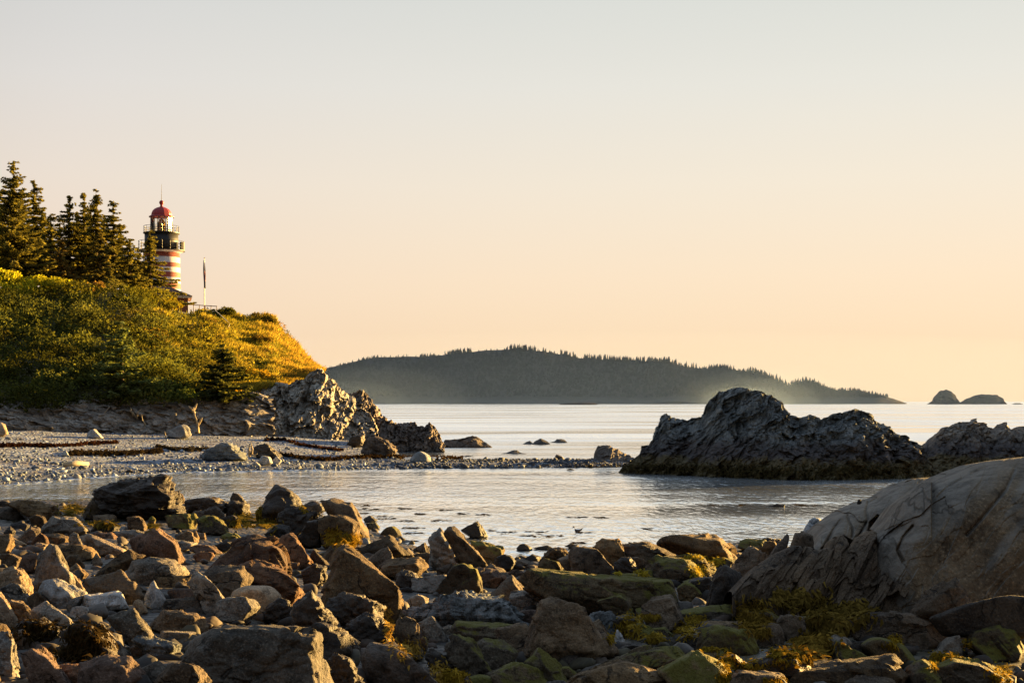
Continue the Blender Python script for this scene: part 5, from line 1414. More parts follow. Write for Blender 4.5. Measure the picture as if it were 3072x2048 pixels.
S('B', 'knobbly brown boulder reaching the bottom edge in the lower left', 'red', [(200,690),(270,645),(370,650),(480,740),(470,850),(600,930),(720,1020),(640,1100),(380,1100),(260,860)], ridge=[(270,670,-.6),(440,760,-.8),(560,960,-1),(330,860,-.9)])
S('B', 'purple-brown boulder at the bottom left of centre', 'red', [(490,880),(540,835),(720,825),(800,900),(970,940),(980,1100),(640,1100)], ridge=[(720,850,-.6),(900,970,-.9),(640,950,-.9)])
S('B', 'dark striped cone-shaped rock with a lit right face, bottom left', 'dark', [(760,830),(840,770),(900,750),(960,840),(990,930),(900,950),(800,900)], style='j', er=.5)
S('B', 'dark round rock left of the bottom grey boulder', 'dark', [(970,870),(1010,790),(1090,775),(1150,830),(1200,890),(1120,940),(1010,940)], style='j', er=.5)
S('B', 'small rounded stone with a golden right rim, bottom left', 'brown', [(1140,800),(1190,780),(1235,830),(1240,890),(1190,900)], 'stone', 'stone', 'f')
S('B', 'small pale striped stone beside the great foreground block', 'pale', [(1290,830),(1330,770),(1370,765),(1420,820),(1390,870),(1310,880)], 'stone', 'stone')
S('B', 'grey boulder with a sunlit knob at its right, bottom edge', 'grey', [(1000,1000),(1130,930),(1290,860),(1400,820),(1460,800),(1530,870),(1550,930),(1510,1000),(1560,1100),(950,1100)], ridge=[(1440,820,-.6),(1490,940,-.9),(1200,940,-.7)])
S('B', 'shaded grey boulder in the bottom left corner', 'grey', [(-80,560),(60,520),(120,620),(170,820),(180,900),(60,960),(-80,940)], style='j')
S('B', 'flat pale-brown stone along the bottom left edge', 'brown', [(-60,1040),(60,985),(240,955),(380,985),(440,1040),(420,1120),(-60,1120)], style='f')
# the great foreground block
S('B', 'great square foreground block with a crack and a bright golden right face', 'grey', [(1500,1060),(1590,830),(1740,600),(1960,470),(2060,462),(2200,475),(2420,500),(2750,530),(2930,565),(2985,610),(3000,700),(2990,880),(3060,1060),(3080,1160),(1470,1160)], base=702, ridge=[(2740,545,-.6),(2790,545,-.62),(2830,700,-.8),(2860,860,-.9),(2890,1100,-1),(1990,560,-.72),(1900,700,-.85),(1860,1100,-1),(2200,520,-.55),(1740,640,-.3),(1640,1080,-.5)], tk=.36, chips=2, p=90, seed=3)
# big red boulder pair
S('C', 'large red-brown boulder with a flat sunlit pink top', 'red', [(-510,940),(-380,800),(-230,700),(0,612),(150,635),(210,690),(270,760),(300,900),(305,975),(100,1000),(-200,1010),(-430,1005)], ridge=[(-120,790,-.5),(60,740,-.6),(200,760,-.75),(255,900,-.9),(285,975,-.95),(-200,900,-.8),(60,920,-.95)], chips=2)
S('C', 'dark brown boulder below the red-brown one, with a lit right tip', 'red', [(-330,1020),(-200,910),(0,840),(200,900),(330,980),(440,1080),(472,1125),(400,1200),(100,1195),(-150,1110)], ridge=[(0,870,-.5),(300,1000,-.7),(410,1090,-.9),(390,1180,-1),(-180,1010,-.8)], style='f')
S('C', 'angular peaked boulder standing at the water edge left of centre', 'dark', [(20,345),(100,250),(180,155),(300,190),(400,260),(430,290),(440,390),(300,410),(200,475),(30,470)], ridge=[(180,165,-.3),(190,300,-.8),(260,330,-.9),(120,420,-1),(370,330,-.7),(330,400,-.9)], chips=3, tk=.45)
S('C', 'rough dark rock at the right foot of the angular peaked boulder', 'dark', [(200,470),(280,345),(400,340),(560,440),(480,530),(380,600),(250,570)], style='j')
S('C', 'dark low boulder between the peaked boulder and the tall right boulder', 'dark', [(440,340),(520,305),(620,330),(660,400),(580,440),(450,410)], style='j')
S('C', 'tall shaded boulder with a sunlit right face at the water edge', 'brown', [(600,300),(630,282),(740,282),(870,330),(960,470),(1030,590),(960,615),(850,560),(660,430)], ridge=[(640,310,-.6),(860,360,-.7),(940,560,-1),(700,420,-1)], chips=3)
S('C', 'rounded brown boulder fringed with golden seaweed at the water edge', 'brown', [(570,480),(700,430),(840,440),(940,520),(950,640),(880,705),(680,700),(600,610)], style='f', er=.4)
S('C', 'dark reddish rock left under the rounded seaweed-fringed boulder', 'dark', [(380,610),(470,500),(570,480),(610,560),(600,695),(480,695)])
S('C', 'small dark triangular stone in the water right of the tall shaded boulder', 'dark', [(985,485),(1040,440),(1120,492),(1090,505),(1000,505)], 'stone', 'stone')
S('C', 'low weedy stone awash just below the small triangular one', 'mossbrown', [(1005,515),(1100,508),(1142,568),(1030,570)], 'stone', 'stone')
S('C', 'rounded dark weedy stone standing in the shallow water', 'mossbrown', [(1140,625),(1200,560),(1270,540),(1310,570),(1340,632),(1250,645)], style='s')
S('C', 'little blue-grey stone in the shallow bay beside the seaweed-fringed boulder', 'bluegrey', [(940,700),(960,655),(1030,645),(1057,700)], 'stone', 'stone')
S('C', 'peaked brown rock at the shallow bay in the middle of the shore', 'brown', [(920,745),(1080,700),(1170,690),(1240,618),(1340,720),(1400,765),(1100,805),(960,785)], ridge=[(1240,630,-.4),(1270,740,-.8),(1050,740,-.6)])
S('C', 'leaning reddish slab with a smooth sunlit sloping edge', 'red', [(220,660),(300,600),(350,600),(500,780),(520,850),(400,885),(290,845),(240,725)], 'rock_slab', ridge=[(310,610,-.4),(490,820,-.9),(400,870,-1),(250,700,-.4)], chips=1, er=.4)
S('C', 'small brown stone with a lit edge against the leaning reddish slab', 'brown', [(500,800),(530,755),(690,880),(640,905),(520,865)], er=.4)
S('C', 'brown stones block behind the great wedge', 'brown', [(590,840),(680,720),(800,700),(800,770),(720,855)])
S('C', 'great wedge boulder with a long sunlit top face falling to the right', 'brown', [(600,1140),(640,1000),(740,780),(830,700),(900,760),(1100,900),(1240,1010),(1345,1110),(1330,1170),(1260,1300),(1050,1240),(700,1190)], ridge=[(800,745,-.45),(980,920,-.75),(1160,1030,-.88),(1280,1120,-.98),(1250,1270,-1),(700,1130,-.8),(840,705,.1)], chips=1, p=90, tk=.4)
S('C', 'brown stone with a thin bright vertical edge behind the wedge', 'brown', [(1020,860),(1100,780),(1210,728),(1295,862),(1150,905)], ridge=[(1212,735,-.4),(1260,855,-.9),(1060,860,-.8)])
S('C', 'rounded brown boulder right behind the great wedge', 'brown', [(1140,915),(1200,850),(1380,820),(1520,840),(1575,920),(1480,975),(1300,1005),(1150,965)], style='f')
S('C', 'brown flat stone between the peaked rock and the double-peaked rock', 'brown', [(1270,785),(1400,748),(1470,800),(1400,828),(1300,825)])
S('C', 'brown block left under the double-peaked rock', 'brown', [(1450,800),(1600,780),(1680,810),(1670,875),(1550,880)])
S('C', 'left peak of the double-peaked grey rock in the centre', 'grey', [(1590,700),(1600,650),(1630,590),(1685,550),(1720,590),(1820,690),(1900,790),(1960,865),(1880,890),(1680,885),(1600,790)], style='j', chips=3)
S('C', 'right peak of the double-peaked rock, long lit edge falling right', 'brown', [(1740,620),(1780,535),(1840,540),(1960,650),(2010,740),(2155,895),(2060,935),(1950,880),(1850,780)], ridge=[(1790,570,-.5),(1950,720,-.8),(2110,900,-.9)], chips=3)
S('C', 'pyramid rock standing alone in the water behind the double-peaked rock', 'dark', [(1880,580),(1960,545),(2015,493),(2080,560),(2132,645),(1990,655)], er=.5)
S('C', 'dark green flat-topped block beside the double-peaked rock with a lit right end', 'mossbrown', [(1970,670),(2150,700),(2260,740),(2277,800),(2240,875),(2100,865),(2000,750)], er=.2)
S('C', 'small brown stone left of the olive rounded boulder', 'brown', [(1660,930),(1800,880),(1730,1000),(1680,990)])
S('C', 'olive-brown rounded boulder below the double-peaked rock', 'mossbrown', [(1650,1110),(1720,1000),(1830,910),(1960,880),(2040,930),(2062,1040),(2072,1115),(1750,1140)], style='f', er=.2)
S('C', 'small brown slab left of the double-peaked rock at the water', 'brown', [(1445,745),(1560,690),(1592,765),(1480,785)], 'rock_slab')
S('C', 'brown sloping stone right of the olive rounded boulder', 'brown', [(2050,960),(2150,880),(2250,930),(2340,1000),(2200,1020),(2080,1015)])
S('C', 'dark rounded stone right of the olive rounded boulder, low down', 'red', [(2120,1040),(2180,1000),(2280,990),(2300,1020),(2190,1095),(2130,1085)], style='f')
S('C', 'small red block in the gap below the leaning reddish slab', 'red', [(300,865),(400,880),(392,945),(300,905)], 'stone', 'stone')
S('C', 'dark boulder in the shade left of the great wedge', 'dark', [(420,970),(550,880),(650,910),(640,1015),(550,1055),(440,1045)])
S('C', 'brown-black knob behind the leaning reddish slab', 'dark', [(80,590),(200,520),(310,555),(320,600),(240,640),(120,630)])
# middle foreground
S('D', 'dark split rock right below the lit tip of the dark brown boulder', 'dark', [(60,380),(110,290),(200,220),(300,230),(325,310),(280,390),(180,440)], style='j')
S('D', 'black weed-hung rock in the middle left foreground', 'dark', [(330,480),(340,280),(420,180),(490,150),(620,240),(720,340),(800,440),(790,520),(700,560),(500,540)], style='j')
S('D', 'dark stepped rock below the great wedge with pink lit edges', 'dark', [(620,360),(700,220),(810,160),(960,210),(1060,240),(1180,320),(1170,400),(1000,470),(800,450)], style='j', ridge=[(900,220,-.6),(1000,270,-.8),(1150,340,-.9)])
S('D', 'dark block under the stepped rock, ending in golden lit weed', 'dark', [(800,560),(820,470),(1000,350),(1150,380),(1230,480),(1250,580),(1100,620),(900,620)], style='j', er=.2)
S('D', 'dark grey slab at the left of the big black slab', 'dark', [(710,690),(780,620),(870,570),(960,640),(960,720),(800,760)], 'rock_slab')
S('D', 'small white shell-like stone caught between the dark rocks', 'pale', [(850,790),(860,745),(900,725),(920,770),(890,815)], 'stone', 'stone', 's')
S('D', 'big black slab with a thin bright upper edge, bottom centre left', 'dark', [(980,720),(990,640),(1140,625),(1290,650),(1420,760),(1560,870),(1700,990),(1700,1100),(1300,1080),(1060,900)], style='f', ridge=[(1280,670,-.6),(1540,890,-.85),(1660,1010,-.9),(1060,700,-.5),(1050,860,-.9)])
S('D', 'dark sloping rock between the golden block face and the big black slab', 'dark', [(640,780),(700,720),(860,800),(960,900),(1010,1000),(980,1100),(640,1100)], style='j')
S('D', 'red-brown stone peeking out at the bottom right of the great block', 'red', [(650,920),(740,960),(830,1020),(850,1100),(680,1110)])
S('D', 'square brown block with a tan lit side below the whale-back slab', 'brown', [(1250,560),(1270,500),(1300,400),(1420,390),(1490,470),(1510,600),(1500,720),(1440,700),(1340,600)], ridge=[(1270,520,-.6),(1430,540,-.8),(1440,680,-1),(1490,560,-.5)], er=.3)
S('D', 'round brown disc-like stone right of the square brown block', 'mossbrown', [(1500,640),(1520,580),(1560,585),(1580,650),(1560,740),(1510,740)], style='s')
S('D', 'small grey stones wedge with a pale right edge under the whale-back slab', 'grey', [(1500,470),(1560,410),(1610,390),(1680,480),(1760,580),(1690,600),(1560,560)], ridge=[(1600,400,-.4),(1720,570,-.9)])
S('D', 'long dark-grey whale-back slab in the middle foreground', 'slate', [(1235,340),(1400,270),(1600,230),(1830,190),(2000,148),(2100,200),(2250,230),(2352,330),(2450,400),(2485,470),(2400,490),(2200,440),(1800,445),(1500,400),(1300,375)], style='j', ridge=[(1500,290,-.5),(1950,190,-.6),(2250,300,-.8),(2440,470,-.9),(1700,400,-1),(2150,420,-1)], chips=2)
S('D', 'small pale-topped stone left of the flat green-topped slab', 'grey', [(1690,510),(1760,470),(1830,480),(1820,540),(1740,560)], 'stone', 'stone')
S('D', 'long flat green-topped slab under the whale-back slab', 'mossbrown', [(1800,500),(1830,440),(2050,430),(2300,440),(2480,470),(2470,560),(2400,640),(2100,600),(1850,580)], 'rock_slab', ridge=[(1840,470,-.7),(2300,500,-.8),(2440,600,-1),(1900,560,-1)])
S('D', 'dark stone with a pale ridge below the green-topped slab', 'mossbrown', [(1740,680),(1820,550),(1990,600),(2080,700),(2170,860),(2100,910),(1960,860),(1800,780)], style='j', ridge=[(1830,570,-.5),(1960,680,-.9),(2120,880,-.9)])
S('D', 'olive stone right of the stone with the pale ridge', 'mossbrown', [(2030,640),(2100,590),(2250,600),(2400,730),(2380,780),(2180,860),(2120,740)])
S('D', 'dark slate-like rock at the bottom left of the olive stones', 'dark', [(1560,720),(1640,680),(1760,760),(1950,860),(2000,920),(1850,920),(1660,840)], style='j')
S('D', 'round pale cobble at the bottom edge beside bright yellow weed', 'pale', [(1890,975),(1930,942),(1970,950),(2000,1000),(1990,1050),(1920,1050)], 'stone', 'stone', 's')
S('D', 'green-topped stone at the bottom edge right of the round pale cobble', 'moss', [(1950,960),(2050,925),(2150,950),(2200,1020),(2150,1070),(1990,1060)], style='s')
# far edge, centre and right
S('E', 'round dark stone awash in the water in the centre', 'dark', [(40,750),(70,710),(120,700),(170,730),(190,760),(60,765)], style='s')
S('E', 'flat dark stone awash right beside the round dark stone', 'dark', [(195,745),(330,715),(372,745),(310,755)], 'stone', 'stone', 's')
S('E', 'dark low rock at the centre water edge', 'dark', [(90,855),(190,795),(265,820),(262,870),(130,870)])
S('E', 'brown low rock left of the dark pointed pair at the centre', 'brown', [(-20,880),(50,835),(130,880),(250,885),(240,925),(0,925)])
S('E', 'brown peaked rock behind the dark mossy wedge', 'brown', [(245,870),(360,735),(470,730),(530,800),(510,870),(400,880)], style='j')
S('E', 'brown boulder with two thin bright slanting edges', 'brown', [(530,790),(580,720),(740,730),(880,870),(985,980),(800,970),(560,890)], ridge=[(600,740,-.5),(770,780,-.7),(950,975,-.9),(620,880,-.9)], er=.2)
S('E', 'dark mossy wedge in front of the brown peaked rock', 'mossbrown', [(240,910),(300,830),(440,880),(490,950),(400,960),(260,955)])
S('E', 'brown block with a bright right edge in front of the two-edged boulder', 'brown', [(420,840),(560,780),(680,840),(755,955),(640,965),(540,955)], er=.15)
S('E', 'grey-brown domed rock at the water edge right of centre', 'brown', [(745,745),(830,655),(980,650),(1030,770),(1050,840),(900,870),(800,810)], style='f', ridge=[(940,690,-.7),(1020,790,-.9),(820,760,-.8)])
S('E', 'long brown rock sloping right of the domed rock', 'brown', [(1000,710),(1060,680),(1200,690),(1350,740),(1500,810),(1300,860),(1050,860)], style='j')
S('E', 'broad cracked boulder with a flat top at the water edge, right of centre', 'brown', [(1350,725),(1395,650),(1600,620),(1700,600),(1880,625),(2000,720),(2060,790),(1850,860),(1500,770)], ridge=[(1420,670,-.6),(1650,640,-.7),(1880,670,-.7),(1640,740,-1),(1960,790,-.9)])
S('E', 'dark weed-speckled stone below the long brown rock', 'dark', [(940,890),(1000,820),(1080,830),(1165,940),(1080,995),(960,970)], style='j')
S('E', 'pointed boulder with yellow moss on its sunlit right flank', 'mossbrown', [(1240,930),(1330,820),(1420,800),(1520,840),(1650,890),(1785,1015),(1700,1040),(1300,1040)], ridge=[(1430,820,-.5),(1620,900,-.8),(1640,1020,-1),(1330,960,-.9)], er=.3)
S('E', 'weedy brown slope rock between the mossy pointed boulder and the broad cracked boulder', 'mossbrown', [(1450,800),(1700,790),(1830,880),(1910,965),(1700,940),(1560,850)], style='j')
S('E', 'low stone topped with yellow weed above the long olive slab', 'moss', [(1105,1000),(1180,940),(1300,960),(1355,1035),(1300,1065),(1120,1045)])
S('E', 'angular peaked brown rock left of the great dome rock', 'brown', [(1990,910),(2080,810),(2190,718),(2300,800),(2370,850),(2380,1010),(2150,1015)], ridge=[(2195,740,-.5),(2240,900,-.9),(2050,900,-.6)])
S('E', 'low dark craggy rock awash right of the bay', 'dark', [(2195,715),(2280,660),(2352,645),(2420,650),(2490,660),(2475,725),(2300,728)], 'rock_outcrop', 'outcrop', 'j')
S('E', 'flat grey stone right of the broad cracked boulder', 'grey', [(1905,830),(2000,790),(2090,780),(2110,805),(2030,845)], 'stone', 'stone')
S('E', 'little brown stone in the water edge behind the two-edged boulder', 'dark', [(480,730),(540,700),(620,720),(560,745)], 'stone', 'stone')
S('F', 'dark tilted pillar-like slab leaning right', 'dark', [(1780,280),(1840,100),(1890,-40),(1960,-80),(2080,-20),(2130,120),(2105,270),(1950,320)], 'rock_slab', ridge=[(1960,-60,-.5),(1990,60,-.9),(1850,240,-.9),(2080,240,-.7)], chips=2)
S('F', 'long flat olive-brown slab stretching across right of centre', 'mossbrown', [(105,70),(130,-30),(300,-50),(700,-30),(1100,20),(1330,70),(1500,110),(1525,250),(1480,340),(1100,310),(500,250),(180,185)], 'rock_slab', style='f', ridge=[(180,0,-.6),(700,30,-.7),(1400,120,-.8),(1450,300,-1),(800,270,-1),(220,160,-1)], tk=.3)
S('F', 'green mossy stone at the right end of the long olive-brown slab', 'moss', [(1520,140),(1600,75),(1700,120),(1765,180),(1700,245),(1560,245)])
S('F', 'dark flat green stone behind the green mossy stone', 'mossbrown', [(1570,85),(1680,48),(1820,90),(1800,155),(1700,140)])
S('F', 'massive dark boulder with a golden sunlit right face in the middle foreground', 'brown', [(90,760),(110,560),(140,400),(180,260),(300,205),(440,220),(560,330),(690,400),(860,600),(985,745),(830,800),(560,880),(250,840)], base=668, ridge=[(240,300,-.5),(440,260,-.45),(670,420,-.82),(690,600,-.92),(810,790,-1),(200,720,-.9),(180,440,-.7)], chips=1, p=90)
S('F', 'grey-brown hump behind the massive dark boulder', 'brown', [(-210,170),(-100,60),(0,10),(80,60),(180,190),(120,260),(-150,240)], style='f')
S('F', 'small brown rock right behind the massive dark boulder', 'brown', [(520,250),(640,200),(750,150),(835,220),(790,275),(640,295)], ridge=[(750,165,-.4),(770,260,-.9)])
S('F', 'mossy brown pointed rock right of centre below the long slab', 'mossbrown', [(780,250),(900,215),(1010,178),(1080,240),(1145,385),(1100,425),(960,350)])
S('F', 'grey rounded stone between the massive dark boulder and the mossy pointed rock', 'grey', [(640,320),(720,270),(860,265),(905,310),(750,350)], style='f')
S('F', 'dark folded stone with bluish patches right of the massive boulder', 'slate', [(690,400),(750,350),(900,340),(960,390),(970,490),(880,570),(800,490)], style='j')
S('F', 'flat pale-green slab among yellow weed', 'moss', [(1140,320),(1200,305),(1340,305),(1400,370),(1330,405),(1190,385)], 'rock_slab')
S('F', 'small dark flat stone under the flat pale-green slab', 'dark', [(1180,405),(1350,400),(1345,450),(1220,445)], 'stone', 'stone')
S('F', 'stone with a smooth light-green sloping top', 'moss', [(1085,505),(1120,455),(1200,460),(1400,580),(1300,605),(1110,575)], ridge=[(1130,465,-.4),(1230,580,-.9),(1100,550,-.8)])
S('F', 'grey-green low stone right of the light-green sloping one', 'mossbrown', [(1270,505),(1400,490),(1485,572),(1420,595),(1330,565)])
S('F', 'small pointed grey-white stone beside the massive boulder', 'pale', [(925,630),(945,570),(965,513),(1000,560),(1035,600),(1010,645)], 'stone', 'stone')
S('F', 'flat grey slab edged with weed right of the small pointed stone', 'grey', [(1080,650),(1180,610),(1400,600),(1590,575),(1588,645),(1300,668)], 'rock_slab')
S('F', 'dark low stone left of the flat weed-edged slab', 'dark', [(950,690),(1080,630),(1190,640),(1255,672),(1000,735)], style='f')
S('F', 'broad wedge slab with a dark olive front right of the massive boulder', 'mossbrown', [(760,830),(1000,735),(1250,672),(1500,653),(1545,690),(1570,765),(1400,865),(1340,895),(1090,810)], 'rock_slab', ridge=[(1000,760,-.6),(1480,690,-.7),(1530,770,-.9),(1340,880,-1)])
S('F', 'bottom boulder with a wide orange sunlit right slope', 'brown', [(470,1020),(620,915),(800,825),(1000,778),(1200,840),(1360,900),(1540,960),(1650,1030),(1700,1120),(450,1120)], base=696, ridge=[(1000,790,-.5),(1080,870,-.75),(1180,940,-.85),(1280,1020,-.95),(1330,1110,-1),(640,960,-.7)], chips=1, p=90)
S('F', 'olive mossy rounded boulder at the bottom right of centre', 'moss', [(1350,900),(1500,790),(1680,700),(1800,740),(1920,850),(1990,940),(2000,1070),(1500,1080),(1420,980)], style='f', er=.2)
S('F', 'dark stone with bright yellow weed on its right end', 'mossbrown', [(1740,710),(1900,690),(1970,760),(2035,885),(1960,890),(1850,780)], style='j')
S('F', 'brown sloping slab behind the boulder with green algae', 'brown', [(1690,530),(1740,430),(1900,430),(2100,440),(2250,510),(2200,570),(1950,480)], 'rock_slab')
S('F', 'grey-brown boulder with vivid green algae on its right shoulder', 'moss', [(1700,650),(1740,520),(1870,468),(2050,500),(2160,530),(2255,665),(2180,775),(2100,770),(1800,730)], style='f', ridge=[(1780,560,-.7),(1900,510,-.6),(2050,560,-.9),(2130,740,-1),(1800,700,-1)])
S('F', 'flat dark brown slab left of the tilted pillar-like slab foot', 'mossbrown', [(1520,360),(1620,330),(1960,280),(2080,330),(2115,425),(1950,430),(1700,440),(1560,410)], 'rock_slab')
S('F', 'sharp stone with a glowing yellow-green sunlit face', 'moss', [(115,840),(150,760),(240,678),(330,740),(450,850),(515,960),(470,1025),(400,1000),(280,910)], ridge=[(238,690,-.5),(290,850,-.9),(400,990,-1),(150,830,-.6)], er=.5, chips=1)
S('F', 'dark green boulder at the bottom left of the sharp yellow-green stone', 'mossbrown', [(-220,940),(-50,825),(20,808),(270,910),(350,1000),(300,1080),(-150,1080)], style='f', er=.2)
S('F', 'brown wet boulder on the bottom edge left of the tide pool', 'brown', [(1995,960),(2060,880),(2250,880),(2352,900),(2500,910),(2490,1090),(2010,1090)])
S('F', 'small green stone between the sharp stone and the orange-sloped boulder', 'moss', [(450,850),(520,850),(605,912),(560,940),(480,910)], 'stone', 'stone')
S('F', 'flat grey-green stone in the weed right of the mossy pointed rock', 'mossbrown', [(1355,440),(1440,420),(1565,502),(1480,530)], 'stone', 'stone')
# right foreground
S('H', 'tan-brown boulder left of the green-edged one in the right foreground', 'brown', [(-100,560),(-40,470),(40,450),(100,480),(140,560),(150,650),(0,700),(-100,650)], style='f')
S('H', 'tan boulder with a green right edge in the right foreground', 'brown', [(90,460),(130,400),(200,375),(330,390),(400,450),(462,565),(400,610),(200,645),(150,570)], style='f')
S('H', 'long low brown boulder lying in front of the great dome rock', 'brown', [(685,450),(780,390),(950,350),(1200,338),(1400,360),(1540,420),(1660,500),(1725,575),(1620,645),(1480,685),(1220,640),(930,615),(780,560)], style='f', tk=.3)
S('H', 'brown stone draped with yellow-brown weed left of the dark triangular one', 'mossbrown', [(225,730),(300,640),(450,590),(560,590),(530,710),(480,765),(350,785)], style='f')
S('H', 'smooth grey stone behind the dark triangular one', 'grey', [(480,770),(540,640),(600,560),(700,580),(765,650),(640,710),(560,785)], style='s')
S('H', 'dark triangular green-black stone in the right foreground', 'moss', [(590,860),(600,720),(630,612),(760,650),(860,700),(985,767),(800,840)], ridge=[(640,640,-.7),(700,800,-1),(900,770,-.8)], chips=2)
S('H', 'round-backed stone with a bright yellow-green right rim', 'mossbrown', [(865,670),(950,590),(1040,583),(1150,640),(1250,720),(1355,805),(1330,840),(1200,815),(1000,750)], style='s', er=.12)
S('H', 'wide dark brown boulder along the bottom edge at right', 'brown', [(130,1010),(250,890),(400,890),(700,830),(900,770),(1100,733),(1170,770),(1260,880),(1290,1010),(1285,1100),(110,1100)], style='f', er=.12, base=694)
S('H', 'brown pointed stone between the two big bottom right boulders', 'mossbrown', [(1270,890),(1340,810),(1420,783),(1480,840),(1500,960),(1595,1011),(1580,1090),(1290,1090)], ridge=[(1420,800,-.5),(1470,900,-.9),(1330,900,-.8)])
S('H', 'grey sloping stone beside the tide pool with a lit tip', 'grey', [(1420,765),(1560,650),(1660,580),(1770,565),(1785,745),(1650,757),(1500,795)], ridge=[(1740,575,-.3),(1680,640,-.8),(1640,740,-1)])
S('H', 'bottom right boulder with dark green algae and glowing right rim', 'mossbrown', [(1475,870),(1580,790),(1680,750),(1900,780),(2040,840),(2150,900),(2260,1015),(2250,1100),(1560,1100),(1540,930)], style='f', er=.12, base=694)
S('H', 'low weed-topped stone in the wet gravel of the right foreground', 'moss', [(105,860),(200,790),(350,780),(450,800),(562,870),(400,885),(280,885)], style='f')
S('H', 'pale grey oval stone among weed at the foot of the dark ledge', 'pale', [(-10,200),(80,155),(152,180),(100,235),(10,252)], 'stone', 'stone', 's')
S('H', 'brown weed-edged stone below the pale grey oval stone', 'mossbrown', [(-20,340),(60,270),(160,270),(205,340),(130,385),(-10,385)], style='s')
# ---- the great dome rock at the right and the ledges it grows from
def bed(t, label, kind, pts, **k): return S(t, label, kind, pts, 'bedrock', 'bedrock', **k)
def dome_depth(x, y, v):
    w = fbm(np.stack([x * .004, y * .004, 0 * x], -1), 3, 5) * 40
    xb = interp(y, [(-120, 2500), (-62, 2250), (20, 1950), (130, 1720), (260, 1600), (450, 1480), (600, 1400), (690, 1310), (900, 1290), (1600, 1290)]) + w * .5
    Y = 18.3 + (1560 - y) / 1560 * .75
    over = xb - x; over = .5 * (over + np.sqrt(over * over + 170.0 ** 2)) - 12
    Y = Y + over * (20 / F / 9.19) * 1.25
    Y = Y + 1.5 * np.clip(v, 0, 1) ** 9 * (x > 1500) + .25 * v ** 3
    Y = Y + 2.2 * np.clip((x - 2430) / 580, 0, 1.2) ** 2
    Y = Y + .10 * np.exp(-(seg_dist(x, y, [(2000, 0), (1800, 95), (1650, 180), (1560, 270)]) / 16) ** 2)
    Y = Y + .10 * np.exp(-(seg_dist(x, y, [(1330, 540), (1240, 640), (1190, 760), (1240, 860)]) / 12) ** 2)
    Y = Y + .08 * np.exp(-(seg_dist(x, y, [(2260, 30), (2180, 200), (2080, 320), (1950, 480), (1820, 620)]) / 14) ** 2)
    Y = Y + .16 * fbm(np.stack([(x * .8 + y * .6) * .0030, (y * .8 - x * .6) * .0010, 0 * x + 2], -1), 2, 44) * sstep(-50, 300, x - xb)
    q = np.stack([(x * .8 + y * .6) / 420, (y * .8 - x * .6) / 800, 0 * x + 1], -1)
    q = q + .3 * np.stack([fbm(q * 1.4, 2, 15), fbm(q * 1.4 + 7, 2, 16), 0 * x], -1)
    return Y - .035 * facet(q, 91) - .012 * facet(q * 4, 92)
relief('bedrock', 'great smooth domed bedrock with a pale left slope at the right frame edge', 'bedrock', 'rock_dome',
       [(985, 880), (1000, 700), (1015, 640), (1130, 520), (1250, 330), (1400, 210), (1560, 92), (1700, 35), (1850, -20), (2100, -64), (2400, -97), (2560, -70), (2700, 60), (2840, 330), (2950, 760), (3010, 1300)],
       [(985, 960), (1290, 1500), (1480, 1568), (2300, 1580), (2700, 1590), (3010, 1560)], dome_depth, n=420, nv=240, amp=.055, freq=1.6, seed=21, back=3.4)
def shoulder_depth(x, y, v):
    Y = 21.6 + (930 - y) / 850 * 1.5 + 1.3 * v ** 7
    Y = Y + .14 * np.exp(-(seg_dist(x, y, [(920, 320), (900, 400), (915, 480), (880, 560), (830, 640)]) / 12) ** 2)
    Y = Y + .14 * np.exp(-(seg_dist(x, y, [(730, 440), (745, 500), (775, 560), (770, 640)]) / 10) ** 2)
    Y = Y + .16 * np.exp(-(seg_dist(x, y, [(670, 480), (600, 570), (540, 690), (470, 820)]) / 14) ** 2)
    Y = Y + .14 * np.exp(-(seg_dist(x, y, [(1000, 285), (930, 330)]) / 12) ** 2)
    sock = sstep(0, 12, (x - 925) + (y - 500) * .15) * sstep(0, 12, (y - 425) - (x - 1000) * .55) * sstep(0, 12, (y - 500) + (x - 925) * .9)
    Y = Y + .55 * sock
    s2 = sstep(0, 14, (y - 620) - np.abs(x - 690) * .55) * sstep(480, 500, x) * sstep(900, 880, x)
    Y = Y + .45 * s2
    q = np.stack([(x * .86 + y * .45) / 230, (y * .86 - x * .45) / 420, 0 * x + 1], -1)
    q = q + .3 * np.stack([fbm(q * 1.4, 2, 13), fbm(q * 1.4 + 7, 2, 14), 0 * x], -1)
    return Y - .07 * facet(q, 81) - .02 * facet(q * 3.3, 82)
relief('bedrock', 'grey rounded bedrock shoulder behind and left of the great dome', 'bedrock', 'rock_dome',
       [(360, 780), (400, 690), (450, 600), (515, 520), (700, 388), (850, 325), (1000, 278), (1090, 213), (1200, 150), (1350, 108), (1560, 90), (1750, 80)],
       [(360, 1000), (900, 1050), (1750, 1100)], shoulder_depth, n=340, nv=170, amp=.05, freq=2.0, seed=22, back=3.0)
def ledge_depth(x, y, v):
    b = interp(x, [(-330, 1190), (0, 1240), (150, 1300), (600, 1390), (1000, 1350), (1560, 1360)])
    Y = 18.55 + (b - y) / 500 * .45 + .35 * v ** 5
    q = np.stack([(x * .86 + y * .50) / 170, (y * .86 - x * .50) / 560, 0 * x + 3], -1)
    q = q + .35 * np.stack([fbm(q * 1.4, 2, 3), fbm(q * 1.4 + 7, 2, 4), 0 * x], -1)
    return Y - .19 * facet(q, 71) - .05 * facet(q * 2.7, 72) - .02 * facet(q * 6, 73)
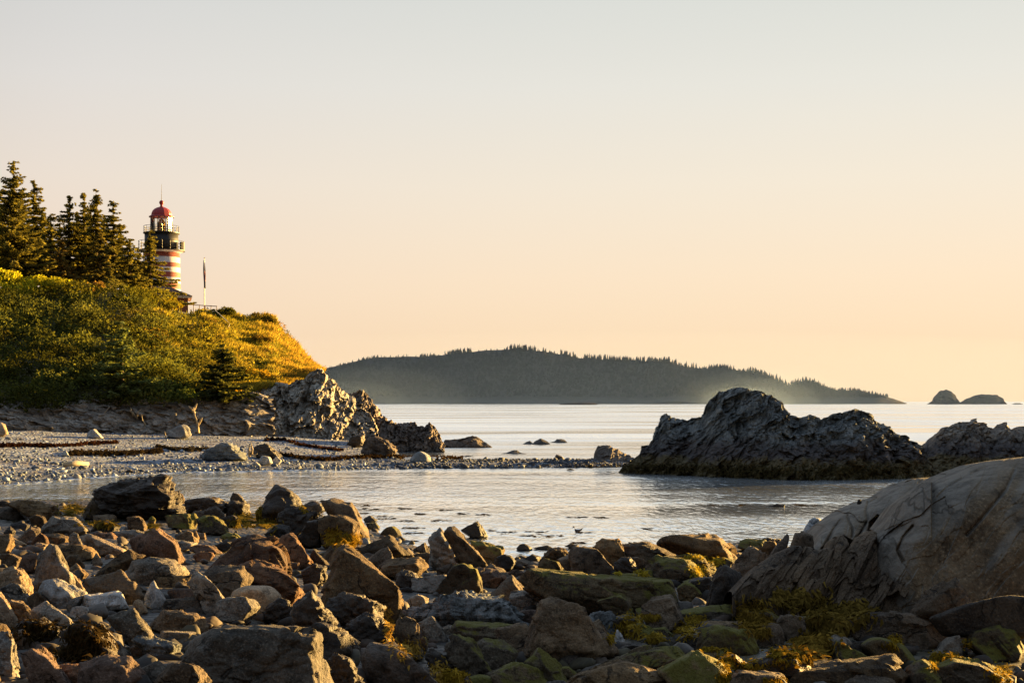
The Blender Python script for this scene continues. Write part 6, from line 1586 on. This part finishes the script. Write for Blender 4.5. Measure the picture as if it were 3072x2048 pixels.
relief('bedrock', 'dark brown slanting ledges at the foot of the great dome', 'bedrock', 'rock_ledge',
       [(-330, 1150), (-230, 1040), (-130, 940), (0, 850), (90, 790), (250, 720), (400, 735), (470, 770), (560, 745), (585, 680), (640, 640), (690, 622), (725, 660), (745, 705), (790, 735), (815, 690), (850, 640), (905, 600), (960, 570), (1000, 600), (1010, 700), (985, 770), (1060, 830), (1160, 870), (1230, 860), (1300, 800), (1330, 700), (1440, 660), (1530, 760), (1570, 880), (1640, 1000), (1760, 1150)],
       [(-330, 1190), (0, 1240), (150, 1300), (600, 1390), (1000, 1350), (1560, 1360), (1760, 1400)], ledge_depth, n=380, nv=150, amp=.045, freq=2.2, seed=23, back=1.6, strata=((-.5, 0, .86), 1.6))
bed('G', 'dark slanting ledge with an upright jagged spike at the left end of the dome', 'ledge', [(-30,1010),(0,860),(70,760),(150,640),(175,606),(195,640),(180,740),(110,900),(60,1040)], Y=21.5, style='f', tk=.5, seed=24)
bed('G', 'dark block with a flat top at the left end of the grey shoulder', 'ledge', [(60,980),(170,720),(205,630),(235,582),(335,588),(420,640),(430,780),(300,980),(150,1080)], Y=21.2, style='f', tk=.35, ridge=[(240,640,-.6),(330,640,-.6),(240,920,-1)], seed=25)
S('G', 'blue-grey block perched on the left end of the bedrock shoulder', 'bluegrey', [(315,600),(340,540),(370,495),(430,460),(480,466),(515,530),(480,620),(380,650)], Y=25, ridge=[(430,480,-.5),(450,560,-.9),(350,600,-.8)], chips=2)
bed('H', 'brown fin-shaped bedrock slab leaning on the base of the great dome', 'ledge', [(1290,420),(1340,340),(1450,190),(1600,80),(1725,33),(1780,80),(1850,250),(1920,450),(1700,480),(1480,440)], Y=17.5, style='f', tk=.22, ridge=[(1725,60,-.5),(1560,200,-.8),(1450,400,-1),(1800,420,-.8)], seed=27)
bed('H', 'dark low bedrock foot of the great dome beside the tide pool', 'ledge', [(1480,420),(1700,330),(1960,250),(2300,200),(2600,250),(2620,560),(2300,600),(1900,590),(1600,560)], Y=17.0, style='s', p=22, tk=.12, seed=28)
S('P', 'small dark stone sitting on the left shoulder of the dome rock', 'dark', [(857.0,503.8),(857.6,499.6),(859,498.6),(861.3,498.8),(861.9,502.5),(860,504)], 'stone', 'stone', Y=22.8, style='f')
S('P', 'thin dark rock tip awash just left of the stone on the dome', 'dark', [(848.8,503.6),(851,502.6),(854,501.5),(857,502.3),(857,503.6)], 'stone', 'stone', Y=46.5, style='f')
S('P', 'low dark rock tip awash in the middle of the right bay', 'dark', [(768.2,505.6),(775,504.6),(778.5,503.4),(785,504.2),(785.3,506)], 'stone', 'stone', style='j')
# ---------------------------------------------------------------- filler stones and cobbles between the named ones
def clear_spot(px, py): 
    return True
rs = np.random.default_rng(77)
ZL = [('small stone filling a gap between the bigger boulders of the left shore', 'small stones of the left shore', -40, 400), ('small stone filling a gap between the bigger boulders of the middle shore', 'small stones of the middle shore', 400, 660), ('small stone lying in the wet weedy gravel of the right foreground', 'small stones of the right foreground', 660, 1040)]
def rand_poly(cx, cy, w, h, r_):
    k = r_.integers(6, 9); a = np.sort(r_.uniform(0, 6.283, k)) 
    return [(cx + w * .5 * math.cos(t) * r_.uniform(.8, 1.1), cy + h * .5 * math.sin(t) * r_.uniform(.8, 1.1)) for t in np.linspace(0, 6.283, k, endpoint=False) + r_.uniform(-.25, .25, k)]
bpy.context.view_layer.update()
dg = bpy.context.evaluated_depsgraph_get()
def surf(px, py):
    d = Vector(((px - CX) / F, 1.0, -(py - HY) / F)).normalized()
    hit, loc, nor, idx, ob, mt = SC.ray_cast(dg, Vector((0, 0, CAMZ)), d)
    return (np.array(loc), np.array(nor), ob) if hit else None
used = []; i = 0
for _ in range(6000):
    if i >= 84: break
    lab, grp, xa, xb = ZL[i % 3]
    px = rs.uniform(xa, xb); py = rs.uniform(508, 690) if xa < 0 else rs.uniform(545, 690)
    hN = surf(px, py)
    if hN is None or not hN[2].name.startswith('shore_ground'): continue
    Y = ground_hit(px, py)
    if any(abs(px - a) < c * .8 and abs(py - b) < c * .4 for a, b, c in used): continue
    w = rs.uniform(.30, .8) * F / Y; h = w * rs.uniform(.4, .75)
    used.append((px, py, w))
    kind = rs.choice(['brown', 'dark', 'red', 'dark', 'brown', 'grey']) if i % 3 < 2 else rs.choice(['mossbrown', 'brown', 'dark', 'mossbrown'])
    stone('P', lab, kind, rand_poly(px, py - h * .2, w, h, rs), 'stone', 'stone', style='f', group=grp, seed=500 + i)
    i += 1
n = 2600
px = rs.uniform(-60, 1090, n); py = 505 + 200 * rs.random(n) ** .9
Y = np.array([ground_hit(a, b) for a, b in zip(px, py)])
ok = (Y < shore_Y(px) + .6) & ~((px > 900) & (py < 625))
px, py, Y = px[ok], py[ok], Y[ok]
X = (px - CX) * Y / F
R = rs.lognormal(-2.7, .5, len(px)).clip(.025, .17)
base = np.array([[.055, .038, .024], [.075, .048, .03], [.025, .018, .012], [.10, .083, .066], [.055, .042, .015]])
right = np.clip((px - 560) / 200, 0, 1)
tt = base[rs.choice(5, len(px), p=[.28, .2, .25, .15, .12])] * rs.uniform(.6, 1.2, (len(px), 1)) * (1 - .2 * right)[:, None]
tag(pebble_field('shore_cobbles', np.stack([X, Y, ground_z(X, Y) + R * .35], -1), R, MATS['loose_stone'], 2, .75, tt, 9), 'brown cobbles filling the gaps between the boulders of the near shore', 'cobbles', kind='stuff')

# ---------------------------------------------------------------- seaweed on the stones: placed on whatever rock surface lies there
bpy.context.view_layer.update()
dg = bpy.context.evaluated_depsgraph_get()
def surf(px, py):
    d = Vector(((px - CX) / F, 1.0, -(py - HY) / F)).normalized()
    hit, loc, nor, idx, ob, mt = SC.ray_cast(dg, Vector((0, 0, CAMZ)), d)
    return (np.array(loc), np.array(nor), ob) if hit else None
def weed(name, label, t, boxes, n, col, L=.14, w=.012, seed=1, thick=.04, clump=.0):
    r_ = np.random.default_rng(seed)
    V = []; T = []; n = int(n * 1.5); L = L * .62; w = w * .7
    for bx in boxes:
        Q = tile_px(t, [(bx[0], bx[1]), (bx[2], bx[3])])
        nn = int(n * bx[4]) if len(bx) > 4 else n
        for _ in range(nn):
            u, v = r_.normal() * .25 + .5, r_.normal() * .25 + .5
            h = surf(Q[0, 0] + u * (Q[1, 0] - Q[0, 0]), Q[0, 1] + v * (Q[1, 1] - Q[0, 1]))
            if h is None: continue
            P, Nn, ob = h
            if ob.name.startswith(('sea_water',)): continue
            down = np.array([r_.normal() * .5, r_.normal() * .5, -.8 if Nn[2] < .8 else -.1]); down -= Nn * (down @ Nn); down /= np.linalg.norm(down) + 1e-6
            side = np.cross(Nn, down)
            l = L * r_.uniform(.5, 1.4); ww = w * r_.uniform(.6, 1.5)
            p0 = P + Nn * (.006 + r_.uniform(0, thick) * .5); p1 = p0 + down * l * .5 + Nn * r_.uniform(0, .014); p2 = p0 + down * l + Nn * r_.uniform(-.01, .008) + side * r_.normal() * .03
            V += [p0 - side * ww * .5, p0 + side * ww * .5, p1 + side * ww, p2, p1 - side * ww]
            c = np.array(col) * r_.uniform(.45, 1.5); T += [c] * 5
    if not V: return
    V = np.array(V)
    tag(mesh_obj(name, V, np.arange(len(V), dtype=np.int32).reshape(-1, 5), MATS['weed'], origin=V.mean(0), smooth=False, tint=np.array(T)), label, 'seaweed', kind='stuff')
YEL = (.26, .165, .018); OLV = (.17, .125, .02); BRW = (.075, .05, .016)
weed('rockweed', 'golden rockweed fringing the rounded boulder at the water edge', 'C', [(640,560,780,700), (800,600,960,700), (700,640,900,715,.7)], 320, (.36, .22, .025), seed=1, L=.22)
weed('rockweed', 'golden weed lit along the dark block below the great wedge', 'D', [(1180,340,1260,620), (1270,580,1520,770,.8), (1590,790,1740,990,.5)], 220, (.42, .26, .05), L=.09, w=.012, seed=2)
weed('rockweed', 'bright yellow weed patch at the bottom edge of the middle foreground', 'D', [(1700,890,1920,990)], 500, YEL, L=.08, w=.014, seed=3)
weed('rockweed', 'yellow weed spread between the mossy stones right of the massive boulder', 'F', [(960,370,1190,570), (1190,370,1340,400,.5), (1500,480,1700,590,.8), (1180,560,1400,610,.7), (1560,380,1760,490,.7), (860,560,930,620,.3)], 330, (.30, .195, .025), L=.11, seed=4)
weed('rockweed', 'yellow weed on the right end of the dark stone by the tide pool', 'F', [(1740,680,1880,720), (1910,710,2040,890), (2050,800,2300,870,.6), (1880,900,2000,1010,.6)], 220, YEL, L=.08, seed=5)
weed('rockweed', 'olive weed mats below the slanting ledges left of the dome', 'F', [(2090,220,2352,420), (2150,380,2352,470), (2200,480,2352,560,.5), (2080,440,2250,520,.4)], 450, (.20, .125, .022), L=.14, seed=6)
weed('rockweed', 'brown bladder weed hanging on the foot of the slanting ledges', 'H', [(180,150,360,330), (340,190,560,480), (600,270,940,430), (60,160,200,260,.4), (440,420,720,560,.9)], 520, (.16, .105, .022), L=.16, w=.026, seed=7, thick=.07)
weed('rockweed', 'thick yellow-brown weed draped over the stone left of the dark triangular one', 'H', [(230,590,570,780)], 1300, (.21, .13, .022), L=.13, w=.022, seed=8, thick=.07)
weed('rockweed', 'yellow weed around the small stones at the edge of the tide pool', 'H', [(0,700,190,790), (180,735,360,790,1.2), (-40,960,150,1000,.4), (1090,560,1210,680,.5), (1480,720,1760,790,.6), (1780,600,1860,690,.3)], 260, YEL, L=.09, seed=9)
weed('rockweed', 'rim-lit weed on the bottom right boulder', 'H', [(2040,830,2260,990), (1490,800,1570,870,.5)], 200, (.40, .26, .03), L=.07, w=.012, seed=10)
weed('rockweed', 'yellow moss tufts on the sunlit flank of the pointed boulder', 'E', [(1630,880,1780,1010), (1130,930,1250,990,.6), (1790,820,1960,900,.7), (1530,800,1800,850,.5), (960,960,1000,1000,.2)], 260, (.40, .30, .03), L=.09, seed=11)
weed('rockweed', 'brown weed beds between the dark rocks at the far left water edge', 'A', [(2150,430,2352,560), (560,340,780,440), (1360,520,1460,560,.3), (780,500,1080,540,.4)], 420, (.13, .095, .018), L=.2, w=.03, seed=12)
weed('rockweed', 'weedy dark fringe on the rock left of the water and its bright weed', 'C', [(0,330,60,520), (20,470,180,560), (410,320,450,400,.3)], 260, (.24, .16, .022), L=.2, w=.025, seed=13)
weed('rockweed', 'dark hanging weed over the lower left rock mound', 'B', [(160,420,540,600), (640,430,1000,720), (480,640,860,800,.5)], 330, (.045, .03, .012), L=.12, w=.012, seed=14, thick=.05)
Q1 = [(590, 463, 700, 472), (690, 464, 800, 476), (790, 464, 915, 478)]
weed('rockweed', 'brown weed skirt hanging along the foot of the big two-summit outcrop', 'P', [(a, b, c, d) for a, b, c, d in Q1], 1300, (.07, .052, .022), L=.40, w=.04, seed=15, thick=.06)

# kelp afloat in the bay
def streak(C, n, wx, wy, r_):
    return np.stack([C[0] + r_.uniform(-.5, .5, n) * wx * 1.5, C[1] + r_.normal(size=n) * wy * .35 + .12 * np.sin(r_.uniform(-.5, .5, n) * 3), r_.uniform(.003, .012, n)], -1)
KP = []
for t, x0, x1, y in (('C', 960, 1040, 355), ('C', 930, 1150, 385), ('C', 1290, 1440, 380), ('C', 1850, 1970, 430), ('C', 2000, 2150, 434), ('C', 1120, 1280, 473), ('C', 1270, 1450, 495), ('C', 1340, 1560, 558), ('C', 1330, 1560, 606), ('C', 940, 1060, 425), ('C', 1100, 1260, 455), ('C', 1450, 1580, 430), ('C', 1600, 1800, 492), ('C', 2200, 2400, 600),
                     ('C', 1350, 1480, 680), ('C', 1680, 1820, 396), ('C', 2130, 2210, 582), ('E', 70, 500, 628), ('E', 120, 350, 594), ('E', 500, 700, 460), ('E', 760, 870, 462), ('E', 600, 745, 602), ('E', 550, 670, 694), ('E', 1680, 1950, 344), ('E', 2080, 2150, 348), ('E', 2130, 2200, 690), ('G', 240, 480, 350), ('E', 1200, 1290, 566), ('E', 2080, 2130, 718)):
    Q = tile_px(t, [(x0, y), (x1, y)])
    Yk_ = water_Y(Q[0, 1]); a, b = at(Q[0, 0], Q[0, 1], Yk_), at(Q[1, 0], Q[1, 1], Yk_)
    wx = b[0] - a[0]
    KP.append(streak(.5 * (a + b), int(14 + wx * 26), wx * .62, rs.uniform(.1, .5), rs))
KP = np.concatenate(KP)
def flat_leaves(name, C, size, tints, mat, origin):
    a = rs.normal(0, .35, len(C)); n = len(C)
    d = np.stack([np.cos(a), np.sin(a), 0 * a], -1); b = np.stack([-np.sin(a), np.cos(a), rs.normal(0, .25, n)], -1)
    s_ = size[:, None]
    V = np.stack([C - d * s_ * 1.6, C - b * s_ * .5, C + d * s_ * 1.6, C + b * s_ * .5], 1).reshape(-1, 3)
    return mesh_obj(name, V, np.arange(4 * n, dtype=np.int32).reshape(-1, 4), mat, None, origin, smooth=False, tint=np.repeat(tints, 4, 0))
tag(flat_leaves('floating_kelp', KP, rs.uniform(.02, .07, len(KP)), np.array([.035, .026, .014])[None] * rs.uniform(.5, 1.6, (len(KP), 1)), MATS['weed'], KP.mean(0)), 'dark strands of kelp floating in the calm bay', 'seaweed', kind='stuff')

# white wash where the bay laps the far beach
FV = []
for k in range(900):
    a = rs.uniform(-40, 330); yy = float(interp(a, SHORE)) + rs.normal() * .25 + .5
    p = at(a, yy, water_Y(yy)); FV.append([p[0], p[1], .02 + rs.uniform(0, .03)])
fm, fnt, fout = new_mat('foam_white')
fb = N(fnt, 'ShaderNodeBsdfDiffuse'); fb.inputs[0].default_value = (.8, .81, .82, 1); fnt.links.new(fb.outputs[0], fout.inputs[0])
FV = np.array(FV)
tag(flat_leaves('foam_line', FV * np.array([1, 1, .5]), rs.uniform(.05, .16, len(FV)), np.ones((len(FV), 3)), fm, FV.mean(0)), 'thin white foam line where the bay laps the gravel beach', 'foam', kind='stuff')

# ---------------------------------------------------------------- gull swimming in the bay
GY = water_Y(531.2)
gs = GY / F
def gp(px, py, dy=0.0): return np.array([(px - CX) * gs, GY + dy, CAMZ - (py - HY) * gs])
simple_mat('gull_dark', (.035, .034, .038), .7, var=.3, scale=20)
simple_mat('gull_grey', (.09, .09, .10), .7, var=.3, scale=20)
simple_mat('gull_bill', (.10, .075, .02), .5)
ge = empty('gull', gp(577.5, 531.2), 'small dark gull swimming in the bay with its tail raised', 'gull')
go = np.array(ge.location)
def loft(sections, n=14):
    m = MB(); V = []
    for c, ry, rz in sections:
        for k in range(n):
            t = 2 * math.pi * k / n; V.append((c[0], c[1] + ry * math.cos(t), c[2] + rz * math.sin(t)))
    Fs = [(i * n + k, i * n + (k + 1) % n, (i + 1) * n + (k + 1) % n, (i + 1) * n + k) for i in range(len(sections) - 1) for k in range(n)]
    Fs += [tuple(reversed(range(n))), tuple((len(sections) - 1) * n + k for k in range(n))]
    m.add(V, Fs); return m
body = loft([(gp(572.9, 526.6), .004, .010), (gp(573.3, 526.3), .017, .020), (gp(574.0, 526.3), .021, .022), (gp(574.5, 526.9), .018, .020), (gp(574.6, 528.2), .018, .024), (gp(574.9, 529.3), .034, .036), (gp(576.0, 530.0), .052, .040), (gp(577.6, 530.2), .058, .038), (gp(579.4, 530.1), .046, .030), (gp(580.8, 529.6), .026, .020), (gp(582.0, 529.0), .010, .010)])
body.build('body', MATS['gull_dark'], ge, go, True)
for s in (-1, 1):
    m = MB()
    pts = [gp(575.4, 529.2, s * .040), gp(577.5, 528.9, s * .062), gp(580.2, 528.7, s * .040), gp(583.0, 527.2, s * .012), gp(580.4, 529.7, s * .050), gp(577.4, 530.3, s * .064)]
    inn = [p + np.array([0, -s * .012, 0]) for p in pts]
    m.add(pts + inn, [tuple(range(6)), tuple(reversed(range(6, 12)))] + [(i, 6 + i, 6 + (i + 1) % 6, (i + 1) % 6) for i in range(6)])
    m.build('wing', MATS['gull_grey'], ge, go)
m = MB(); m.tube([gp(573.2, 526.5), gp(572.3, 527.1), gp(571.9, 527.6)], [.009, .006, .001], 7); m.build('bill', MATS['gull_bill'], ge, go)
m = MB(); m.add([gp(580.6, 529.3, -.02), gp(580.6, 529.3, .02), gp(583.4, 527.1, .018), gp(583.4, 527.1, -.018), gp(580.6, 529.8, 0), gp(583.3, 527.5, 0)], [(0, 1, 2, 3), (0, 3, 5, 4), (1, 4, 5, 2), (0, 4, 1), (3, 2, 5)]); m.build('tail', MATS['gull_dark'], ge, go)

# ---------------------------------------------------------------- low sea mist in front of the island
def mist(label, px, py, rx, rz, dens, Y=1780, col=(.42, .60, 1.0)):
    m, nt, out = new_mat('sea_mist')
    v = N(nt, 'ShaderNodeVolumeScatter', i_Density=dens, i_Anisotropy=.35); v.inputs['Color'].default_value = (*col, 1)
    nt.links.new(v.outputs[0], out.inputs['Volume'])
    V0, F0 = ico(4)
    c = at(px, py, Y)
    P = V0 * np.array([rx * Y / F, 60, rz * Y / F]) + c
    o = mesh_obj('sea_mist', P, F0, m, origin=c)
    tag(o, label, 'mist', kind='stuff')
if MIST:
    for a, b, c, d, e in ((742, 402, 34, 10, .0007), (748, 402, 48, 17, .0007), (756, 402, 66, 25, .0005), (766, 402, 95, 34, .0003)):
        mist('pale sea mist drifting low before the right end of the wooded island', a, b, c, d, e)
    for a, b, c, d, e in ((352, 402, 60, 22, .0004), (372, 402, 100, 36, .00025)):
        mist('faint haze low before the left end of the wooded island', a, b, c, d, e)
    mist('thin haze lying over the sea before the wooded island', 620, 401, 900, 70, .0005, Y=1700, col=(.27, .44, 1.0))
